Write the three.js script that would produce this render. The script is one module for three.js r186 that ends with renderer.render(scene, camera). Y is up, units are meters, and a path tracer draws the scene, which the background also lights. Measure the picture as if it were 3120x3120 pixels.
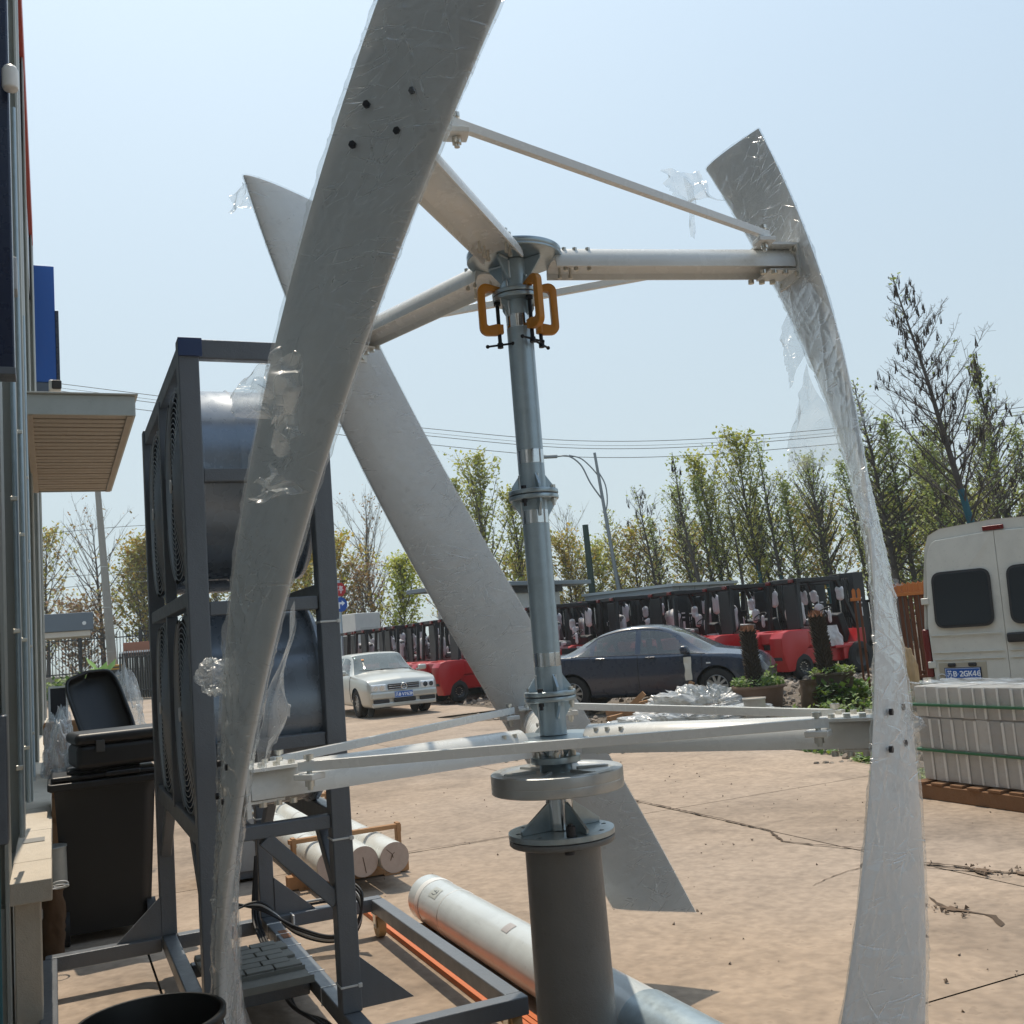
import * as THREE from 'three';
import { mergeGeometries, toCreasedNormals } from 'three/addons/utils/BufferGeometryUtils.js';
import { RoundedBoxGeometry } from 'three/addons/geometries/RoundedBoxGeometry.js';

// ---------- camera, sky, sun, exposure ----------
// World axes follow the yard: x runs away from the factory wall, -z runs along it.
const D2R = Math.PI / 180;
const scene = new THREE.Scene();
const camera = new THREE.PerspectiveCamera(53.13, 1, 0.05, 900);
camera.rotation.order = 'YXZ';
camera.position.set(0, 1.6, 0);
camera.rotation.set(6.9 * D2R, -24.5 * D2R, -4.6 * D2R);

const SUN = new THREE.Vector3(0.02, 0.905, -0.425).normalize();
function skyColor(d) {
  const e = Math.max(0, d.y), t = Math.pow(e, 0.62);
  const c = [0.68 - 0.34 * t, 0.775 - 0.245 * t, 0.755 + 0.08 * t];
  const ca = d.dot(SUN), ang = Math.acos(Math.min(1, Math.max(-1, ca))) / D2R;
  const h1 = Math.exp(-Math.pow(ang / 42, 2)), h2 = Math.exp(-ang / 14);
  const k = 0.46 * h1 + 0.6 * h2;
  c[0] += k * 1.0; c[1] += k * 0.98; c[2] += k * 0.80;
  if (d.y < 0) { const f = Math.min(1, -d.y * 6); c[0] += (0.30 - c[0]) * f; c[1] += (0.27 - c[1]) * f; c[2] += (0.22 - c[2]) * f; }
  return c;
}
{
  const W = 1024, Hh = 512, data = new Float32Array(W * Hh * 4), d = new THREE.Vector3();
  for (let j = 0; j < Hh; j++) for (let i = 0; i < W; i++) {
    const v = (j + 0.5) / Hh, u = (i + 0.5) / W, el = (v - 0.5) * Math.PI, az = (u - 0.5) * 2 * Math.PI;
    d.set(Math.cos(el) * Math.cos(az), Math.sin(el), Math.cos(el) * Math.sin(az));
    const c = skyColor(d), o = (j * W + i) * 4;
    data[o] = c[0]; data[o + 1] = c[1]; data[o + 2] = c[2]; data[o + 3] = 1;
  }
  const t = new THREE.DataTexture(data, W, Hh, THREE.RGBAFormat, THREE.FloatType);
  t.mapping = THREE.EquirectangularReflectionMapping; t.colorSpace = THREE.LinearSRGBColorSpace;
  t.magFilter = THREE.LinearFilter; t.minFilter = THREE.LinearFilter; t.wrapS = THREE.RepeatWrapping; t.needsUpdate = true;
  scene.background = t; scene.environment = t;
}
const sun = new THREE.DirectionalLight(0xfff1dc, 3.6);
sun.position.copy(SUN).multiplyScalar(60); sun.target.position.set(4, 0, -8);
sun.position.add(sun.target.position);
sun.castShadow = true; sun.shadow.radius = 1.2; sun.shadow.mapSize.set(4096, 4096);
Object.assign(sun.shadow.camera, { left: -35, right: 35, top: 35, bottom: -35, near: 1, far: 160 });
scene.add(sun, sun.target);
const EXPOSURE = 1.0;

// ---------- helpers ----------
function rng(seed) { let s = seed | 0; return () => { s = (s + 0x6d2b79f5) | 0; let t = Math.imul(s ^ (s >>> 15), 1 | s); t = (t + Math.imul(t ^ (t >>> 7), 61 | t)) ^ t; return ((t ^ (t >>> 14)) >>> 0) / 4294967296; }; }
const V = (x, y, z) => new THREE.Vector3(x, y, z);
const v3 = (a) => (a.isVector3 ? a.clone() : new THREE.Vector3(a[0], a[1], a[2]));
const used = new Map();
function numbered(n) { const k = used.get(n) || 0; used.set(n, k + 1); return k ? n + '_' + String(k).padStart(3, '0') : n; }
function thing(name, label, category, pos = [0, 0, 0], ry = 0, group) {
  const o = new THREE.Group(); o.name = numbered(name); o.position.set(...pos); o.rotation.y = ry;
  o.userData = { label, category }; if (group) o.userData.group = group; scene.add(o); return o;
}
// uv in metres from the dominant direction of every face
function metreUV(g) {
  const p = g.attributes.position, n = p.count, uv = new Float32Array(n * 2), a = V(0, 0, 0), b = V(0, 0, 0), c = V(0, 0, 0);
  for (let i = 0; i < n; i += 3) {
    a.fromBufferAttribute(p, i); b.fromBufferAttribute(p, i + 1); c.fromBufferAttribute(p, i + 2);
    const e = b.clone().sub(a).cross(c.clone().sub(a)), x = Math.abs(e.x), y = Math.abs(e.y), z = Math.abs(e.z);
    [a, b, c].forEach((q, k) => { const o = (i + k) * 2; if (y >= x && y >= z) { uv[o] = q.x; uv[o + 1] = q.z; } else if (x >= z) { uv[o] = q.z; uv[o + 1] = q.y; } else { uv[o] = q.x; uv[o + 1] = q.y; } });
  }
  g.setAttribute('uv', new THREE.BufferAttribute(uv, 2)); return g;
}
function flat(g, keepUV) {
  let o = g.index ? g.toNonIndexed() : g;
  for (const k of Object.keys(o.attributes)) if (!['position', 'normal', 'uv', 'color'].includes(k)) o.deleteAttribute(k);
  if (!o.attributes.normal) o.computeVertexNormals();
  if (!keepUV || !o.attributes.uv) metreUV(o);
  return o;
}
function join(list, keepUV) { const l = (Array.isArray(list) ? list : [list]).map((g) => flat(g, keepUV)); return l.length === 1 ? l[0] : mergeGeometries(l); }
function mesh(name, geo, m, parent, keepUV) {
  const o = new THREE.Mesh(join(geo, keepUV), m); o.name = name; o.castShadow = o.receiveShadow = true; (parent || scene).add(o); return o;
}
function part(name, geo, m, parent, label, keepUV) { const o = mesh(name, geo, m, parent, keepUV); if (label) o.userData.label = label; return o; }
function parts(name, geos, m, parent) { return geos.map((g) => part(name, [g], m, parent)); }
function single(name, label, category, geo, m, pos = [0, 0, 0], ry = 0, group, keepUV) {
  const o = mesh(numbered(name), geo, m, scene, keepUV); o.position.set(...pos); o.rotation.y = ry; o.userData = { label, category }; if (group) o.userData.group = group; return o;
}
function struct(name, geo, m, keepUV) { const o = mesh(numbered(name), geo, m, scene, keepUV); o.userData.kind = 'structure'; return o; }
function place(o, pos, ry, label, group) {   // a copy with its parts
  const c = o.clone(); c.name = numbered(o.name.replace(/_\d{3}$/, '')); c.userData = { ...o.userData };
  c.position.set(...pos); c.rotation.y = ry; if (label) c.userData.label = label; if (group) c.userData.group = group; scene.add(c); return c;
}
const tm = new THREE.Matrix4();
function at(g, x = 0, y = 0, z = 0, rx = 0, ry = 0, rz = 0) {
  if (rx || ry || rz) g.applyMatrix4(tm.makeRotationFromEuler(new THREE.Euler(rx, ry, rz))); return g.translate(x, y, z);
}
const box = (w, h, d, x, y, z, rx, ry, rz) => at(new THREE.BoxGeometry(w, h, d), x, y, z, rx, ry, rz);
const rbox = (w, h, d, r, x, y, z, rx, ry, rz) => at(new RoundedBoxGeometry(w, h, d, 2, Math.min(r, w / 2.01, h / 2.01, d / 2.01)), x, y, z, rx, ry, rz);
const cyl = (r0, r1, h, seg, x, y, z, rx, ry, rz, open = false) => at(new THREE.CylinderGeometry(r0, r1, h, seg, 1, open), x, y, z, rx, ry, rz);
function along(g, p0, p1) {   // turns a y-long geometry centred at 0 to run from p0 to p1
  const a = v3(p0), b = v3(p1), d = b.clone().sub(a).normalize();
  const ref = Math.abs(d.y) > 0.97 ? V(1, 0, 0) : V(0, 1, 0), z = new THREE.Vector3().crossVectors(ref, d).normalize(), x = new THREE.Vector3().crossVectors(d, z);
  return g.applyMatrix4(tm.makeBasis(x, d, z)).translate((a.x + b.x) / 2, (a.y + b.y) / 2, (a.z + b.z) / 2);
}
const len = (a, b) => v3(a).distanceTo(v3(b));
// bar: `tall` is the size in the vertical plane, `wide` the size across
const bar = (p0, p1, tall, wide, r = 0.004) => along(r ? new RoundedBoxGeometry(tall, len(p0, p1), wide, 1, r) : new THREE.BoxGeometry(tall, len(p0, p1), wide), p0, p1);
const rod = (p0, p1, r, seg = 10, r1 = r) => along(new THREE.CylinderGeometry(r1, r, len(p0, p1), seg), p0, p1);
const tube = (pts, r, n = 40, seg = 7) => new THREE.TubeGeometry(new THREE.CatmullRomCurve3(pts.map(v3)), n, r, seg, false);
const lathe = (pts, seg = 40, x = 0, y = 0, z = 0, rx = 0, ry = 0, rz = 0) => at(new THREE.LatheGeometry(pts.map((p) => new THREE.Vector2(p[0], p[1])), seg), x, y, z, rx, ry, rz);
function disc(r, h, seg, x, y, z, bev = 0.003) { return lathe([[0, 0], [r - bev, 0], [r, bev], [r, h - bev], [r - bev, h], [0, h]].map((p) => p), seg, x, y, z); }
const crease = (g, a = 0.6) => toCreasedNormals(g.index ? g.toNonIndexed() : g, a);
function shape(pts) { return new THREE.Shape(pts.map((p) => new THREE.Vector2(p[0], p[1]))); }
function ext(pts, depth, bev = 0, holes) {
  const s = shape(pts); (holes || []).forEach((h) => s.holes.push(new THREE.Path(h.map((p) => new THREE.Vector2(p[0], p[1])))));
  return new THREE.ExtrudeGeometry(s, { depth, bevelEnabled: bev > 0, bevelSize: bev, bevelThickness: bev, bevelSegments: 2, curveSegments: 12 });
}
function hexBolt(x, y, z, s = 0.011, h = 0.01, up = 1) { return [cyl(s, s, h, 6, x, y + up * h / 2, z), cyl(s * 0.55, s * 0.55, h * 1.2, 8, x, y + up * h * 1.1, z)]; }
// a grid surface: f(u, v) -> [x, y, z]
function grid(nu, nv, f) {
  const g = new THREE.BufferGeometry(), p = [], uv = [], ix = [];
  for (let j = 0; j <= nv; j++) for (let i = 0; i <= nu; i++) { const q = f(i / nu, j / nv); p.push(q[0], q[1], q[2]); uv.push(i / nu, j / nv); }
  for (let j = 0; j < nv; j++) for (let i = 0; i < nu; i++) { const a = j * (nu + 1) + i, b = a + 1, c = a + nu + 1, d = c + 1; ix.push(a, b, d, a, d, c); }
  g.setAttribute('position', new THREE.Float32BufferAttribute(p, 3)); g.setAttribute('uv', new THREE.Float32BufferAttribute(uv, 2)); g.setIndex(ix); g.computeVertexNormals(); return g;
}

// ---------- noise and textures ----------
function lattice(seed, n) { const r = rng(seed), a = new Float32Array(n * n); for (let i = 0; i < n * n; i++) a[i] = r(); return a; }
const sm = (t) => t * t * (3 - 2 * t);
function tileNoise(seed, n) { const L = lattice(seed, n); return (u, v) => { const x = u * n, y = v * n, i = Math.floor(x), j = Math.floor(y), fx = sm(x - i), fy = sm(y - j), w = (k) => ((k % n) + n) % n; const a = L[w(j) * n + w(i)], b = L[w(j) * n + w(i + 1)], c = L[w(j + 1) * n + w(i)], d = L[w(j + 1) * n + w(i + 1)]; return a + (b - a) * fx + (c - a) * fy + (a - b - c + d) * fx * fy; }; }
function fbm(seed, n, oct) { const f = []; for (let k = 0; k < oct; k++) f.push(tileNoise(seed + k * 17, n * 2 ** k)); return (u, v) => { let s = 0, a = 0.5, t = 0; for (const g of f) { s += a * g(u, v); t += a; a *= 0.55; } return s / t; }; }
const N3cache = lattice(77, 64);
function noise3(x, y, z) { const h = (i, j, k) => N3cache[(((i * 7 + k * 23) & 63) * 64) + ((j * 13 + k * 5 + i) & 63)]; const i = Math.floor(x), j = Math.floor(y), k = Math.floor(z), fx = sm(x - i), fy = sm(y - j), fz = sm(z - k); const L = (a, b, t) => a + (b - a) * t; return L(L(L(h(i, j, k), h(i + 1, j, k), fx), L(h(i, j + 1, k), h(i + 1, j + 1, k), fx), fy), L(L(h(i, j, k + 1), h(i + 1, j, k + 1), fx), L(h(i, j + 1, k + 1), h(i + 1, j + 1, k + 1), fx), fy), fz); }
const lin2s = (c) => (c <= 0.0031308 ? c * 12.92 : 1.055 * Math.pow(c, 1 / 2.4) - 0.055);
function tex(size, f, srgb = true, rep = 1) {   // f(u, v) -> grey or [r, g, b], linear
  const d = new Uint8Array(size * size * 4);
  for (let j = 0; j < size; j++) for (let i = 0; i < size; i++) { const c = f((i + 0.5) / size, (j + 0.5) / size), o = (j * size + i) * 4; for (let k = 0; k < 3; k++) { const q = Math.min(1, Math.max(0, typeof c === 'number' ? c : c[k])); d[o + k] = Math.round(255 * (srgb ? lin2s(q) : q)); } d[o + 3] = 255; }
  const t = new THREE.DataTexture(d, size, size); t.wrapS = t.wrapT = THREE.RepeatWrapping; t.magFilter = THREE.LinearFilter; t.minFilter = THREE.LinearMipmapLinearFilter; t.generateMipmaps = true; t.repeat.set(rep, rep); if (srgb) t.colorSpace = THREE.SRGBColorSpace; t.needsUpdate = true; return t;
}
function rep(t, x, y = x) { const c = t.clone(); c.repeat.set(x, y); c.needsUpdate = true; return c; }
const nA = fbm(1, 6, 6), nB = fbm(2, 14, 5), nC = fbm(3, 40, 3), nD = fbm(4, 4, 5), nF = fbm(9, 90, 2);
// multiplicative wear maps
const T = {
  grime: tex(512, (u, v) => 0.80 + 0.20 * Math.min(1, 0.35 + nA(u, v) * 0.9 + (nB(u, v) - 0.5) * 0.35) - (nC(u, v) > 0.78 ? 0.10 : 0)),
  streak: tex(512, (u, v) => 0.74 + 0.26 * (0.55 * nA(u * 1, v * 1) + 0.45 * fbmStreak(u, v))),
  faint: tex(512, (u, v) => 0.93 + 0.07 * Math.min(1, 0.3 + nA(u, v)) - (nC(u, v) > 0.8 ? 0.05 : 0)),
  rough: tex(256, (u, v) => 0.62 + 0.38 * nB(u, v), false),
  galv: tex(512, (u, v) => 0.72 + 0.28 * Math.round(nB(u, v) * 5) / 5 * 0.6 + 0.14 * nA(u, v)),
  bumpF: tex(512, (u, v) => 0.6 * nB(u, v) + 0.4 * nF(u, v), false),
  bumpC: tex(512, (u, v) => nA(u, v), false),
};
function fbmStreak(u, v) { return 0.7 * nC(u, 0.31) + 0.3 * nB(u, 0.6 + 0.25 * Math.sin(v * 2 * Math.PI)); }
const M = {};
function mat(color, roughness = 0.6, metalness = 0, o = {}) {
  const c = Array.isArray(color) ? new THREE.Color().setRGB(...color) : new THREE.Color(color);
  const phys = ['transmission', 'clearcoat', 'sheen', 'ior', 'thickness'].some((k) => k in o);
  return new (phys ? THREE.MeshPhysicalMaterial : THREE.MeshStandardMaterial)({ color: c, roughness, metalness, side: THREE.DoubleSide, ...o });
}
const worn = (color, r, m = 0, o = {}) => mat(color, r, m, { map: rep(T.grime, o.k || 0.9), roughnessMap: rep(T.rough, 2), ...(() => { const q = { ...o }; delete q.k; return q; })() });
// ---------- the ground ----------
const concreteMap = tex(2048, (() => {
  const a = fbm(21, 5, 7), b = fbm(22, 30, 5), c = fbm(23, 3, 4), s = fbm(24, 9, 5), g = fbm(25, 200, 2), h = fbm(26, 12, 6), st = fbm(27, 36, 4);
  const arcs = [[0.2, 0.6, 0.31, 0.011], [0.2, 0.6, 0.47, 0.011], [0.75, 0.2, 0.24, 0.01], [0.62, 0.8, 0.42, 0.012], [0.4, 0.1, 0.36, 0.01]];
  return (u, v) => {
    let k = 0.82 + 0.22 * (a(u, v) - 0.5) + 0.20 * (b(u, v) - 0.5) + 0.34 * (g(u, v) - 0.5) + 0.16 * (st(u, v * 3 % 1) - 0.5);
    for (const [cx, cy, R, wd, ph] of arcs) { let dx = u - cx, dy = v - cy; dx -= Math.round(dx); dy -= Math.round(dy); const q = Math.abs(Math.hypot(dx, dy) - R); if (q < wd) { const tr = Math.sin(Math.atan2(dy, dx) * R * 620 + (q / wd) * 2) > -0.1 ? 1 : 0.35; k *= 1 - 0.15 * tr * Math.max(0, h(u, v) * 1.9 - 0.62) * (1 - q / wd * 0.4); } }
    const stain = Math.max(0, s(u, v) - 0.56) * 2.2, warm = Math.max(0, c(u, v) - 0.46) * 1.1, pale = Math.max(0, h(u, v) - 0.58) * 1.2;
    k *= 1 - 0.5 * stain; k += 0.14 * pale;
    const pit = g(u, v) > 0.84 ? 0.82 : 1;
    return [k * pit * (1.0), k * pit * (0.79 - 0.055 * warm), k * pit * (0.615 - 0.105 * warm)];
  };
})(), true, 1 / 9);
const concreteBump = tex(1024, (() => { const a = fbm(31, 24, 5), b = fbm(32, 160, 2), c = fbm(33, 8, 4); return (u, v) => 0.45 * a(u, v) + 0.25 * b(u, v) + 0.3 * c(u, v); })(), false, 1 / 5);
M.concrete = mat([0.425, 0.425, 0.425], 0.93, 0, { map: concreteMap, bumpMap: concreteBump, bumpScale: 0.016, vertexColors: true });
const soilMap = tex(1024, (() => { const a = fbm(41, 6, 6), b = fbm(42, 60, 4), c = fbm(43, 20, 4); return (u, v) => { const k = 0.45 + 0.5 * a(u, v) + 0.7 * (b(u, v) - 0.5), p = Math.max(0, c(u, v) - 0.5) * 1.4; return [k * (1 + p * .3), k * (0.80 + p * .35), k * (0.60 + p * .4)]; }; })(), true, 1 / 4);
M.soil = mat([0.24, 0.24, 0.24], 1, 0, { map: soilMap, bumpMap: rep(T.bumpF, 0.8), bumpScale: 0.06 });
struct('ground', at(new THREE.PlaneGeometry(1400, 1400), 0, -0.045, 0, -Math.PI / 2), M.soil);

// concrete yard, cast in bays with dirt in the joints
{
  const yard = new THREE.Group(); yard.name = 'concrete_yard'; yard.userData = { kind: 'structure' }; scene.add(yard);
  const xs = [-6.2, -0.6, 2.05 - 4.5 + 2.9, 4.9, 9.4, 13.9], zs = [3.5, -0.9, -3.36, -7.9, -12.4, -17, -21.6, -26.2, -31, -36, -41, -46, -52];
  const limit = (z) => (z > -6.9 ? 13.9 : z > -9 ? 7.2 + (z + 6.9) * -0.35 : z > -14 ? 7.9 : z > -19 ? 8.0 : z > -21.5 ? 7.6 : 9.2);
  const r = rng(5);
  for (let j = 0; j < zs.length - 1; j++) for (let i = 0; i < xs.length - 1; i++) {
    const z0 = zs[j] - 0.006, z1 = zs[j + 1] + 0.006, x0 = xs[i] + 0.006, x1 = xs[i + 1] - 0.006, shade = 0.94 + 0.12 * r();
    if (x0 > Math.max(limit(z0), limit(z1))) continue;
    const nu = 20, nv = 20;
    const g = grid(nu, nv, (u, v) => { const z = z0 + (z1 - z0) * v, xm = Math.min(x1, limit(z) + 0.25 * (noise3(z * 1.7, 3, 0) - 0.5)); let x = x0 + (Math.max(xm, x0 + 0.01) - x0) * u; const edge = Math.min(u, 1 - u, v, 1 - v) === 0; return [x, edge ? -0.008 : 0.0025 * (noise3(x * .9, z * .9, 1) - .5), z]; });
    const p = g.attributes.position, col = new Float32Array(p.count * 3);
    for (let k = 0; k < p.count; k++) { const x = p.getX(k), z = p.getZ(k), q = 0.92 + 0.16 * noise3(x * 0.42, z * 0.42, 5), w = noise3(x * 0.75 + 9, z * 0.75, 8); col[k * 3] = shade * q; col[k * 3 + 1] = shade * q * (1 - 0.035 * w); col[k * 3 + 2] = shade * q * (1 - 0.09 * w); }
    g.setAttribute('color', new THREE.BufferAttribute(col, 3));
    const sides = [];
    const o = mesh('slab', [g], M.concrete, yard);
  }
}
// earth bank that lifts the rubble strip beyond the concrete
const smooth01 = (t) => sm(Math.max(0, Math.min(1, t)));
const bank = (x, z) => 0.21 * smooth01((x - 8.5) / 5) * smooth01((-8.5 - z) / 4.5);
struct('earth_bank', grid(70, 90, (u, v) => { const x = 8 + 34 * u, z = -8 - 54 * v; return [x, -0.04 + bank(x, z) + 0.03 * (noise3(x * 1.3, z * 1.3, 4) - 0.5) * smooth01((x - 8) / 1.5), z]; }), M.soil);
// cracks: dirt-filled ribbons with ragged edges
M.crack = mat([0.085, 0.058, 0.038], 1, 0);
function crack(name, pts, w, seed) {
  const r = rng(seed), P = [];
  for (let i = 0; i < pts.length - 1; i++) { const [x0, z0] = pts[i], [x1, z1] = pts[i + 1], n = Math.max(3, Math.round(Math.hypot(x1 - x0, z1 - z0) / 0.05)); for (let k = 0; k < n; k++) { const t = k / n; P.push([x0 + (x1 - x0) * t + (r() - 0.5) * 0.018, z0 + (z1 - z0) * t + (r() - 0.5) * 0.018]); } }
  P.push(pts[pts.length - 1]);
  const L = [], Rr = [];
  P.forEach((p, i) => { const a = P[Math.max(0, i - 1)], b = P[Math.min(P.length - 1, i + 1)], dx = b[0] - a[0], dz = b[1] - a[1], l = Math.hypot(dx, dz) || 1, ww = w * (0.35 + 1.1 * r()) * (i === 0 || i === P.length - 1 ? 0.15 : 1); L.push([p[0] - dz / l * ww / 2, p[1] + dx / l * ww / 2]); Rr.push([p[0] + dz / l * ww / 2, p[1] - dx / l * ww / 2]); });
  const g = grid(1, P.length - 1, (u, v) => { const i = Math.round(v * (P.length - 1)), q = u < 0.5 ? L[i] : Rr[i]; return [q[0], 0.004, q[1]]; });
  struct(name, g, M.crack);
}
// ---------- the wind turbine ----------
M.galv = mat([0.42, 0.52, 0.58], 0.42, 0.4, { map: rep(T.galv, 3), roughnessMap: rep(T.rough, 3) });
M.bright = mat([0.62, 0.65, 0.67], 0.16, 1, { roughnessMap: rep(T.rough, 4) });
M.flange = mat([0.42, 0.50, 0.54], 0.3, 0.75, { map: rep(T.galv, 5) });
M.weld = mat([0.62, 0.66, 0.68], 0.35, 0.6);
M.whitePaint = mat([0.74, 0.75, 0.73], 0.32, 0, { map: rep(T.faint, 0.7), roughnessMap: rep(T.rough, 2) });
M.greyPaint = mat([0.15, 0.155, 0.155], 0.5, 0, { map: rep(T.grime, 1.6), roughnessMap: rep(T.rough, 3), bumpMap: rep(T.bumpF, 6), bumpScale: 0.0012 });
M.castAlu = mat([0.48, 0.50, 0.50], 0.42, 0.5, { map: rep(T.grime, 2.5), roughnessMap: rep(T.rough, 5) });
M.blade = mat([0.74, 0.73, 0.715], 0.42, 0, { map: rep(T.grime, 0.8), roughnessMap: rep(T.rough, 1.5) });
M.zinc = mat([0.66, 0.64, 0.58], 0.3, 0.9);
M.blackBolt = mat([0.035, 0.035, 0.04], 0.5, 0.4);
const creases = (() => {   // where stretched film has been pulled into creases
  const r = rng(91), buf = new Float32Array(1024 * 1024);
  for (let i = 0; i < 260; i++) {
    const x = r(), y = r(), th = (r() - 0.5) * 1.5 + (r() < 0.7 ? 0 : 1.3), l = 0.03 + 0.2 * r(), w = 0.0012 + 0.0032 * r(), h = r(), n = Math.round(l * 1600), bend = (r() - 0.5) * 3;
    for (let k = -n / 2; k < n / 2; k++) { const t = k / 1600, a = th + bend * t, cx = x + Math.cos(a) * t, cy = y + Math.sin(a) * t, f = 1 - Math.abs(2 * k / n), R = Math.ceil(w * 1024 * 2); for (let dy = -R; dy <= R; dy++) for (let dx = -R; dx <= R; dx += 2) { const px = ((Math.round(cx * 1024 + dx) % 1024) + 1024) % 1024, py = ((Math.round(cy * 1024 + dy) % 1024) + 1024) % 1024, e = Math.exp(-(dx * dx + dy * dy) / Math.pow(w * 1024, 2)) * f * (0.35 + 0.65 * h); if (e > buf[py * 1024 + px]) buf[py * 1024 + px] = e; } }
  }
  return (u, v) => buf[Math.floor(v * 1024) * 1024 + Math.floor(u * 1024)];
})();
const bunch = (() => { const a = fbm(97, 4, 3); return (u, v) => Math.max(0.12, Math.min(1.25, (a(u, v) - 0.36) * 5)); })();   // creases gather in places
const filmBump = tex(1024, (() => { const a = fbm(92, 10, 5), b = fbm(93, 36, 3); return (u, v) => 0.26 * a(u, v) + 0.12 * b(u, v) + 0.55 * creases(u, v) * bunch(u, v); })(), false, 1);
const filmClear = tex(1024, (() => { const a = fbm(94, 8, 5); return (u, v) => 1 - 0.55 * creases(u, v) * bunch(u, v) - 0.16 * Math.max(0, a(u, v) - 0.52) * 2; })(), false, 1);   // doubled-over film is milkier
M.film = mat([0.90, 0.92, 0.93], 0.2, 0, { transmission: 0.97, transmissionMap: rep(filmClear, 1.15, 1.5), ior: 1.5, thickness: 0, bumpMap: rep(filmBump, 1.15, 1.5), bumpScale: 0.007 });
M.filmLoose = mat([0.92, 0.94, 0.95], 0.3, 0, { transmission: 0.86, ior: 1.45, thickness: 0, bumpMap: rep(filmBump, 2.2), bumpScale: 0.006 });

const blades = [];
const turbine = thing('wind_turbine', 'vertical axis wind turbine with three long helical blades wrapped in clear film', 'wind turbine', [1.654, 0.08, -3.423], -24.5 * D2R);
turbine.scale.setScalar(0.95);
{
  const R = 1.241, Y0 = 0.235, Y1 = 3.79, CH = 0.424, PITCH = 7.1 * D2R;
  const phi = (y, k) => (70 + 22.5 * (y - 0.235) - 120 * k) * D2R;
  const pol = (r, a, y) => V(r * Math.cos(a), y, -r * Math.sin(a));
  // tower foot
  part('tower_tube', lathe([[0.19, -0.084], [0.19, -0.07], [0.149, -0.07], [0.146, 0.4], [0.143, 0.815], [0.195, 0.815], [0.2, 0.82], [0.2, 0.835], [0.196, 0.84], [0, 0.84]], 56), M.greyPaint, turbine);
  const bp = part('base_plate', [crease(new THREE.ExtrudeGeometry((() => { const s = new THREE.Shape(); s.absarc(0, 0, 0.2, 0, Math.PI * 2); for (let i = 0; i < 8; i++) { const h = new THREE.Path(); h.absarc(0.168 * Math.cos(i * Math.PI / 4 + 0.25), 0.168 * Math.sin(i * Math.PI / 4 + 0.25), 0.012, 0, Math.PI * 2); s.holes.push(h); } return s; })(), { depth: 0.018, bevelEnabled: true, bevelSize: 0.0015, bevelThickness: 0.0015, bevelSegments: 1, curveSegments: 40 }).rotateX(-Math.PI / 2).translate(0, 0.8435, 0), 0.5)], M.flange, turbine);
  part('plate_bolt', [cyl(0.02, 0.02, 0.035, 6, 0.03, 0.882, 0.168), cyl(0.011, 0.011, 0.075, 10, 0.03, 0.87, 0.168), cyl(0.019, 0.019, 0.01, 16, 0.02, 0.808, 0.175)], M.blackBolt, turbine);
  part('bearing_shaft', lathe([[0.052, 0.866], [0.052, 0.968], [0.05, 0.97], [0.05, 1.02], [0.056, 1.022]], 40), M.bright, turbine);
  const gus = (a, r0, r1, y0, y1, flip, t = 0.008) => { const pts = flip ? [[r0, y0], [r0, y1], [r1, y1], [r1, y1 - 0.014]] : [[r0, y0], [r1, y0], [r1, y0 + 0.014], [r0, y1]]; return ext(pts, t, 0.001).translate(0, 0, -t / 2).rotateY(a); };
  for (let i = 0; i < 4; i++) { const a = i * Math.PI / 2 + 0.55 + Math.PI; part('gusset', gus(a, 0.05, 0.175, 0.865, 0.968, false, 0.01), M.flange, turbine); parts('weld_bead', [rod(pol(0.055, a, 0.87), pol(0.055, a, 0.955), 0.006, 6), rod(pol(0.058, a, 0.868), pol(0.165, a, 0.868), 0.005, 6)], M.weld, turbine); }
  // generator
  const gen = part('generator', lathe([[0, 1.01], [0.2, 1.008], [0.249, 1.01], [0.253, 1.014], [0.253, 1.042], [0.2515, 1.044], [0.2515, 1.046], [0.253, 1.048], [0.253, 1.08], [0.249, 1.085], [0.218, 1.086], [0.208, 1.079], [0.2, 1.077], [0, 1.077]], 72), M.castAlu, turbine);
  for (let i = 0; i < 6; i++) { const a = i * Math.PI / 3 + 0.2; part('generator_rib', [bar(pol(0.08, a, 1.08), pol(0.205, a, 1.078), 0.016, 0.018)], M.castAlu, gen); }
  part('generator_hub', [lathe([[0.062, 1.066], [0.062, 1.112], [0.096, 1.112], [0.097, 1.114], [0.097, 1.134], [0.095, 1.137], [0, 1.137]], 48)], M.flange, gen);
  for (let i = 0; i < 6; i++) { const a = i * Math.PI / 3 + 0.55; part('hub_bolt', [cyl(0.011, 0.011, 0.02, 6, 0.078 * Math.cos(a), 1.146, -0.078 * Math.sin(a))], M.zinc, gen); }
  part('coupling', lathe([[0.05, 1.137], [0.05, 1.2]], 32), M.bright, turbine);
  for (let i = 0; i < 4; i++) part('gusset', gus(i * Math.PI / 2 + 0.9, 0.05, 0.09, 1.137, 1.198, true), M.galv, turbine);
  // shaft in three bolted lengths
  part('shaft', [lathe([[0.0525, 1.216], [0.0525, 1.475]], 40), lathe([[0.0525, 1.527], [0.0525, 2.029]], 40), lathe([[0.0525, 2.082], [0.0525, 2.267]], 40), lathe([[0.0525, 2.321], [0.0525, 2.82]], 40), lathe([[0.0525, 2.872], [0.0525, 3.1]], 40)], M.galv, turbine);
  for (const [a, b] of [[1.475, 1.527], [2.029, 2.082], [2.267, 2.321], [2.82, 2.872]]) part('machined_sleeve', lathe([[0.0525, a], [0.0528, a + 0.002], [0.0528, b - 0.002], [0.0525, b]], 40), M.bright, turbine);
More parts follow.
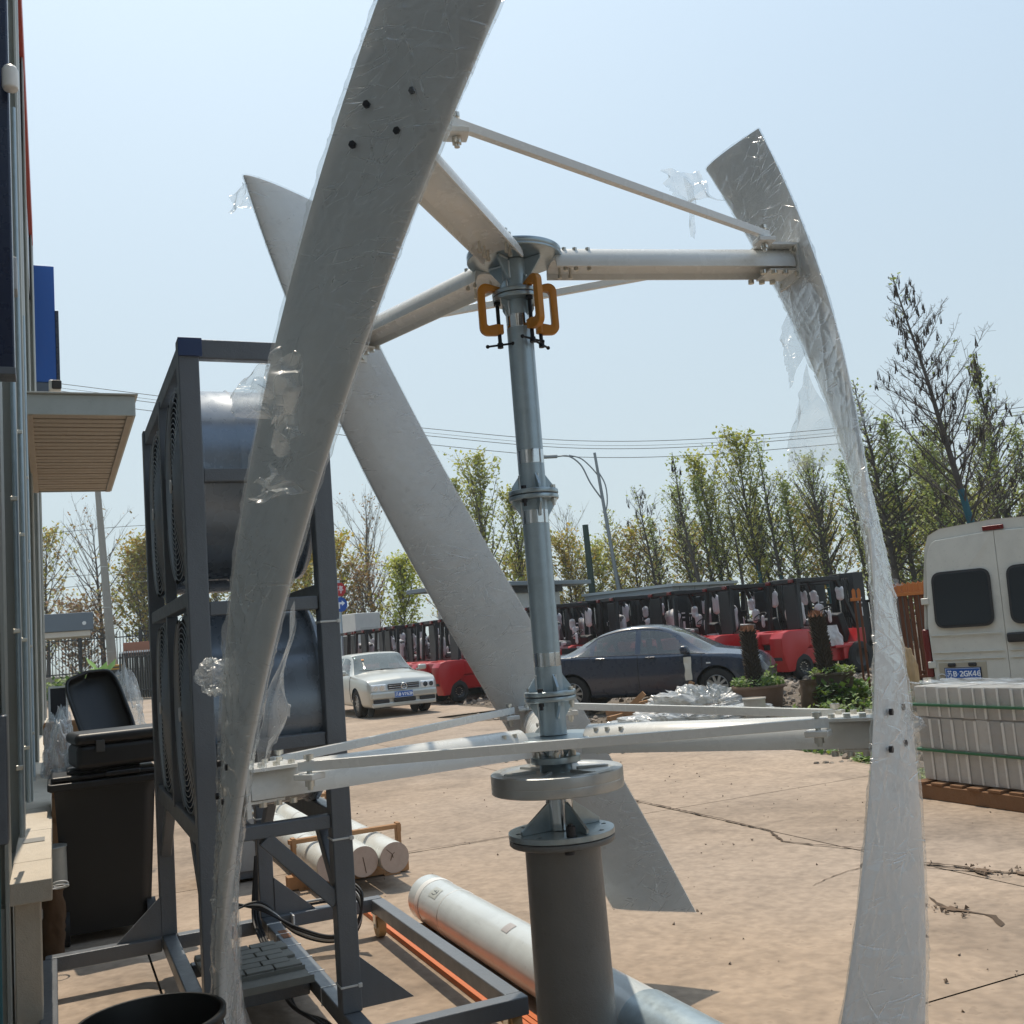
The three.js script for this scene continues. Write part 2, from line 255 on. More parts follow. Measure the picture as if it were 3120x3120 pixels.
  for (const [y, rr] of [[1.362, 0.1], [2.142, 0.098], [2.952, 0.1]]) {
    part('flange', [disc(rr, 0.019, 48, 0, y - 0.0205, 0), disc(rr, 0.019, 48, 0, y + 0.0005, 0)], M.flange, turbine);
    for (let i = 0; i < 4; i++) { const a = i * Math.PI / 2 + (y > 2.5 ? 0.75 : y > 2 ? 0.3 : 0.35); part('gusset', [gus(a, 0.05, 0.086, y + 0.02, y + 0.085, false)], M.galv, turbine); part('gusset', [gus(a, 0.05, 0.086, y - 0.09, y - 0.021, true)], M.galv, turbine); parts('weld_bead', [rod(pol(0.056, a + 0.1, y - 0.025), pol(0.056, a + 0.1, y - 0.085), 0.005, 6), rod(pol(0.056, a + 0.1, y + 0.025), pol(0.056, a + 0.1, y + 0.08), 0.005, 6)], M.weld, turbine); }
    if (y < 2.5) for (let i = 0; i < 4; i++) { const a = i * Math.PI / 2 - 0.45; const p = pol(rr - 0.013, a, y); part('flange_bolt', [cyl(0.012, 0.012, 0.012, 6, p.x, y + 0.026, p.z), cyl(0.007, 0.007, 0.075, 10, p.x, y - 0.01, p.z), cyl(0.012, 0.012, 0.012, 6, p.x, y - 0.028, p.z)], i % 2 ? M.blackBolt : M.zinc, turbine); }
  }
  // hubs and arms
  const armProfile = (() => { const o = [], w = 0.082, h = 0.084; for (let i = 0; i <= 16; i++) { const t = Math.PI * i / 16; o.push([-w * Math.cos(t), h * Math.pow(Math.sin(t), 1.15)]); } o.push([w, -0.012]); o.push([w - 0.004, -0.012]); for (let i = 14; i >= 2; i--) { const t = Math.PI * i / 16; o.push([-(w - 0.006) * Math.cos(t), (h - 0.03) * Math.pow(Math.sin(t), 1.15) * 0.6]); } o.push([-w + 0.004, -0.012]); o.push([-w, -0.012]); return o; })();
  for (const [yh, up, nm] of [[1.205, 1, 'lower'], [3.107, -1, 'upper']]) {
    part('hub_plate', [disc(0.192, 0.012, 56, 0, yh - 0.004, 0)], up > 0 ? M.flange : M.flange, turbine);
    if (up < 0) part('hub_rim', lathe([[0.182, 3.112], [0.192, 3.115], [0.192, 3.135], [0.186, 3.136]], 56), M.flange, turbine);
    for (let i = 0; i < 4; i++) if (up < 0) { part('gusset', gus(i * Math.PI / 2 + 1.0, 0.05, 0.12, 3.0, 3.1, true), M.galv, turbine); parts('weld_bead', [rod(pol(0.06, i * Math.PI / 2 + 1.08, 3.098), pol(0.12, i * Math.PI / 2 + 1.04, 3.1), 0.005, 6), rod(pol(0.055, i * Math.PI / 2 + 1.1, 3.02), pol(0.055, i * Math.PI / 2 + 1.1, 3.09), 0.006, 6)], M.weld, turbine); }
    for (let k = 0; k < 3; k++) {
      const a = phi(yh, k) + (up < 0 ? -2 : 0) * D2R, ya = up > 0 ? yh - 0.04 : yh - 0.04;
      const g = ext(armProfile, 1.2 - 0.155, 0.0015); g.rotateY(Math.PI / 2); g.translate(0.155, ya, 0); g.rotateY(a);
      const arm = part('arm', crease(g, 0.5), M.whitePaint, turbine);
      const dir = pol(1, a, 0), side = pol(1, a + Math.PI / 2, 0);
      const P = (r, s, y) => V(dir.x * r + side.x * s, y, dir.z * r + side.z * s);
      const bolts = []; for (const r of [0.2, 0.245, 0.3]) for (const s of [-0.045, 0.045]) { const p = P(r, s, ya + 0.045); bolts.push([p.x, p.z]); }
      bolts.slice(0, 5).forEach(([x, z]) => part('arm_bolt', [cyl(0.01, 0.01, 0.03, 6, x, ya + 0.062, z), cyl(0.005, 0.005, 0.078, 8, x, ya + 0.018, z), cyl(0.0095, 0.0095, 0.014, 6, x, ya - 0.012, z)], M.zinc, arm));
      // clamp plate at the blade
      const pl = part('blade_bracket', [box(0.014, 0.15, 0.19, 0, 0, 0).rotateY(a).translate(dir.x * 1.215, ya + 0.01, dir.z * 1.215), box(0.17, 0.01, 0.2, 0, 0, 0).rotateY(a).translate(dir.x * 1.12, ya + 0.08, dir.z * 1.12), box(0.12, 0.008, 0.14, 0, 0, 0).rotateY(a).translate(dir.x * 1.15, ya - 0.022, dir.z * 1.15)], M.whitePaint, arm);
      for (const r of [1.06, 1.11, 1.16]) for (const s of [-0.06, 0.06]) { const p = P(r, s, 0); parts('bracket_bolt', [cyl(0.012, 0.012, 0.012, 6, p.x, ya + 0.091, p.z), cyl(0.013, 0.013, 0.016, 12, p.x, ya - 0.032, p.z)], M.zinc, arm); }
      for (const yy of [-0.045, 0.065]) for (const s of [-0.075, 0.075]) { const p = P(1.206, s, 0); part('bracket_bolt', [cyl(0.011, 0.011, 0.014, 6, 0, 0, 0, 0, 0, Math.PI / 2).rotateY(a).translate(p.x, ya + yy, p.z)], M.zinc, arm); }
      // brace to the next arm
      const a2 = phi(yh, (k + 1) % 3) + (up < 0 ? -2 : 0) * D2R, yb = ya + (up > 0 ? 0.078 : 0.1);
      const e0 = pol(1.07, a - 7 * D2R, yb), e1 = pol(1.07, a2 + 7 * D2R, yb);
      const brace = part('brace', [bar(e0, e1, 0.031, 0.024, 0.002)], M.whitePaint, turbine);
      for (const e of [e0, e1]) { const q = e.clone().lerp(e === e0 ? e1 : e0, 0.02); part('brace_bolt', [cyl(0.017, 0.017, 0.014, 6, q.x, yb + 0.028, q.z), cyl(0.009, 0.009, 0.11, 10, q.x, yb - 0.02, q.z), cyl(0.016, 0.016, 0.018, 6, q.x, yb - 0.055, q.z)], M.zinc, brace); part('brace_spacer', [rbox(0.075, 0.02, 0.07, 0.004, 0, 0, 0).rotateY(a).translate(q.x, yb - 0.032, q.z)], M.whitePaint, brace); }
    }
  }
  // blades: an aerofoil swept along a helix
  const naca = (c) => 5 * 0.115 * (0.2969 * Math.sqrt(c) - 0.126 * c - 0.3516 * c * c + 0.2843 * c ** 3 - 0.1036 * c ** 4);
  const section = (s) => { // s 0..1 round the section -> [along chord, across]
    const t = s < 0.5 ? s * 2 : 2 - s * 2, x = 0.5 * (1 - Math.cos(Math.PI * t)), h = naca(x) * CH; return [(0.5 - x) * CH, s < 0.5 ? h : -h];
  };
  const along2 = (k, y, c, n) => { const a = phi(y, k), b = a + PITCH, cx = Math.cos(PITCH) * -Math.sin(a) + Math.sin(PITCH) * Math.cos(a), cz = Math.cos(PITCH) * -Math.cos(a) - Math.sin(PITCH) * Math.sin(a), nx = -cz, nz = cx, q = c - 0.015; return [Math.cos(a) * R + nx * n + cx * q, y, -Math.sin(a) * R + nz * n + cz * q]; };
  for (let k = 0; k < 3; k++) {
    const g = grid(56, 150, (u, v) => { const q = section(u); return along2(k, Y0 + (Y1 - Y0) * v, q[0], q[1]); });
    const caps = [Y0, Y1].map((y) => grid(28, 1, (u, v) => { const q = section(v < 0.5 ? u / 2 : 1 - u / 2); return along2(k, y, q[0], q[1]); }));
    const blade = part('blade', [g, ...caps], M.blade, turbine);
    // film wrap, slack and pleated, with its own thickness of air
    const amp = [0.35, 0.7, 1.0][k];
    const w = grid(150, 640, (u, v) => {
      const q = section(u), y = Y0 - 0.004 + (Y1 - Y0 + 0.008) * v, s = Math.sign(q[1]) || 1;
      const ridge = (th, fa, fb, z) => { const a = q[0] * Math.cos(th) + y * Math.sin(th), b = y * Math.cos(th) - q[0] * Math.sin(th); return (1 - Math.abs(noise3(a * fa + 3 * noise3(b * 2, a * 2, z), b * fb, z) - 0.5) * 2) ** 5; };
      const patch = noise3(y * 2.3 + k * 5, q[0] * 4, 3 + s), big = Math.max(0, noise3(y * 1.5 + k * 9, q[0] * 3, 6 + s) - 0.52) * 2;
      const d = 0.0025 + amp * ((0.007 * ridge(0.5, 17, 3, k * 7 + s) + 0.006 * ridge(1.25, 20, 3, k * 5 + 2 + s) + 0.005 * ridge(-0.4, 24, 5, k * 3 + 11 + s)) * (0.35 + 1.3 * patch) + 0.012 * big);
      const l = Math.max(-1, Math.min(1, q[0] / (CH / 2))), edge = Math.abs(l) ** 6;
      return along2(k, y, q[0] + Math.sign(l) * edge * (0.002 + amp * 0.006 * Math.max(0, noise3(y * 9, k, 2) - 0.35)), q[1] + s * d);
    });
    part('film_wrap', w, M.film, blade, undefined);
    for (const yc of [1.205, 3.107]) for (const c of [-0.1, 0.05]) for (const dy of [-0.05, 0.06]) { const q = along2(k, yc + dy, c, 0.031), e = along2(k, yc + dy, c, 0.02); part('blade_bolt', [rod(e, q, 0.0115, 6)], M.blackBolt, blade); }
    blades.push(blade);
  }
}
// loose tatters of film: a slack ragged patch between four corners in turbine axes
function tatter(blade, c, seed, crump = 0.04, nu = 26, nv = 26) {
  const r = rng(seed), C = c.map(v3), s = seed * 3.7;
  const g = grid(nu, nv, (u, v) => {
    const ru = u + (v > 0.9 ? 0 : 0), p = C[0].clone().multiplyScalar((1 - u) * (1 - v)).addScaledVector(C[1], u * (1 - v)).addScaledVector(C[2], u * v).addScaledVector(C[3], (1 - u) * v);
    const e = Math.min(1, 4 * Math.min(u, 1 - u, 1));
    const f = (q, k) => (noise3(u * q + s, v * q + k, s * 0.3) - 0.5);
    const rag = (v > 0.86 ? (noise3(u * 22, s, 1) - 0.6) * 0.5 : 0);
    p.addScaledVector(C[3].clone().sub(C[0]), v * rag * 0.35);
    p.x += crump * (1.5 * f(2.2, 1) + 0.55 * f(5, 2)); p.y += crump * (1.2 * f(2.4, 7) + 0.4 * f(5.5, 8)); p.z += crump * (1.9 * f(2.2, 13) + 0.8 * f(5, 15) + 0.22 * f(11, 3));
    return [p.x, p.y, p.z];
  });
  return part('loose_film', g, M.filmLoose, blade);
}
// ---------- film tatters and G-clamps ----------
tatter(blades[0], [[-1.196, 3.763, -0.468], [-1.157, 3.621, -0.468], [-1.281, 3.613, -0.455], [-1.255, 3.693, -0.48]], 1, 0.035);
tatter(blades[1], [[0.985, 3.77, -0.735], [1.04, 3.619, -0.735], [0.839, 3.569, -0.72], [0.759, 3.776, -0.75]], 2, 0.07);
tatter(blades[1], [[0.868, 3.72, -0.735], [0.915, 3.70, -0.735], [0.882, 3.416, -0.74], [0.862, 3.484, -0.74]], 3, 0.03, 8, 20);
tatter(blades[1], [[1.195, 2.636, -0.217], [1.295, 2.219, -0.217], [1.071, 2.175, -0.19], [1.11, 2.414, -0.24]], 4, 0.06);
tatter(blades[1], [[1.185, 2.95, -0.4], [1.215, 2.7, -0.28], [1.14, 2.56, -0.26], [1.1, 2.75, -0.32]], 14, 0.04);
tatter(blades[1], [[1.065, 1.689, 0.77], [1.065, 1.648, 0.77], [1.108, 1.654, 0.77], [1.106, 1.68, 0.77]], 5, 0.02, 12, 12);
tatter(blades[1], [[1.243, 2.405, 0.109], [1.25, 2.294, 0.109], [1.298, 2.291, 0.109], [1.289, 2.376, 0.109]], 6, 0.03, 12, 12);
tatter(blades[1], [[1.10, 1.272, 0.699], [1.105, 1.19, 0.699], [1.166, 1.207, 0.699], [1.154, 1.239, 0.699]], 7, 0.03, 12, 12);
tatter(blades[1], [[1.08, 2.05, 0.5], [1.09, 1.86, 0.56], [1.15, 1.86, 0.53], [1.14, 2.0, 0.5]], 17, 0.03, 12, 12);
tatter(blades[2], [[-0.735, 2.50, 1.03], [-0.77, 2.23, 1.02], [-0.86, 2.33, 1.0], [-0.862, 2.404, 1.0]], 8, 0.06);
tatter(blades[2], [[-0.70, 2.477, 1.135], [-0.648, 2.211, 1.145], [-0.738, 2.15, 1.13], [-0.79, 2.347, 1.12]], 9, 0.06, 34, 34);
tatter(blades[2], [[-0.74, 2.163, 1.12], [-0.69, 2.035, 1.13], [-0.791, 2.04, 1.11], [-0.805, 2.119, 1.1]], 10, 0.05);
tatter(blades[2], [[-0.80, 1.785, 0.868], [-0.925, 1.25, 0.868], [-0.86, 1.277, 0.85], [-0.775, 1.553, 0.85]], 11, 0.045, 24, 40);
tatter(blades[2], [[-1.085, 0.988, 0.644], [-1.115, 0.42, 0.644], [-1.035, 0.42, 0.62], [-1.05, 0.937, 0.644]], 12, 0.04, 20, 30);
{ // scrunched knot of film on the leading edge of the near blade
  const g = grid(40, 28, (u, v) => { const a = u * Math.PI * 2, t = (v - 0.5) * Math.PI, n = 0.6 + 0.5 * noise3(Math.cos(a) * 3, Math.sin(a) * 3, t * 3) + 0.28 * (noise3(Math.cos(a) * 6, Math.sin(a) * 6, t * 5) - 0.5), c = Math.cos(t); return [-1.105 + 0.058 * Math.cos(a) * c * n, 1.547 + 0.062 * Math.sin(t) * n, 0.63 + 0.05 * Math.sin(a) * c * n]; });
  part('film_knot', g, M.filmLoose, blades[2]);
}
{
  M.clampYellow = mat([0.50, 0.20, 0.015], 0.42, 0, { map: rep(T.grime, 6) }); M.screw = mat([0.02, 0.022, 0.026], 0.5, 0.6);
  turbine.updateMatrixWorld(true);
  const specs = [[193, 'yellow G-clamp gripping the shaft flange, jaw facing the tall rack', 0.6], [-57, 'yellow G-clamp on the shaft flange seen edge on in front', 1.4], [12, 'yellow G-clamp gripping the shaft flange on the far side from the rack', 2.3]];
  let first = null;
  for (const [deg, lb, hd] of specs) {
    const a = deg * D2R, p = turbine.localToWorld(V(0.085 * Math.cos(a), 2.952, -0.085 * Math.sin(a)));
    const t = thing('g_clamp', lb, 'clamp', [p.x, p.y, p.z], -24.5 * D2R + a, 'G-clamps on the shaft flange'); t.scale.setScalar(0.95);
    const outl = []; const push = (x, y) => outl.push([x, y]);
    push(-0.02, 0.022); push(-0.02, 0.034); push(0.03, 0.05); for (let i = 0; i <= 6; i++) { const q = i / 6 * Math.PI / 2; push(0.045 + 0.03 * Math.sin(q), 0.022 + 0.03 * Math.cos(q)); } for (let i = 0; i <= 6; i++) { const q = i / 6 * Math.PI / 2; push(0.045 + 0.03 * Math.cos(q), -0.125 - 0.03 * Math.sin(q)); }
    push(0.012, -0.155); push(-0.014, -0.148); push(-0.014, -0.118); push(0.012, -0.116); push(0.04, -0.122); for (let i = 0; i <= 4; i++) { const q = i / 4 * Math.PI / 2; push(0.04 + 0.012 * Math.sin(q), -0.122 + 0.012 * (1 - Math.cos(q))); } push(0.052, 0.01); push(0.046, 0.022); push(0.03, 0.026);
    part('clamp_frame', [crease(ext(outl, 0.02, 0.003).translate(0, 0, -0.01), 0.5), cyl(0.015, 0.015, 0.036, 16, 0.0, -0.134, 0)], M.clampYellow, t);
    const s = part('screw', [rod([0, -0.205, 0], [0, -0.024, 0], 0.008, 12), cyl(0.014, 0.014, 0.012, 16, 0, -0.028, 0), cyl(0.012, 0.012, 0.02, 12, 0, -0.2, 0)], M.screw, t);
    part('handle', [rod([-0.055 * Math.cos(hd), -0.2, -0.055 * Math.sin(hd)], [0.055 * Math.cos(hd), -0.194, 0.055 * Math.sin(hd)], 0.0045, 8), new THREE.SphereGeometry(0.008, 10, 8).translate(0.055 * Math.cos(hd), -0.194, 0.055 * Math.sin(hd)), new THREE.SphereGeometry(0.008, 10, 8).translate(-0.055 * Math.cos(hd), -0.2, -0.055 * Math.sin(hd))], M.screw, s);
  }
}
// ---------- the steel rack with four drum fans ----------
M.rack = mat([0.165, 0.182, 0.205], 0.5, 0.15, { map: rep(T.streak, 1.1), roughnessMap: rep(T.rough, 2), bumpMap: rep(T.bumpF, 3), bumpScale: 0.0015 });
M.rackRust = mat([0.20, 0.085, 0.04], 0.9, 0, { map: rep(T.grime, 2) });
M.drum = mat([0.24, 0.28, 0.33], 0.34, 0.35, { map: rep(T.streak, 0.8), roughnessMap: rep(T.rough, 1.5) });
M.cable = mat([0.02, 0.02, 0.022], 0.55);
M.cableGrey = mat([0.42, 0.42, 0.41], 0.6);
M.tie = mat([0.72, 0.72, 0.70], 0.5);
M.wire = mat([0.42, 0.46, 0.50], 0.4, 0.5);
M.nylon = mat([0.55, 0.36, 0.16], 0.55, 0, { map: rep(T.grime, 8) });
const RX0 = 0.52, RX1 = 1.03, RZ0 = -4.16, RZ1 = -5.90, RTOP = 2.885, PW = 0.08, BH = 0.2;
const rack = thing('fan_rack', 'tall grey steel tube rack on castors carrying four drum fans', 'rack');
{
  const tb = (p, q, t = PW, w = PW) => bar(p, q, t, w, 0.006);
  for (const [x, z] of [[RX0, RZ0], [RX1, RZ0], [RX1, RZ1], [RX0, RZ1]]) part('post', [rbox(PW, RTOP - BH, PW, 0.006, x, (RTOP + BH) / 2, z)], M.rack, rack);
  part('corner_plate', [rbox(PW + 0.012, 0.075, 0.012, 0.002, RX0 + 0.006, RTOP - 0.04, RZ0 + PW / 2 + 0.004)], mat([0.03, 0.055, 0.14], 0.4), rack);
  const h = PW / 2;
  for (const x of [RX0, RX1]) for (const y of [RTOP - h, 1.85, 0.93]) part('side_rail', [tb([x, y, RZ0 - h], [x, y, RZ1 + h], y === 1.85 ? 0.06 : PW, 0.06)], M.rack, rack);
  for (const z of [RZ0, RZ1]) for (const y of [RTOP - h, 2.33, 1.80, 1.255, 0.93]) part('cross_rail', [tb([RX0 + h, y, z], [RX1 - h, y, z], y > 2.8 ? PW : 0.055, 0.05)], M.rack, rack);
  part('centre_mullion', [rbox(0.05, 0.96, 0.05, 0.004, RX0 - 0.01, 2.36, (RZ0 + RZ1) / 2), rbox(0.05, 0.86, 0.05, 0.004, RX0 - 0.01, 1.385, (RZ0 + RZ1) / 2)], M.rack, rack);
  for (const x of [RX0, RX1]) for (const [z, s] of [[RZ0, -1], [RZ1, 1]]) part('diagonal_brace', [tb([x, 0.62, z + s * 0.03], [x, 0.9, z + s * 0.36], 0.06, 0.05)], M.rack, rack);
  for (const z of [RZ0, RZ1]) part('diagonal_brace', [tb([RX1 - 0.03, 0.62, z], [RX1 - 0.3, 0.9, z], 0.06, 0.05)], M.rack, rack);
  // base with outriggers
  const by = BH - 0.035;
  for (const x of [RX0, RX1]) part('base_rail', [tb([x, by, RZ0 + 0.3], [x, by, RZ1 - 0.02], 0.07, 0.07)], M.rack, rack);
  part('base_rail', [tb([-0.07, by + 0.002, -5.86], [RX0 - 0.04, by + 0.002, -5.86], 0.07, 0.07), tb([RX1 + 0.04, by + 0.002, -5.86], [1.66, by + 0.002, -5.86], 0.07, 0.07), tb([RX0 + 0.04, by - 0.002, -5.86], [RX1 - 0.04, by - 0.002, -5.86], 0.07, 0.07)], M.rack, rack);
  part('base_rail', [tb([RX1 + 0.04, by + 0.002, -3.9], [1.665, by + 0.002, -3.9], 0.07, 0.07)], M.rack, rack);
  part('base_rail', [tb([1.63, by, -3.94], [1.63, by, -5.82], 0.07, 0.07)], M.rack, rack);
  part('base_rail', [tb([-0.05, by, -3.94], [-0.05, by, -5.82], 0.07, 0.07), tb([-0.085, by + 0.002, -3.9], [RX0 - 0.04, by + 0.002, -3.9], 0.07, 0.07)], M.rack, rack);
  part('base_rail', [tb([RX0 + 0.04, by - 0.01, -4.72], [RX1 - 0.04, by - 0.01, -4.72], 0.06, 0.06)], M.rack, rack);
  part('base_rail', [tb([RX0 + 0.04, by - 0.01, -5.3], [RX1 - 0.04, by - 0.01, -5.3], 0.06, 0.06)], M.rack, rack);
  for (const [x, z, s] of [[RX1, -5.86, 1], [RX1, -4.16, 1], [RX0, -5.86, -1]]) part('gusset_plate', [ext([[0, 0], [0.22 * s, 0], [0, 0.2]], 0.01, 0.001).translate(x + s * 0.04, BH, z - 0.005)], M.rack, rack);
  part('rust_patch', [box(0.04, 0.001, 0.16, RX1 + 0.005, BH + 0.0015, -5.45)], M.rackRust, rack);
  for (const [x, z] of [[1.63, -5.8], [1.63, -3.96], [-0.05, -5.8], [-0.05, -3.96]]) {
    const c = part('castor', [cyl(0.062, 0.062, 0.04, 24, x, 0.062, z + 0.0, 0, 0, Math.PI / 2)], M.nylon, rack);
    part('castor_fork', [box(0.07, 0.008, 0.09, x, 0.125, z), box(0.006, 0.075, 0.05, x - 0.028, 0.09, z), box(0.006, 0.075, 0.05, x + 0.028, 0.09, z), cyl(0.01, 0.01, 0.07, 8, x, 0.062, z, 0, 0, Math.PI / 2)], M.zinc, c);
  }
  // cable ties and wiring
  for (const [x, y, z] of [[RX1, 1.72, RZ0], [RX1, 0.86, RZ0], [RX1, 0.3, RZ0], [RX1, 0.72, RZ1]]) part('cable_tie', [rbox(PW + 0.006, 0.008, PW + 0.006, 0.002, x, y, z), box(0.014, 0.014, 0.012, x + 0.034, y, z + 0.045)], M.tie, rack);
  for (let i = 0; i < 6; i++) part('cable_tie', [rbox(0.076, 0.076, 0.007, 0.002, RX1, by, -4.5 - i * 0.24)], M.tie, rack);
  for (let i = 0; i < 3; i++) { const o = i * 0.014; part('power_cable', [tube([[RX1 - 0.05, 0.5 + o, RZ1 + 0.03], [RX1 - 0.055 - o, 0.22, RZ1 + 0.06], [RX1 - 0.06 - o, 0.15, -5.6], [RX1 - 0.065 - o, 0.1, -5.1], [RX1 - 0.1 - o, 0.07 + o, -4.7], [RX1 - 0.05 - o, 0.1, -4.4], [RX1 - 0.03 - o, 0.12, -4.0]], 0.008, 60)], M.cable, rack); }
  for (let i = 0; i < 4; i++) { const o = i * 0.013; part('power_cable', [tube([[RX1 - 0.2, 0.28 + o, -5.8], [RX1 - 0.05, 0.3 - o, -5.78], [RX1 + 0.12, 0.12 + o, -5.74 + o], [RX1 + 0.3, 0.06 + o, -5.66 + o], [RX1 + 0.42, 0.1 + o, -5.62], [RX1 + 0.46, 0.22 + o * 2, -5.66 + o], [RX1 + 0.4, 0.30 + o, -5.75], [RX1 + 0.33, 0.24 + o, -5.84]], 0.0075, 70)], i === 1 ? M.cableGrey : M.cable, rack); }
  for (let i = 0; i < 2; i++) part('power_cable', [tube([[RX1 + 0.35, 0.23 + i * .016, -5.84], [RX1 + 0.18, 0.225 + i * .016, -5.87], [RX1 + 0.05, 0.23 + i * .016, -5.88], [RX1 - 0.05, 0.36, -5.93]], 0.007, 40)], i ? M.cableGrey : M.cable, rack);
  part('cable_tie', [rbox(0.01, 0.09, 0.1, 0.003, RX1 + 0.12, 0.16, -5.82), rbox(0.012, 0.1, 0.012, 0.003, RX1 + 0.43, 0.19, -5.74, 0.5)], M.tie, rack);
}
// fans
{
  const cz = [(RZ0 * 3 + RZ1) / 4 - 0.0, (RZ0 + RZ1 * 3) / 4];
  const names = [['near', 'far'], ['near', 'far']];
  const fan0 = (() => {
    const t = thing('drum_fan', 'dark drum fan with ringed guard, upper row of the rack, nearer the camera', 'fan', [RX0 + 0.02, 2.36, cz[0]], 0, 'drum fans in the rack');
    const r = 0.415;
    part('drum', lathe([[r, -0.02], [r + 0.012, -0.02], [r + 0.012, 0.03], [r, 0.035], [r, 0.17], [r + 0.006, 0.175], [r, 0.18], [r, 0.45], [r + 0.012, 0.455], [r + 0.012, 0.48], [r - 0.03, 0.48]], 56, 0, 0, 0, 0, 0, -Math.PI / 2), M.drum, t);
    part('back_panel', lathe([[0, 0.475], [r - 0.01, 0.475]], 40, 0, 0, 0, 0, 0, -Math.PI / 2), M.drum, t);
    part('motor', [cyl(0.1, 0.1, 0.26, 28, 0.2, 0, 0, 0, 0, Math.PI / 2), cyl(0.05, 0.05, 0.1, 20, 0.04, 0, 0, 0, 0, Math.PI / 2)], M.cable, t);
    for (let i = 0; i < 6; i++) { const a = i * Math.PI / 3; part('fan_vane', [grid(6, 8, (u, v) => { const rr = 0.06 + 0.33 * v, ang = a + (u - 0.5) * 0.75, x = 0.09 + (u - 0.5) * 0.11; return [x, rr * Math.sin(ang), rr * Math.cos(ang)]; })], M.cable, t); }
    const g = part('wire_guard', (() => { const o = []; for (let i = 1; i <= 17; i++) { const q = new THREE.TorusGeometry(0.03 + i * 0.0222, 0.0022, 4, 56); q.rotateY(Math.PI / 2); q.translate(-0.035 - 0.016 * (1 - (i / 17) ** 2), 0, 0); o.push(q); } for (let i = 0; i < 8; i++) { const a = i * Math.PI / 4 + 0.39; o.push(rod([-0.045, 0.03 * Math.sin(a), 0.03 * Math.cos(a)], [-0.03, r * Math.sin(a), r * Math.cos(a)], 0.003, 5)); } return o; })(), M.wire, t);
    part('guard_badge', [cyl(0.03, 0.03, 0.006, 20, -0.058, 0, 0, 0, 0, Math.PI / 2)], M.tie, g);
    part('guard_rim', (() => { const o = []; for (const [a0, a1] of [[0.25, 1.2], [1.9, 2.85], [3.4, 4.35], [5.0, 5.95]]) { const q = new THREE.TorusGeometry(r + 0.006, 0.012, 6, 30, a1 - a0); q.rotateZ(a0); q.rotateY(Math.PI / 2); q.translate(-0.03, 0, 0); o.push(q); } return o; })(), mat([0.20, 0.215, 0.225], 0.45, 0.4), t);
    return t;
  })();
  place(fan0, [RX0 + 0.02, 2.36, cz[1]], 0, 'dark drum fan with ringed guard, upper row of the rack, farther from the camera');
  place(fan0, [RX0 + 0.02, 1.385, cz[0]], 0, 'dark drum fan with ringed guard, lower row of the rack, nearer the camera');
  place(fan0, [RX0 + 0.02, 1.385, cz[1]], 0, 'dark drum fan with ringed guard, lower row of the rack, farther from the camera');
}
// ---------- things lying about the yard ----------
crack('pavement_crack', [[4.9, -8.6], [4.9, -7.2], [4.88, -6.5], [4.7, -6.15], [4.78, -5.9], [4.95, -5.55], [4.75, -5.25], [4.85, -4.95], [5.05, -4.55], [5.2, -4.3], [5.3, -3.9]], 0.022, 11);
crack('pavement_crack', [[4.72, -5.25], [4.9, -5.05], [5.0, -4.78], [4.93, -4.55]], 0.035, 12);
crack('pavement_crack', [[4.7, -5.3], [4.55, -5.2], [4.3, -5.15], [4.05, -5.05]], 0.008, 13);
crack('pavement_crack', [[4.35, -4.45], [4.25, -4.25], [4.32, -4.0], [4.2, -3.85]], 0.03, 14);
crack('pavement_crack', [[5.05, -4.3], [5.3, -3.9], [5.45, -3.4], [5.4, -2.9]], 0.018, 15);
crack('pavement_crack', [[4.55, -3.95], [4.75, -3.75], [4.7, -3.45], [4.95, -3.1], [4.9, -2.8]], 0.016, 16);
crack('pavement_crack', [[2.0, -7.95], [3.4, -7.85], [4.2, -7.8]], 0.012, 17);
crack('pavement_crack', [[3.2, -2.9], [3.5, -2.85], [3.9, -2.7]], 0.012, 18);
crack('pavement_crack', [[3.9, -8.3], [4.4, -8.2], [4.9, -8.4]], 0.01, 19);
{ // spalled patches where the slab has broken out
  for (const [x, z, r, s] of [[4.86, -5.15, 0.07, 1], [4.25, -4.2, 0.05, 2], [5.28, -4.1, 0.06, 3], [4.72, -3.6, 0.06, 4], [5.0, -4.65, 0.05, 5], [4.92, -5.4, 0.045, 6], [5.1, -4.42, 0.05, 7], [4.68, -3.75, 0.04, 8], [5.38, -3.6, 0.05, 9]]) {
    const pts = []; for (let i = 0; i < 40; i++) { const a = i / 40 * Math.PI * 2, q = r * (0.35 + 0.9 * noise3(Math.cos(a) * 2 + s * 4, Math.sin(a) * 2, s) + 0.5 * (noise3(Math.cos(a) * 8 + s, Math.sin(a) * 8, s) - 0.4)); pts.push([Math.cos(a) * q * 0.8, Math.sin(a) * q * 1.7]); }
    struct('broken_patch', new THREE.ShapeGeometry(shape(pts)).rotateX(-Math.PI / 2).translate(x, 0.0075, z), mat([0.15, 0.10, 0.065], 1, 0, { map: rep(T.grime, 6) }));
  }
}
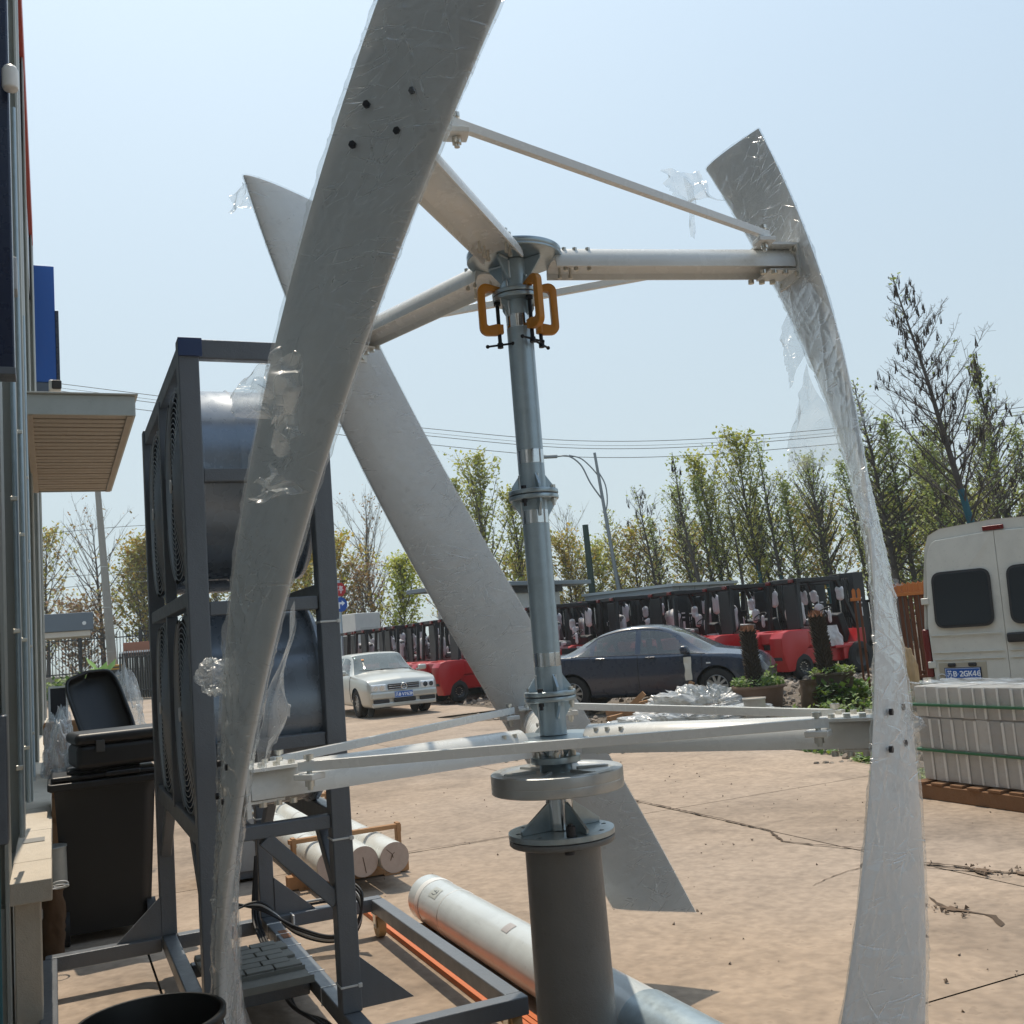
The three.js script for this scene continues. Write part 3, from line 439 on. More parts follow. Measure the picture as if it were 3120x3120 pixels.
// litter on the concrete
{
  const r = rng(61), chips = [];
  for (let i = 0; i < 260; i++) { const x = 1.2 + 5.5 * r(), z = -3 - 8 * r(), s = 0.004 + 0.012 * r() * r(); chips.push(at(new THREE.TetrahedronGeometry(s), x, s * 0.4, z, r() * 3, r() * 3, 0)); }
  { const q = rng(62); for (const [x, z] of [[4.86, -5.15], [4.25, -4.2], [5.28, -4.1], [4.72, -3.6], [5.0, -4.65], [5.1, -4.42]]) for (let i = 0; i < 16; i++) { const sz = 0.004 + 0.014 * q(); chips.push(at(new THREE.TetrahedronGeometry(sz), x + (q() - 0.5) * 0.2, 0.006 + sz * 0.4, z + (q() - 0.5) * 0.34, q() * 3, q() * 3, 0)); } }
  const o = struct('grit', chips, mat([0.22, 0.17, 0.13], 1)); o.userData.kind = 'stuff';
  M.scrap = mat([0.45, 0.37, 0.28], 0.9);
  for (const [x, z, a, l, w, lb] of [[4.0, -3.28, 0.7, 0.09, 0.045, 'torn scrap of cardboard lying on the concrete beside the wrapped blade'], [2.63, -5.6, 1.2, 0.05, 0.03, 'dark chip of debris on the bare concrete behind the grey tower tube'], [3.3, -3.5, 2.1, 0.035, 0.03, 'pale paper crumb on the sunlit concrete between tower tube and wrapped blade'], [2.52, -8.9, 0.3, 0.08, 0.05, 'brown dry leaf on the concrete beyond the stacked poles']]) single('litter_scrap', lb, 'litter', [rbox(l, 0.006, w, 0.002, 0, 0.004, 0)], M.scrap, [x, 0.001, z], a);
}

// large white pipe with a galvanised sleeve
M.pipe = mat([0.62, 0.67, 0.68], 0.24, 0, { map: rep(T.grime, 1.3), roughnessMap: rep(T.rough, 1.5) });
M.pole = mat([0.70, 0.71, 0.67], 0.3, 0, { map: rep(T.grime, 1.5), roughnessMap: rep(T.rough, 2) });
{
  const g = thing('white_pipe', 'thick white wrapped pipe lying on the concrete behind the turbine tower', 'pipe', [1.965, 0.132, -4.4]);
  const R = 0.13;
  part('barrel', [grid(44, 60, (u, v) => { const a = u * Math.PI * 2, z = -1.5 + 2.42 * v, rr = R * (1 + 0.008 * (noise3(Math.cos(a) * 3, Math.sin(a) * 3, z * 5) - 0.5)); return [rr * Math.cos(a), rr * Math.sin(a), z]; }), cyl(R, R, 0.004, 40, 0, 0, -1.5, Math.PI / 2)], M.pipe, g);
  part('tape_band', [lathe([[R + 0.001, -0.03], [R + 0.003, -0.028], [R + 0.003, 0.028], [R + 0.001, 0.03]], 44, 0, 0, -1.36, Math.PI / 2), lathe([[R + 0.001, -0.004], [R + 0.0025, 0], [R + 0.001, 0.004]], 44, 0, 0, -1.02, Math.PI / 2)], M.tie, g);
  const t = document.createElement('canvas'); t.width = 128; t.height = 128; const c = t.getContext('2d'); c.fillStyle = '#b9bdb8'; c.fillRect(0, 0, 128, 128); c.strokeStyle = '#3c4245'; c.lineWidth = 9; c.beginPath(); c.moveTo(25, 40); c.lineTo(70, 30); c.lineTo(96, 60); c.lineTo(90, 100); c.moveTo(60, 32); c.lineTo(52, 96); c.moveTo(30, 64); c.lineTo(60, 80); c.stroke();
  const ct = new THREE.CanvasTexture(t); ct.colorSpace = THREE.SRGBColorSpace;
  part('faded_marking', [grid(8, 2, (u, v) => { const a = (1.95 + 0.5 * u), z = -1.22 + 0.11 * v; return [(R + 0.002) * Math.cos(a), (R + 0.002) * Math.sin(a), z]; })], mat(0xffffff, 0.4, 0, { map: ct }), g, undefined, true);
  part('paper_label', [grid(8, 2, (u, v) => { const a = (1.75 + 0.45 * u), z = -0.25 + 0.07 * v; return [(R + 0.002) * Math.cos(a), (R + 0.002) * Math.sin(a), z]; })], mat([0.40, 0.38, 0.38], 0.6), g);
  part('steel_sleeve', [lathe([[R + 0.004, 0.92], [R + 0.006, 0.925], [R + 0.006, 1.4], [R, 1.41], [0, 1.41]], 44, 0, 0, 0, Math.PI / 2)], M.galv, g);
  for (const z of [-1.3, 0.7]) part('chock', [rbox(0.34, 0.05, 0.06, 0.005, 0, -0.108, z)], mat([0.20, 0.12, 0.06], 0.9), g);
}
// three wrapped poles held in a timber cradle
{
  M.timber = mat([0.42, 0.225, 0.105], 0.85, 0, { map: rep(T.streak, 2.5), bumpMap: rep(T.bumpF, 5), bumpScale: 0.002 });
  const ends = [[2.05, -6.83, 'rightmost white pole in the timber cradle, cut end cracked in a fork'], [1.845, -6.86, 'middle white pole in the timber cradle, straight crack in its end'], [1.64, -6.9, 'leftmost white pole in the timber cradle, half behind the rack post']];
  ends.forEach(([x, z, lb], k) => {
    const g = thing('wrapped_pole', lb, 'pole', [x, 0.2, z], 0, 'poles in the timber cradle'), R = 0.1;
    part('pole_body', [grid(32, 40, (u, v) => { const a = u * Math.PI * 2, zz = -3.6 * v, rr = R * (1 - 0.08 * v) * (1 + 0.015 * (noise3(a * 2, zz * 3, k) - 0.5)); return [rr * Math.cos(a), rr * Math.sin(a), zz]; })], M.pole, g);
    part('pole_end', [cyl(R - 0.001, R - 0.001, 0.004, 32, 0, 0, 0.001, Math.PI / 2)], mat([0.44, 0.36, 0.31], 0.85, 0, { map: rep(T.grime, 5) }), g, 'dull brown cut end');
    for (const zz of [-0.75, -1.9]) part('strap', [lathe([[R * (1 + 0.022 * zz) + 0.001, -0.006], [R * (1 + 0.022 * zz) + 0.0035, 0], [R * (1 + 0.022 * zz) + 0.001, 0.006]], 32, 0, 0, zz, Math.PI / 2)], M.cableGrey, g);
    const e = k === 0 ? [[[-0.055, 0.06], [-0.018, 0.025], [-0.012, 0.0]], [[0, 0.035], [-0.018, 0.02], [-0.03, -0.015]]] : [[[-0.005, 0.03], [0.004, -0.02], [0.012, -0.075]]];
    e.forEach((pl) => part('end_crack', [grid(1, pl.length - 1, (u, v) => { const i = Math.round(v * (pl.length - 1)); return [pl[i][0] + (u - 0.5) * 0.006, pl[i][1], 0.0045]; })], M.crack, g));
  });
  const cr = thing('timber_cradle', 'rough timber cradle holding three white poles off the concrete', 'cradle', [1.85, 0, -7.3]);
  for (const z of [0, -2.1]) {
    part('sleeper', [rbox(0.86, 0.085, 0.09, 0.004, 0, 0.0525, z)], M.timber, cr); part('skid', [rbox(0.12, 0.012, 0.12, 0.002, -0.3, 0.006, z), rbox(0.12, 0.012, 0.12, 0.002, 0.3, 0.006, z)], M.timber, cr);
    part('top_batten', [rbox(0.8, 0.03, 0.05, 0.004, -0.01, 0.322, z + 0.01)], M.timber, cr);
    for (const s of [-1, 1]) { part('upright', [rbox(0.028, 0.27, 0.07, 0.003, s * 0.375, 0.21, z)], M.timber, cr); part('nail_plate', [box(0.03, 0.05, 0.004, s * 0.375, 0.31, z + 0.04)], M.timber, cr); }
  }
  single('timber_offcut', 'thin orange timber offcut on the ground beside the cradle', 'timber', [rbox(0.03, 0.025, 0.75, 0.003, 0, 0.014, 0)], M.timber, [1.3, 0, -7.75], -0.1);
  single('thin_stick', 'thin pale stick lying in the shadow of the pole ends', 'stick', [rod([0, 0.006, 0], [0.03, 0.006, -0.36], 0.005, 6)], mat([0.5, 0.36, 0.2], 0.9), [1.86, 0.001, -6.28], 0);
}
// orange square bars under the outrigger
{
  M.orange = mat([0.60, 0.15, 0.035], 0.55, 0, { map: rep(T.grime, 2) });
  const where = ['nearest the rack', 'second from the rack', 'third from the rack', 'nearest the white pipe'];
  for (let i = 0; i < 4; i++) single('orange_bar', 'long orange painted square bar on the concrete, ' + where[i], 'steel bar', [rbox(0.027, 0.028, 2.75 + 0.06 * (i % 2), 0.003, 0, 0.0145, 0)], M.orange, [1.695 + i * 0.0315, 0.001, -5.16 + 0.05 * (i % 3)], 0, 'orange bars by the white pipe');
}
// slabs of brick facing lying on the rack base
{
  M.slab = mat([0.24, 0.235, 0.21], 0.9, 0, { map: rep(T.grime, 3) });
  const g = thing('brick_panel', 'grey embossed brick panel lying across the rack base rails', 'panel', [0.775, 0.206, -5.0]);
  part('panel_board', [rbox(0.41, 0.02, 0.5, 0.004, 0, 0.01, 0)], M.slab, g);
  for (let j = 0; j < 6; j++) for (let i = 0; i < 3; i++) part('brick', [rbox(0.118, 0.012, 0.068, 0.003, -0.125 + i * 0.125 + (j % 2 ? 0.02 : -0.02), 0.0265, -0.2 + j * 0.078)], M.slab, g);
  single('steel_tray', 'flat grey steel tray on the rack base in front of the brick panel', 'tray', [rbox(0.42, 0.012, 0.17, 0.003, 0, 0.006, 0), box(0.42, 0.03, 0.006, 0, 0.015, 0.083), box(0.42, 0.03, 0.006, 0, 0.015, -0.083)], M.slab, [0.775, 0.207, -4.66], 0.02);
}
// steel cabinet behind the rack
{
  const g = thing('steel_cabinet', 'upright grey cabinet with a rusty edge just behind the rack', 'cabinet', [1.16, 0, -8.05]);
  part('cabinet_body', [rbox(0.42, 0.95, 0.42, 0.01, 0, 0.49, 0)], M.rack, g); part('cabinet_edge', [rbox(0.02, 0.93, 0.012, 0.002, 0.2, 0.49, 0.214)], M.rackRust, g);
  part('cabinet_door', [rbox(0.33, 0.86, 0.012, 0.004, -0.02, 0.5, 0.215)], mat([0.33, 0.35, 0.36], 0.5, 0.2, { map: rep(T.grime, 2) }), g);
  part('cabinet_foot', [box(0.05, 0.03, 0.05, -0.17, 0.015, -0.17), box(0.05, 0.03, 0.05, 0.17, 0.015, 0.17), box(0.05, 0.03, 0.05, -0.17, 0.015, 0.17), box(0.05, 0.03, 0.05, 0.17, 0.015, -0.17)], M.rack, g);
}
// wheelie bin and what is heaped on it
M.blackPlastic = mat([0.010, 0.010, 0.011], 0.42);
{
  const g = thing('wheeled_bin', 'black plastic wheeled bin between the wall ledge and the rack', 'bin', [0.27, 0, -7.15]);
  part('bin_body', [grid(4 * 8, 10, (u, v) => { const a = u * 4, s = Math.floor(a) % 4, f = a - Math.floor(a), w = 0.235 + 0.05 * v, d = 0.28 + 0.06 * v, q = [[-1, 1], [1, 1], [1, -1], [-1, -1]], p = q[s], n = q[(s + 1) % 4]; return [(p[0] + (n[0] - p[0]) * f) * w, 0.06 + 0.86 * v, (p[1] + (n[1] - p[1]) * f) * d]; }), box(0.47, 0.01, 0.56, 0, 0.062, 0)], M.blackPlastic, g);
  part('bin_rim', [rbox(0.62, 0.045, 0.06, 0.01, 0, 0.925, 0.35), rbox(0.62, 0.045, 0.06, 0.01, 0, 0.925, -0.35), rbox(0.05, 0.045, 0.66, 0.01, -0.295, 0.925, 0), rbox(0.05, 0.045, 0.66, 0.01, 0.295, 0.925, 0)], M.blackPlastic, g);
  part('bin_lid', [rbox(0.6, 0.035, 0.7, 0.015, 0, 0.967, 0), rbox(0.42, 0.03, 0.5, 0.012, 0, 0.99, 0), rbox(0.2, 0.03, 0.05, 0.01, 0.1, 0.975, 0.36)], M.blackPlastic, g);
  for (const s of [-1, 1]) part('bin_wheel', [cyl(0.1, 0.1, 0.05, 24, s * 0.24, 0.1, 0.27, 0, 0, Math.PI / 2)], M.cable, g);
  const b = thing('black_case', 'glossy black moulded case lying on the wheeled bin', 'case', [0.4, 1.006, -6.98], 0.12);
  part('case_shell', [rbox(0.62, 0.15, 0.4, 0.04, 0, 0.08, 0)], M.blackPlastic, b); part('case_lid', [rbox(0.64, 0.07, 0.42, 0.032, 0, 0.185, 0)], M.blackPlastic, b);
  part('case_latch', [rbox(0.05, 0.07, 0.015, 0.004, -0.18, 0.14, 0.208), rbox(0.05, 0.07, 0.015, 0.004, 0.16, 0.14, 0.208)], mat([0.06, 0.06, 0.06], 0.5), b);
  // leaning roof-box half
  const t = thing('black_tray', 'open black plastic tub tilted up behind the case on the bin', 'tub', [0.3, 1.0, -8.9], 0.0);
  const sec = (v) => 0.19 * Math.pow(Math.max(0, 1 - Math.pow(Math.abs(2 * v - 1), 5)), 0.28) + 0.004;
  const tray = part('tub_shell', [grid(20, 30, (u, v) => { const a = (u - 0.5) * Math.PI * 1.0, w = sec(v); return [w * Math.sin(a), -0.11 * Math.pow(Math.cos(a), 0.6), (v - 0.5) * 0.66]; })], M.blackPlastic, t);
  part('tub_rim', [tube((() => { const o = []; for (let i = 0; i <= 20; i++) o.push([sec(i / 20), 0.0, (i / 20 - 0.5) * 0.66]); for (let i = 20; i >= 0; i--) o.push([-sec(i / 20), 0.0, (i / 20 - 0.5) * 0.66]); return o; })(), 0.014, 90, 6)], M.blackPlastic, t);
  t.rotation.set(1.05, 0.55, 0.35, 'YXZ'); t.position.set(0.33, 1.3, -8.75);
  const st = thing('steel_drum', 'dark oil drum carrying the tilted tub beyond the wheeled bin', 'drum', [0.34, 0, -8.8]);
  part('drum_wall', [lathe([[0.28, 0], [0.29, 0.01], [0.28, 0.02], [0.28, 0.3], [0.287, 0.31], [0.28, 0.32], [0.28, 0.62], [0.287, 0.63], [0.28, 0.64], [0.28, 0.98], [0.29, 0.99], [0.28, 1.0]], 36)], M.rack, st); part('drum_top', [cyl(0.278, 0.278, 0.01, 36, 0, 0.985, 0)], M.rack, st);
}
// crumpled film heaps
function heap(name, label, pos, sx, sy, sz, seed, m = M.filmLoose, cat = 'plastic film', cr = 0) {
  const g = grid(70, 46, (u, v) => { const a = u * Math.PI * 2, t = v * Math.PI * 0.5, n = 0.55 + 0.75 * noise3(Math.cos(a) * 1.8 + seed, Math.sin(a) * 1.8, t * 2.4) + 0.3 * (noise3(Math.cos(a) * 5 + seed, Math.sin(a) * 5, t * 5) - 0.5) + (0.14 + cr) * (1 - 2 * Math.abs(noise3(Math.cos(a) * 9, Math.sin(a) * 9 + seed, t * 8) - 0.5)) + cr * (noise3(Math.cos(a) * 17, Math.sin(a) * 17 + seed, t * 15) - 0.5); const c = Math.cos(t); return [Math.cos(a) * c * n * sx, Math.sin(t) * n * sy, Math.sin(a) * c * n * sz]; });
  return single(name, label, cat, g, m, pos);
}
M.milky = mat([0.80, 0.81, 0.80], 0.26, 0, { transmission: 0.62, ior: 1.45, thickness: 0, bumpMap: rep(filmBump, 1.5), bumpScale: 0.012 });
heap('film_heap', 'crumpled clear film heaped by the wall ledge next to the bin', [0.02, 0.94, -7.45], 0.1, 0.34, 0.2, 3);
heap('film_heap', 'bunch of shiny crumpled film behind the tilted black tub', [0.55, 0.98, -9.35], 0.16, 0.5, 0.16, 8);
single('leaning_frame', 'small white framed black panel leaning upright against the wall', 'framed panel', [box(0.13, 0.26, 0.012, 0, 0.14, 0)], mat([0.02, 0.02, 0.025], 0.4), [0.03, 1.2, -9.62], 0.1);
{
  const f = scene.children[scene.children.length - 1];
  f.userData.label = 'small black panel with a white frame leaning beside the wall ledge';
  part('frame', [rbox(0.15, 0.016, 0.02, 0.003, 0, 0.28, 0.004), rbox(0.15, 0.016, 0.02, 0.003, 0, 0.005, 0.004), rbox(0.016, 0.26, 0.02, 0.003, -0.068, 0.143, 0.004), rbox(0.016, 0.26, 0.02, 0.003, 0.068, 0.143, 0.004)], mat([0.6, 0.6, 0.57], 0.6), f);
  const t = thing('packing_crate', 'weathered wooden crate under the leaning panel by the wall', 'crate', [0.06, 0, -9.6]);
  for (let i = 0; i < 6; i++) part('crate_slat', [rbox(0.3, 0.16, 0.02, 0.003, 0, 0.1 + i * 0.2, 0.14)], M.timber, t);
  part('crate_body', [rbox(0.29, 1.18, 0.26, 0.004, 0, 0.6, 0)], M.timber, t);
}
// open black bucket near the camera
{
  const g = thing('black_bucket', 'round black rubber bucket close to the camera beside the rack foot', 'bucket', [0.235, 0, -3.33]);
  part('bucket_wall', [lathe([[0.15, 0.0], [0.155, 0.01], [0.2, 0.56], [0.212, 0.565], [0.212, 0.585], [0.197, 0.585], [0.148, 0.02], [0, 0.02]], 56)], M.blackPlastic, g);
  part('handle', [tube([[-0.2, 0.55, 0], [-0.21, 0.45, 0.1], [0, 0.38, 0.24], [0.21, 0.45, 0.1], [0.2, 0.55, 0]], 0.005, 30)], M.zinc, g);
}
// oddments under the ledge
single('paint_tin', 'pale grey tin standing under the wall ledge beside the bin', 'tin', [lathe([[0, 0], [0.075, 0], [0.078, 0.01], [0.075, 0.2], [0.079, 0.205], [0.079, 0.215], [0, 0.2]], 28)], mat([0.42, 0.41, 0.37], 0.5, 0.3, { map: rep(T.grime, 5) }), [-0.03, 0.39, -6.75]);
single('rotten_log', 'crumbling brown log stump standing between ledge and bin', 'log', [grid(20, 14, (u, v) => { const a = u * Math.PI * 2, r = 0.055 * (0.8 + 0.5 * noise3(Math.cos(a) * 3, Math.sin(a) * 3, v * 9)); return [r * Math.cos(a), v * 0.4, r * Math.sin(a)]; }), cyl(0.055, 0.055, 0.01, 16, 0, 0.39, 0)], mat([0.11, 0.06, 0.03], 1, 0, { map: rep(T.grime, 8) }), [-0.03, 0, -6.6]);
single('wire_coil', 'loose coil of white wire hung beside the bin', 'wire', [new THREE.TorusGeometry(0.05, 0.004, 6, 30).rotateX(1.2).translate(0, 0, 0), new THREE.TorusGeometry(0.042, 0.004, 6, 30).rotateX(1.0).translate(0.006, 0.012, 0)], M.tie, [-0.0, 0.43, -6.42]);
// ---------- the factory building ----------
M.cladding = mat([0.50, 0.52, 0.50], 0.5, 0.1, { map: rep(T.streak, 0.6), roughnessMap: rep(T.rough, 1) });
M.column = mat([0.47, 0.48, 0.44], 0.6, 0, { map: rep(T.streak, 0.9) });
M.navy = mat([0.012, 0.02, 0.05], 0.35, 0, { roughnessMap: rep(T.rough, 2) });
M.blueSign = mat([0.006, 0.10, 0.42], 0.4);
M.redTrim = mat([0.45, 0.04, 0.025], 0.45);
M.sill = mat([0.62, 0.55, 0.45], 0.6, 0, { map: rep(T.grime, 2.2), bumpMap: rep(T.bumpF, 3), bumpScale: 0.003 });
const factory = thing('factory_building', 'tall pale metal clad factory wall with steel columns along the yard', 'building');
{
  part('wall', [box(9.5, 9.3, 50, -0.42 - 4.75, 4.65, -0.5)], M.cladding, factory);
  const ribs = []; for (let i = 0; i < 118; i++) ribs.push(rbox(0.05, 8.3, 0.09, 0.012, -0.405, 4.95, -25.3 + i * 0.21));
  part('cladding_ribs', ribs, M.cladding, factory).userData.kind = 'stuff';
  for (const [z, xf, w] of [[-4.9, -0.19, 0.3], [-6.25, -0.165, 0.28], [-7.8, -0.15, 0.2], [-11.2, -0.15, 0.3], [-16, -0.15, 0.3], [-21, -0.15, 0.3], [-25.2, -0.16, 0.3], [-1.6, -0.2, 0.3]]) {
    const c = part('column', [rbox(xf + 0.43, 8.9, 0.012, 0.002, (xf - 0.43) / 2, 4.55, z), rbox(0.016, 8.9, w, 0.003, xf, 4.55, z - 0.02), rbox(0.016, 8.9, w, 0.003, -0.39, 4.55, z - 0.02)], M.column, factory);
    part('column_foot', [rbox(xf + 0.45, 0.03, w + 0.06, 0.004, (xf - 0.43) / 2, 0.016, z)], M.column, c);
  }
  for (const [x, z] of [[-0.2, -9.2], [-0.22, -13.1], [-0.2, -18.3]]) part('downpipe', [rod([x, 0.3, z], [x, 9.0, z], 0.055, 14)], M.cladding, factory);
  part('eave', [rbox(0.5, 0.5, 50.2, 0.02, -0.44, 9.15, -0.5)], M.navy, factory); part('eave_trim', [rbox(0.06, 0.4, 9, 0.01, -0.16, 8.2, -11.8)], M.redTrim, factory); part('eave_band', [rbox(0.05, 1.9, 20, 0.01, -0.205, 8.0, -14)], M.navy, factory);
  // window sill ledge of tiled render
  const sill = part('sill_ledge', [rbox(0.16, 0.09, 0.5, 0.006, -0.105, 0.72, -5.05)], M.sill, factory);
  for (let i = 1; i < 34; i++) part('sill_tile', [rbox(0.16 + 0.006 * (i % 3 === 0), 0.09, 0.495, 0.006, -0.105 - 0.0016 * i, 0.72 + 0.0015 * (i % 2), -5.05 - i * 0.5)], M.sill, factory);
  part('plinth', [box(0.26, 0.67, 17, -0.33, 0.337, -13.3)], M.column, factory); part('plinth_pier', [rbox(0.1, 0.672, 0.24, 0.006, -0.12, 0.337, -4.98)], M.sill, factory);
  part('window_frame', [rbox(0.05, 0.08, 3.2, 0.006, -0.37, 4.3, -9.4), rbox(0.05, 0.08, 3.2, 0.006, -0.37, 2.0, -9.4)], M.column, factory);
  for (const [z, y1] of [[-5.12, 3.4], [-6.46, 5.0], [-8.0, 4.2]]) { const cd = part('conduit', [rod([-0.14, 0.9, z], [-0.14, y1, z], 0.011, 8)], M.galv, factory); for (let k = 0; k < 4; k++) part('conduit_clip', [rbox(0.03, 0.02, 0.035, 0.003, -0.145, 1.2 + k * 0.6, z)], M.zinc, cd); }
  part('junction_box', [rbox(0.06, 0.16, 0.12, 0.008, -0.14, 3.45, -5.12)], M.cableGrey, factory);
  part('cement_stain', [box(0.1, 0.002, 0.14, -0.11, 0.7675, -5.93)], mat([0.28, 0.28, 0.27], 0.9), factory);
}
{ // loading bay canopy over and behind the viewpoint
  const b = thing('loading_canopy', 'broad steel loading canopy projecting from the factory wall over the bay', 'canopy', [0, 4.3, 3.4]);
  part('deck', [rbox(3.0, 0.2, 9.8, 0.02, 1.1, 0.1, 0)], M.navy, b);
  for (const x of [0.6, 2.4]) part('beam', [rbox(0.12, 0.18, 9.7, 0.01, x, -0.095, 0)], M.column, b);
}
{ // signs and canopy
  const s = thing('navy_sign', 'dark navy projecting sign panel high on the factory wall', 'sign', [-0.262, 2.77, -4.3]);
  part('sign_panel', [rbox(0.31, 4.2, 0.1, 0.01, 0, 2.1, 0)], M.navy, s); part('sign_frame', [rbox(0.315, 0.03, 0.12, 0.004, 0, -0.01, 0)], M.rack, s);
  const l = thing('wall_lamp', 'white cylindrical lamp sticking out high on the factory wall', 'wall lamp', [-0.1, 3.88, -4.2]);
  part('lamp_body', [lathe([[0, 0], [0.025, 0.003], [0.03, 0.015], [0.03, 0.085], [0.022, 0.1], [0, 0.105]], 28)], mat([0.78, 0.74, 0.68], 0.3), l); part('lamp_bracket', [box(0.03, 0.02, 0.08, 0, 0.05, -0.045)], M.rack, l);
  const b = thing('blue_sign_box', 'bright blue projecting sign box above a slate panel on the factory wall', 'sign', [-0.2, 0, -20]);
  part('blue_panel', [rbox(0.56, 2.2, 0.2, 0.01, 0.1, 7.95, 0)], M.blueSign, b); part('slate_panel', [rbox(0.56, 1.04, 0.19, 0.01, 0.1, 6.32, 0)], mat([0.10, 0.13, 0.17], 0.5), b); part('sign_edge', [rbox(0.06, 2.4, 0.22, 0.008, 0.41, 7.0, 0.0)], M.navy, b); part('red_strip', [rbox(0.05, 3.4, 0.21, 0.006, -0.18, 7.4, 0.02)], M.redTrim, b);
  const c = thing('canopy', 'small metal canopy with a ribbed underside fixed to the factory wall', 'canopy', [-0.15, 3.6, -10.42]);
  part('fascia', [rbox(0.8, 0.16, 0.02, 0.004, 0.39, 0.07, 1.89), rbox(0.02, 0.16, 3.78, 0.004, 0.79, 0.07, 0), rbox(0.8, 0.16, 0.02, 0.004, 0.39, 0.07, -1.89)], mat([0.40, 0.43, 0.41], 0.5, 0, { map: rep(T.grime, 1.5) }), c);
  part('roof_sheet', [rbox(0.84, 0.012, 3.86, 0.003, 0.4, 0.158, 0)], M.column, c);
  M.soffit = mat([0.40, 0.34, 0.27], 0.7, 0, { map: rep(T.streak, 2) });
  for (let i = 0; i < 24; i++) part('soffit_slat', [rbox(0.74, 0.02, 0.115, 0.008, 0.39, 0.006 + 0.002 * (i % 2), -1.79 + i * 0.1555)], M.soffit, c);
  part('soffit_board', [box(0.76, 0.01, 3.74, 0.39, 0.035, 0)], M.soffit, c);
  part('edge_trim', [rbox(0.05, 0.03, 3.76, 0.004, 0.76, -0.002, 0), rbox(0.06, 0.03, 3.76, 0.004, 0.02, -0.002, 0)], M.soffit, c);
  const cc = thing('security_camera', 'small white security camera on a bracket below the blue sign', 'camera', [-0.12, 5.0, -13.6]);
  part('camera_body', [rbox(0.14, 0.13, 0.32, 0.02, 0.22, 0.12, 0.05, 0.15)], mat([0.66, 0.66, 0.62], 0.4), cc); part('camera_lens', [rbox(0.11, 0.11, 0.06, 0.02, 0.24, 0.1, 0.22, 0.15)], M.cable, cc); part('camera_bracket', [rbox(0.3, 0.025, 0.03, 0.004, 0.07, -0.03, 0), rbox(0.03, 0.12, 0.03, 0.004, 0.2, 0.03, 0)], mat([0.66, 0.66, 0.62], 0.4), cc);
  single('teal_board', 'narrow teal edged board standing against the nearest wall column', 'board', [rbox(0.05, 0.62, 0.03, 0.004, 0, 0.31, 0)], mat([0.05, 0.17, 0.20], 0.6), [-0.232, 0.28, -4.62]);
  single('meter_box', 'dark grey meter box on the nearest wall column', 'box', [rbox(0.1, 0.5, 0.12, 0.008, 0, 0.25, 0)], M.rack, [-0.225, 0.95, -4.66]);
}
// ---------- vehicles ----------
function interp(tb) { return (x) => { if (x <= tb[0][0]) return tb[0][1]; for (let i = 0; i < tb.length - 1; i++) if (x <= tb[i + 1][0]) { const [x0, y0] = tb[i], [x1, y1] = tb[i + 1], h = x1 - x0, s = (k) => { const a = tb[Math.max(0, k - 1)], b = tb[Math.min(tb.length - 1, k + 1)]; return (b[1] - a[1]) / (b[0] - a[0]); }; const t = (x - x0) / h, t2 = t * t, t3 = t2 * t; let m0 = s(i) * h, m1 = s(i + 1) * h; const d = y1 - y0; if (m0 * d < 0) m0 = 0; if (m1 * d < 0) m1 = 0; m0 = Math.sign(m0) * Math.min(Math.abs(m0), 2.5 * Math.abs(d)); m1 = Math.sign(m1) * Math.min(Math.abs(m1), 2.5 * Math.abs(d)); return y0 * (2 * t3 - 3 * t2 + 1) + m0 * (t3 - 2 * t2 + t) + y1 * (-2 * t3 + 3 * t2) + m1 * (t3 - t2); } return tb[tb.length - 1][1]; }; }
M.glass = mat([0.42, 0.50, 0.50], 0.03, 0, { transmission: 0.75, ior: 1.5, thickness: 0 });
M.tintGlass = mat([0.44, 0.49, 0.50], 0.03, 0, { transmission: 0.8, ior: 1.5, thickness: 0 });
M.tyre = mat([0.022, 0.021, 0.02], 0.9, 0, { map: rep(T.grime, 3) });
M.alloy = mat([0.36, 0.35, 0.33], 0.42, 0.6);
M.trim = mat([0.02, 0.02, 0.022], 0.6);
M.chrome = mat([0.75, 0.76, 0.77], 0.12, 1);
M.lampGlass = mat([0.75, 0.78, 0.8], 0.1, 0.2);
M.redLens = mat([0.14, 0.008, 0.008], 0.25);
M.amber = mat([0.75, 0.28, 0.05], 0.3);
M.seat = mat([0.10, 0.10, 0.10], 0.9);
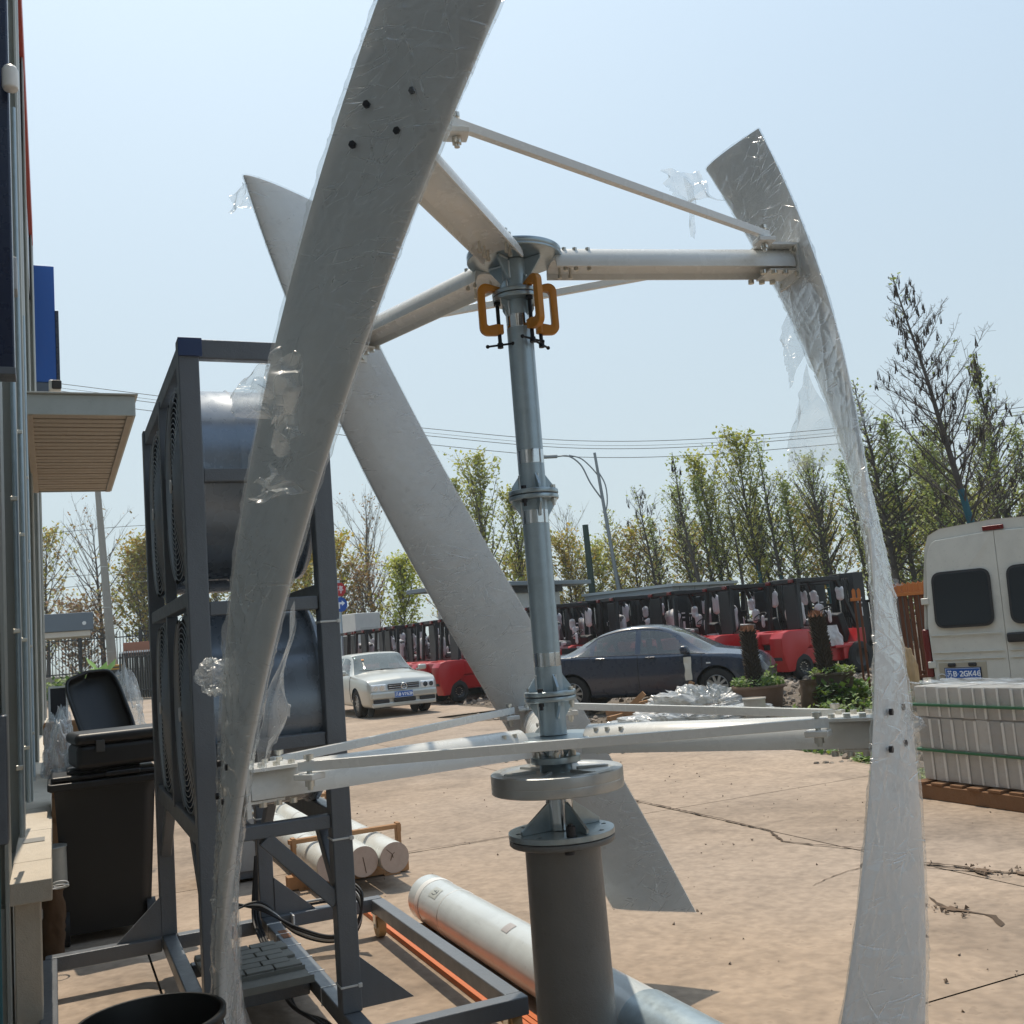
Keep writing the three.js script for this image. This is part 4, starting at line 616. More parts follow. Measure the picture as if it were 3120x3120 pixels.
// Body as a loft: stations along x, a section from floor to roof. Cells inside a window are glass; wheel arches are cut away.
function loftBody(spec) {
  const { L0, L1, top, belt, w, yb, roofW, wheels, wr } = spec, NX = 168, seg = 7, NT = 12;
  const sect = (x) => {
    const W = w(x), B = belt(x), tp = top(x), bo = yb(x), c = Math.max(0, Math.min(1, (tp - B - 0.06) / 0.34)), hb = W * 0.95, ht = hb - 0.045 + (roofW - hb + 0.045) * c, ed = B + 0.012 + (tp - 0.055 - B - 0.012) * c, f = 1 - c;
    const mid = Math.max(bo + 0.16, Math.min(B - 0.14, bo + 0.36));
    return [[0, bo], [W * 0.84, bo], [W * 0.965, bo + 0.08], [W, mid], [W * 0.985, B - 0.07], [hb, B], [ht, ed], [ht * 0.6, tp - 0.014 - 0.004 * f], [0, tp]];
  };
  const cat = (P, t) => { const i = Math.min(P.length - 2, Math.floor(t)), f = t - i, p0 = P[Math.max(0, i - 1)], p1 = P[i], p2 = P[i + 1], p3 = P[Math.min(P.length - 1, i + 2)], k = 0.28; const q = (a, b, c, d) => { const m0 = (c - a) * k, m1 = (d - b) * k, f2 = f * f, f3 = f2 * f; return b * (2 * f3 - 3 * f2 + 1) + m0 * (f3 - 2 * f2 + f) + c * (3 * f2 - 2 * f3) + m1 * (f3 - f2); }; return [q(p0[0], p1[0], p2[0], p3[0]), q(p0[1], p1[1], p2[1], p3[1])]; };
  const S = (x, t) => { const p = cat(sect(x), Math.abs(t)); return [x, p[1], Math.sign(t || 1) * p[0]]; };
  const NTT = seg * NT + NT, all = NTT; // 8 segments
  const xs = []; for (let i = 0; i <= NX; i++) { const u = i / NX; xs.push(L0 + (L1 - L0) * (u + 0.035 * Math.sin(2 * Math.PI * u) * -1)); }
  const ts = []; for (let j = 0; j <= 8 * NT; j++) ts.push(j / NT);
  const body = [], groups = {};
  const tri = (arr, a, b, c, d, flip) => { if (flip) arr.push(...a, ...c, ...b, ...a, ...d, ...c); else arr.push(...a, ...b, ...c, ...a, ...c, ...d); };
  for (const sg of [1, -1]) for (let i = 0; i < NX; i++) for (let j = 0; j < 8 * NT; j++) {
    const xm = (xs[i] + xs[i + 1]) / 2, tm = (ts[j] + ts[j + 1]) / 2, q = [S(xs[i], sg * ts[j]), S(xs[i + 1], sg * ts[j]), S(xs[i + 1], sg * ts[j + 1]), S(xs[i], sg * ts[j + 1])];
    let cut = false;
    for (const wx of wheels) { for (const p of q) { const dx = p[0] - wx, dy = p[1] - wr, r = Math.hypot(dx, dy), R = wr * 1.13; if (tm > 0.5 && tm < 5 && Math.abs(r - R) < 0.03) { const k = R / r; p[0] = wx + dx * k; p[1] = wr + dy * k; } } const m = S(xm, sg * tm); if (tm < 5 && Math.hypot(m[0] - wx, m[1] - wr) < wr * 1.13) cut = true; }
    if (cut) continue;
    let kind = null; for (const [nm, f] of spec.windows) if (f(xm, tm, sg)) { kind = nm + (nm === 'windscreen' || nm === 'rear_window' ? '' : sg > 0 ? '+' : '-'); break; }
    tri(kind ? (groups[kind] ||= []) : body, ...q, sg < 0);
  }
  const mk = (a) => { const g = new THREE.BufferGeometry(); g.setAttribute('position', new THREE.Float32BufferAttribute(a, 3)); g.computeVertexNormals(); return crease(g, 0.7); };
  const ends = []; for (const x of [L0, L1]) for (const sg of [1, -1]) { const c = [x, (yb(x) + top(x)) / 2, 0]; for (let j = 0; j < 8 * NT; j++) ends.push(...c, ...S(x, sg * ts[j]), ...S(x, sg * ts[j + 1])); }
  body.push(...ends);
  return { body: mk(body), groups: Object.fromEntries(Object.entries(groups).map(([k, v]) => [k, mk(v)])), S };
}
function wheel(parent, x, z, r, wd, spokes, rimM, out) {
  const t = part('wheel', [lathe([[r * 0.62, -wd / 2], [r * 0.9, -wd / 2], [r * 0.99, -wd / 2 + 0.03], [r, 0], [r * 0.99, wd / 2 - 0.03], [r * 0.9, wd / 2], [r * 0.62, wd / 2]], 40, x, r, z, Math.PI / 2)], M.tyre, parent);
  const rim = [lathe([[r * 0.55, -wd * 0.2], [r * 0.62, -wd / 2 + 0.01], [r * 0.64, wd / 2 - 0.01], [r * 0.58, wd / 2]], 36, x, r, z, out > 0 ? Math.PI / 2 : -Math.PI / 2)];
  for (let i = 0; i < spokes; i++) { const a = i / spokes * Math.PI * 2; rim.push(box(r * 0.5, r * 0.13, 0.02, r * 0.33, 0, 0).rotateZ(a).translate(x, r, z + out * (wd / 2 - 0.03))); }
  rim.push(cyl(r * 0.15, r * 0.15, 0.03, 20, x, r, z + out * (wd / 2 - 0.028), Math.PI / 2));
  part('rim', rim, rimM, t); part('brake_disc', [cyl(r * 0.52, r * 0.52, 0.02, 28, x, r, z, Math.PI / 2)], M.trim, t);
  return t;
}
function plate(parent, text, w, h, pos, ry) {
  const c = document.createElement('canvas'); c.width = 440; c.height = 140; const x = c.getContext('2d');
  x.fillStyle = '#1557a8'; x.fillRect(0, 0, 440, 140); x.strokeStyle = '#e8eef4'; x.lineWidth = 5; x.strokeRect(7, 7, 426, 126);
  x.strokeStyle = '#eef2f6'; x.lineWidth = 8; x.beginPath(); // the province character, stroke by stroke
  for (const [a, b, d, e] of [[24, 40, 82, 40], [40, 26, 40, 54], [66, 26, 66, 54], [28, 68, 76, 68], [76, 68, 70, 112], [70, 112, 60, 108], [52, 56, 48, 84], [48, 84, 26, 112], [30, 84, 24, 98], [82, 82, 88, 96]]) { x.moveTo(a, b); x.lineTo(d, e); } x.stroke();
  x.fillStyle = '#f2f5f8'; x.font = 'bold 96px sans-serif'; x.textBaseline = 'middle'; x.textAlign = 'center';
  [...text].forEach((ch, i) => x.fillText(ch, i === 0 ? 122 : 150 + i * 54, 74)); x.beginPath(); x.arc(160, 74, 6, 0, 7); x.fill();
  const t = new THREE.CanvasTexture(c); t.colorSpace = THREE.SRGBColorSpace; t.anisotropy = 8;
  const p = part('number_plate', [new THREE.BoxGeometry(w, h, 0.008)], [M.trim, M.trim, M.trim, M.trim, mat(0xffffff, 0.45, 0, { map: t }), M.trim][4], parent, 'blue number plate with white characters', true);
  p.position.set(...pos); p.rotation.y = ry; return p;
}
// dark blue saloon, seen from its right side
{
  M.navyPaint = mat([0.016, 0.026, 0.05], 0.36, 0, { clearcoat: 0.8, clearcoatRoughness: 0.12, map: rep(T.faint, 0.5), roughnessMap: rep(T.rough, 1) });
  const car = thing('parked_car', 'dusty dark blue saloon car parked on the rubble in front of the forklifts', 'car', [11.5, 0.0, -19.0], 0);
  const top = interp([[-2.24, 0.80], [-2.2, 0.96], [-2.05, 1.02], [-1.62, 1.05], [-1.42, 1.10], [-0.95, 1.33], [-0.5, 1.455], [-0.05, 1.49], [0.35, 1.455], [0.65, 1.35], [1.3, 1.02], [1.38, 1.0], [1.85, 0.92], [2.12, 0.80], [2.22, 0.62]]);
  const belt = interp([[-2.24, 0.76], [-2.1, 0.95], [-1.5, 0.99], [0, 0.95], [1.2, 0.905], [1.9, 0.83], [2.15, 0.70], [2.22, 0.58]]);
  const w = interp([[-2.24, 0.62], [-2.12, 0.80], [-1.6, 0.90], [0, 0.92], [1.5, 0.90], [1.95, 0.82], [2.15, 0.66], [2.22, 0.5]]);
  const yb = interp([[-2.24, 0.42], [-2.1, 0.30], [-1.7, 0.22], [1.7, 0.20], [2.1, 0.26], [2.22, 0.4]]);
  const inW = (x, t, a, b, lo = 5.12, hi = 5.86) => x > a && x < b && t > lo && t < hi;
  const spec = { L0: -2.24, L1: 2.22, top, belt, w, yb, roofW: 0.60, wheels: [-1.32, 1.36], wr: 0.325, windows: [
    ['front_window', (x, t) => inW(x, t, 0.02, 1.12) && x < 1.12 - (t - 5.12) * 0.78],
    ['rear_door_window', (x, t) => inW(x, t, -0.86, -0.08) && x > -0.90 + (t - 5.12) * 0.12],
    ['quarter_window', (x, t) => inW(x, t, -1.28, -0.94) && x > -1.28 + (t - 5.12) * 0.55],
    ['windscreen', (x, t) => t > 6.08 && x > 0.55 && x < 1.26], ['rear_window', (x, t) => t > 6.08 && x < -0.72 && x > -1.42]] };
  const B = loftBody(spec);
  part('car_body', B.body, M.navyPaint, car);
  for (const [k, g] of Object.entries(B.groups)) part(k.replace(/[+-]$/, ''), g, M.tintGlass, car);
  for (const z of [0.9, -0.9]) { for (const x of [-1.32, 1.36]) { wheel(car, x, z - Math.sign(z) * 0.11, 0.325, 0.2, 10, M.alloy, Math.sign(z)); part('arch_liner', [new THREE.CylinderGeometry(0.365, 0.365, 0.34, 28, 1, true, -Math.PI * 0.55, Math.PI * 1.1).rotateX(Math.PI / 2).rotateZ(Math.PI).rotateZ(-Math.PI / 2 + Math.PI / 2).translate(x, 0.325, Math.sign(z) * 0.70), cyl(0.36, 0.36, 0.01, 28, x, 0.33, Math.sign(z) * 0.55, Math.PI / 2)], M.trim, car); } }
  const st = (x0, t0, x1, t1, off = 0.003, n = 10) => { const o = []; for (let i = 0; i <= n; i++) { const p = B.S(x0 + (x1 - x0) * i / n, t0 + (t1 - t0) * i / n); o.push([p[0], p[1], p[2] + off]); } return tube(o, 0.0045, 24, 4); };
  part('door_seam', [st(1.13, 2.2, 1.13, 5.0), st(-0.03, 2.2, -0.03, 5.0), st(-0.98, 3.9, -0.92, 5.0), st(-0.9, 2.2, -0.55, 2.15)], M.trim, car);
  part('window_trim', [st(-1.3, 5.04, 1.2, 5.04, 0.004, 20), st(-1.05, 5.93, 0.42, 5.93, 0.004, 20)], M.trim, car);
  for (const x of [0.22, -0.72]) { const p = B.S(x, 4.05); part('door_handle', [rbox(0.19, 0.03, 0.03, 0.012, p[0], p[1] + 0.02, p[2] + 0.018)], M.navyPaint, car); }
  part('wing_mirror', [rbox(0.14, 0.14, 0.2, 0.05, 0.86, 1.0, 0.98), box(0.06, 0.04, 0.08, 0.9, 0.95, 0.88)], M.navyPaint, car);
  part('wing_mirror', [rbox(0.14, 0.14, 0.2, 0.05, 0.86, 1.0, -0.98), box(0.06, 0.04, 0.08, 0.9, 0.95, -0.88)], M.navyPaint, car);
  part('side_repeater', [rbox(0.08, 0.025, 0.012, 0.006, 1.25, 0.74, 0.918)], M.tie, car);
  part('tail_light', [rbox(0.1, 0.22, 0.12, 0.03, -2.1, 0.82, 0.72)], M.amber, car); part('tail_light', [rbox(0.1, 0.22, 0.12, 0.03, -2.1, 0.82, -0.72)], M.amber, car);
  part('headlight', [rbox(0.22, 0.1, 0.18, 0.04, 1.98, 0.72, 0.68)], M.lampGlass, car); part('headlight', [rbox(0.22, 0.1, 0.18, 0.04, 1.98, 0.72, -0.68)], M.lampGlass, car);
  for (const [x, z] of [[0.25, 0.36], [0.25, -0.36], [-0.75, 0.36], [-0.75, -0.36]]) part('seat', [rbox(0.12, 0.6, 0.46, 0.05, x - 0.28, 0.78, z, 0, 0, 0.2), rbox(0.46, 0.12, 0.46, 0.05, x, 0.5, z), rbox(0.08, 0.16, 0.22, 0.03, x - 0.36, 1.13, z)], M.seat, car);
  part('dashboard', [rbox(0.4, 0.2, 1.4, 0.08, 0.98, 0.86, 0)], M.trim, car);
  car.scale.setScalar(1.04);
  // heading follows its two wheels on the ground
  const rear = V(9.72, 0, -18.45), front = V(11.66, 0, -16.43); car.position.set((rear.x + front.x) / 2, bank(10.7, -17.4) - 0.02, (rear.z + front.z) / 2); car.rotation.y = Math.atan2(-(front.z - rear.z), front.x - rear.x);
  const tag = thing('rag', 'small pale rag hanging from the saloon car mirror', 'rag', [0, 0, 0]);
  const p = V(0.9, 0.87, 1.03).multiplyScalar(1.04).applyAxisAngle(V(0, 1, 0), car.rotation.y).add(car.position);
  tag.position.copy(p).setY(p.y); part('cloth', [grid(6, 12, (u, v) => [(u - 0.5) * (0.12 + 0.05 * noise3(v * 5, 1, 1)), -0.42 * v, 0.03 * noise3(u * 4, v * 4, 2)])], mat([0.6, 0.55, 0.46], 0.9), tag);
}
// silver saloon facing the camera
{
  M.silver = mat([0.50, 0.50, 0.455], 0.32, 0.35, { clearcoat: 0.6, clearcoatRoughness: 0.15, map: rep(T.faint, 0.5) });
  const car = thing('parked_car', 'silver boxy saloon car with a blue number plate facing the camera', 'car', [7.28, 0, -25.2], 0);
  const top = interp([[-2.3, 0.78], [-2.25, 0.95], [-1.55, 0.99], [-1.4, 1.03], [-0.85, 1.36], [-0.5, 1.41], [0.0, 1.42], [0.35, 1.39], [1.05, 0.985], [1.15, 0.96], [1.7, 0.92], [2.12, 0.82], [2.2, 0.72], [2.25, 0.60]]);
  const belt = interp([[-2.3, 0.75], [-2.2, 0.92], [0, 0.92], [1.1, 0.90], [2.05, 0.80], [2.2, 0.68], [2.25, 0.55]]);
  const w = interp([[-2.3, 0.72], [-2.2, 0.83], [0, 0.855], [1.6, 0.85], [2.05, 0.82], [2.2, 0.76], [2.25, 0.62]]);
  const yb = interp([[-2.3, 0.36], [-2.1, 0.28], [1.8, 0.22], [2.15, 0.22], [2.25, 0.27]]);
  const inW = (x, t, a, b, lo = 5.12, hi = 5.86) => x > a && x < b && t > lo && t < hi;
  const B = loftBody({ L0: -2.3, L1: 2.25, top, belt, w, yb, roofW: 0.60, wheels: [-1.28, 1.4], wr: 0.31, windows: [
    ['front_window', (x, t) => inW(x, t, 0.02, 0.95) && x < 0.98 - (t - 5.12) * 0.75], ['rear_door_window', (x, t) => inW(x, t, -0.95, -0.05) && x > -1.0 + (t - 5.12) * 0.3],
    ['windscreen', (x, t) => t > 6.1 && x > 0.36 && x < 1.03], ['rear_window', (x, t) => t > 6.1 && x < -0.82 && x > -1.42]] });
  part('car_body', B.body, M.silver, car);
  for (const [k, g] of Object.entries(B.groups)) part(k.replace(/[+-]$/, ''), g, M.glass, car);
  for (const z of [0.84, -0.84]) for (const x of [-1.28, 1.4]) { wheel(car, x, z - Math.sign(z) * 0.1, 0.31, 0.19, 9, M.alloy, Math.sign(z)); part('arch_liner', [cyl(0.35, 0.35, 0.01, 28, x, 0.32, Math.sign(z) * 0.52, Math.PI / 2)], M.trim, car); }
  // front: bumper, grille, lamps, badge
  const fx = 2.245;
  part('bumper', [rbox(0.16, 0.17, 1.52, 0.05, fx - 0.03, 0.47, 0), rbox(0.13, 0.1, 1.46, 0.03, fx - 0.02, 0.27, 0)], M.silver, car);
  part('air_intake', [rbox(0.06, 0.085, 0.5, 0.02, fx + 0.035, 0.355, 0), rbox(0.06, 0.08, 0.36, 0.02, fx + 0.02, 0.35, 0.53), rbox(0.06, 0.08, 0.36, 0.02, fx + 0.02, 0.35, -0.53)], M.trim, car);
  const gr = part('grille', [rbox(0.04, 0.15, 0.72, 0.015, fx - 0.01, 0.635, 0, 0, 0, -0.1)], M.trim, car);
  for (let i = 0; i < 3; i++) part('grille_bar', [rbox(0.014, 0.014, 0.7, 0.004, fx + 0.016 - i * 0.004, 0.585 + i * 0.045, 0)], M.chrome, gr);
  const em = part('badge', [new THREE.TorusGeometry(0.068, 0.009, 8, 30).rotateY(Math.PI / 2).translate(fx + 0.03, 0.64, 0)], M.chrome, gr);
  const bz = (z0, y0, z1, y1) => rod([fx + 0.032, 0.64 + y0, z0], [fx + 0.032, 0.64 + y1, z1], 0.0065, 6);
  part('badge_letters', [bz(-0.03, 0.058, 0, 0.012), bz(0.03, 0.058, 0, 0.012), bz(-0.058, 0.03, -0.028, -0.052), bz(-0.028, -0.052, 0, -0.004), bz(0, -0.004, 0.028, -0.052), bz(0.028, -0.052, 0.058, 0.03)], M.chrome, gr);
  for (const s of [-1, 1]) { const h = part('headlight', [rbox(0.1, 0.155, 0.34, 0.03, fx - 0.045, 0.64, s * 0.56, 0, s * -0.12, 0)], M.lampGlass, car); part('lamp_reflector', [cyl(0.055, 0.055, 0.02, 20, fx + 0.012, 0.64, s * 0.5, 0, 0, Math.PI / 2), cyl(0.05, 0.05, 0.02, 20, fx + 0.0, 0.64, s * 0.64, 0, 0, Math.PI / 2)], M.chrome, h); }
  for (const s of [-1, 1]) part('wing_mirror', [rbox(0.1, 0.12, 0.2, 0.04, 0.83, 0.99, s * 0.97), box(0.05, 0.04, 0.1, 0.84, 0.95, s * 0.87)], M.silver, car);
  part('wiper', [rod([1.06, 1.0, -0.55], [1.0, 1.02, 0.1], 0.008, 5), rod([1.06, 1.0, 0.05], [1.0, 1.02, 0.6], 0.008, 5)], M.trim, car);
  const st = (x0, t0, x1, t1, sg) => { const o = []; for (let i = 0; i <= 10; i++) { const p = B.S(x0 + (x1 - x0) * i / 10, sg * (t0 + (t1 - t0) * i / 10)); o.push([p[0], p[1], p[2] + sg * 0.003]); } return tube(o, 0.005, 20, 4); };
  part('door_seam', [st(1.0, 2.2, 1.0, 5, -1), st(-0.02, 2.2, -0.02, 5, -1), st(1.0, 2.2, 1.0, 5, 1), st(-0.02, 2.2, -0.02, 5, 1), st(-1.0, 3.4, 1.0, 3.4, -1)], M.trim, car);
  for (const [x, z] of [[0.2, 0.36], [0.2, -0.36], [-0.75, 0]]) part('seat', [rbox(0.12, 0.56, 0.46, 0.05, x - 0.28, 0.76, z, 0, 0, 0.2), rbox(0.46, 0.12, 0.46, 0.05, x, 0.5, z), rbox(0.08, 0.16, 0.22, 0.03, x - 0.36, 1.12, z)], M.seat, car);
  part('dashboard', [rbox(0.4, 0.2, 1.3, 0.08, 0.9, 0.82, 0)], M.trim, car);
  part('windscreen_sticker', [box(0.002, 0.05, 0.06, 0.61, 1.26, 0.4, 0, 0, 1.03)], M.amber, car);
  plate(car, 'BV763H', 0.42, 0.135, [fx + 0.055, 0.475, 0.02], Math.PI / 2);
  car.scale.setScalar(1.05); car.rotation.y = -Math.PI / 2 + 0.02;
}
// white van, seen from behind
{
  M.vanPaint = mat([0.64, 0.63, 0.56], 0.38, 0, { clearcoat: 0.4, clearcoatRoughness: 0.25, map: rep(T.grime, 0.9) });
  M.darkGlass = mat([0.02, 0.026, 0.032], 0.08, 0);
  const v = thing('parked_van', 'white panel van seen from behind, parked beyond the wrapped paver pallet', 'van');
  // local: rear face at x = 0, forward +x, y up, z = its right
  const L = 5.2, sec = (k) => { const o = [], W = 1.02 * k, H0 = 0.42, H1 = 2.56; const P = [[-W * 0.97, H0], [-W, 0.8], [-W * 0.995, 1.3], [-W * 0.95, 1.9], [-W * 0.9, 2.3], [-W * 0.84, 2.47], [-W * 0.68, 2.545], [0, 2.58]]; for (const p of P) o.push(p); for (const p of P.slice(0, -1).reverse()) o.push([-p[0], p[1]]); return o; };
  const N = 15, st = [[0, 0.985, 0], [0.03, 0.995, 0], [0.1, 1, 0], [1.5, 1, 0], [4.2, 1, 0], [L, 0.95, -0.1]];
  const lean = (y) => Math.max(0, y - 1.3) * 0.07;
  part('van_body', [crease(grid(N - 1, st.length - 1, (u, w2) => { const i = Math.round(u * (N - 1)), s = st[Math.round(w2 * (st.length - 1))], p = sec(s[1])[i]; return [s[0] + (s[0] < 0.2 ? lean(p[1]) : 0), p[1], p[0]]; }), 0.5), grid(N - 1, 1, (u, w2) => { const p = sec(0.985)[Math.round(u * (N - 1))]; return [0.004 + lean(p[1]), w2 < 0.5 ? 0.42 : p[1], p[0]]; })], M.vanPaint, v);
  const RR = (w, h, r) => { const s = new THREE.Shape(), a = w / 2, b = h / 2; s.moveTo(-a + r, -b); s.lineTo(a - r, -b); s.quadraticCurveTo(a, -b, a, -b + r); s.lineTo(a, b - r); s.quadraticCurveTo(a, b, a - r, b); s.lineTo(-a + r, b); s.quadraticCurveTo(-a, b, -a, b - r); s.lineTo(-a, -b + r); s.quadraticCurveTo(-a, -b, -a + r, -b); return s; };
  const face = (s, d, bev) => new THREE.ExtrudeGeometry(s, { depth: d, bevelEnabled: bev > 0, bevelSize: bev, bevelThickness: bev, bevelSegments: 2, curveSegments: 8 }).rotateY(-Math.PI / 2);
  const tilt = (g) => { const p = g.attributes.position; for (let i = 0; i < p.count; i++) p.setX(i, p.getX(i) + lean(p.getY(i))); g.computeVertexNormals(); return g; };
  for (const s of [-1, 1]) {
    const w0 = 0.008, w1 = 0.93, sh = new THREE.Shape(); sh.moveTo(s * w0, 0.6); sh.lineTo(s * w1, 0.6); sh.lineTo(s * w1 * 1.01, 1.3); sh.lineTo(s * w1 * 0.95, 2.1); sh.quadraticCurveTo(s * w1 * 0.91, 2.37, s * w1 * 0.8, 2.39); sh.lineTo(s * w0, 2.43);
    const door = part('rear_door', [tilt(face(sh, 0.012, 0.006).translate(0.0, 0, 0))], M.vanPaint, v);
    part('door_window', [tilt(face(RR(0.68, 0.66, 0.1), 0.012, 0.004).translate(-0.02, 1.62, s * 0.47))], M.darkGlass, door); part('window_seal', [tilt((() => { const a = RR(0.74, 0.72, 0.13); a.holes.push(RR(0.68, 0.66, 0.1)); return face(a, 0.014, 0.002).translate(-0.017, 1.62, s * 0.47); })())], M.trim, door);
    part('door_crease', [rbox(0.016, 0.012, 0.88, 0.004, -0.018, 1.17, s * 0.475), rbox(0.016, 0.01, 0.88, 0.004, -0.018, 0.95, s * 0.475), rbox(0.014, 0.01, 0.88, 0.004, -0.018, 0.86, s * 0.475)], M.vanPaint, door);
    for (const y of [1.62, 0.8]) part('door_hinge', [rbox(0.04, 0.085, 0.1, 0.01, -0.02 + lean(y), y, s * 0.95)], M.vanPaint, door);
    part('tail_light', [rbox(0.06, 0.62, 0.09, 0.025, 0.02, 0.95, s * 1.0)], M.redLens, v);
    wheel(v, 1.0, s * 0.86, 0.34, 0.22, 6, M.alloy, s); wheel(v, 4.2, s * 0.86, 0.34, 0.22, 6, M.alloy, s);
  }
  part('door_handle', [rbox(0.05, 0.12, 0.26, 0.05, -0.045, 1.1, 0.16)], M.trim, v);
  part('brake_light', [rbox(0.03, 0.06, 0.26, 0.012, 0.06, 2.47, 0)], M.redLens, v);
  part('plate_lamp', [rbox(0.05, 0.045, 0.1, 0.015, -0.02, 0.79, -0.7), rbox(0.05, 0.045, 0.1, 0.015, -0.02, 0.79, -0.44)], M.trim, v); part('plate_recess', [rbox(0.01, 0.24, 0.6, 0.004, -0.014, 0.7, -0.57)], mat([0.42, 0.38, 0.29], 0.6), v);
  part('rear_bumper', [rbox(0.16, 0.22, 1.98, 0.05, -0.02, 0.45, 0)], mat([0.07, 0.07, 0.07], 0.7), v); part('rear_plate_bracket', [box(0.012, 0.15, 0.46, -0.02, 0.68, -0.57)], M.trim, v);
  plate(v, 'B2GK46', 0.44, 0.14, [-0.034, 0.68, -0.57], -Math.PI / 2);
  part('cable_clip', [new THREE.TorusGeometry(0.06, 0.006, 6, 20).rotateY(Math.PI / 2).translate(-0.03, 0.62, -0.84)], M.tie, v);
  const hx = 0.94, hz = -0.35; v.rotation.y = Math.atan2(-hz, hx); v.position.set(10.72, 0, -9.17);
}
// ---------- forklifts, new and still in their wrappings ----------
M.forkRed = mat([0.42, 0.008, 0.012], 0.36, 0, { clearcoat: 0.3, clearcoatRoughness: 0.25, map: rep(T.faint, 1) });
M.forkBlack = mat([0.009, 0.010, 0.012], 0.48, 0);
M.wrapWhite = mat([0.82, 0.79, 0.79], 0.4, 0, { transmission: 0.35, ior: 1.45, thickness: 0, bumpMap: rep(filmBump, 3), bumpScale: 0.02 });
const a30 = (() => { const c = document.createElement('canvas'); c.width = 256; c.height = 128; const x = c.getContext('2d'); x.fillStyle = '#121316'; x.fillRect(0, 0, 256, 128); x.fillStyle = '#dfe3e6'; x.font = 'italic bold 104px sans-serif'; x.textBaseline = 'middle'; x.fillText('A', 18, 66); x.font = 'bold 66px sans-serif'; x.fillText('30', 108, 82); const t = new THREE.CanvasTexture(c); t.colorSpace = THREE.SRGBColorSpace; return mat(0xffffff, 0.4, 0, { map: t }); })();
function crumple(w, h, d, seed, x, y, z) { // a bag of film pulled over something
  const g = grid(14, 12, (u, v) => { const a = u * Math.PI * 2, k = 0.8 + 0.45 * (noise3(Math.cos(a) * 2 + seed, Math.sin(a) * 2, v * 4) - 0.4), e = Math.pow(Math.max(0, 1 - Math.pow(Math.abs(2 * v - 1), 4)), 0.4); return [x + w / 2 * Math.cos(a) * k * e, y + (v - 0.5) * h, z + d / 2 * Math.sin(a) * k * e]; }); return g;
}
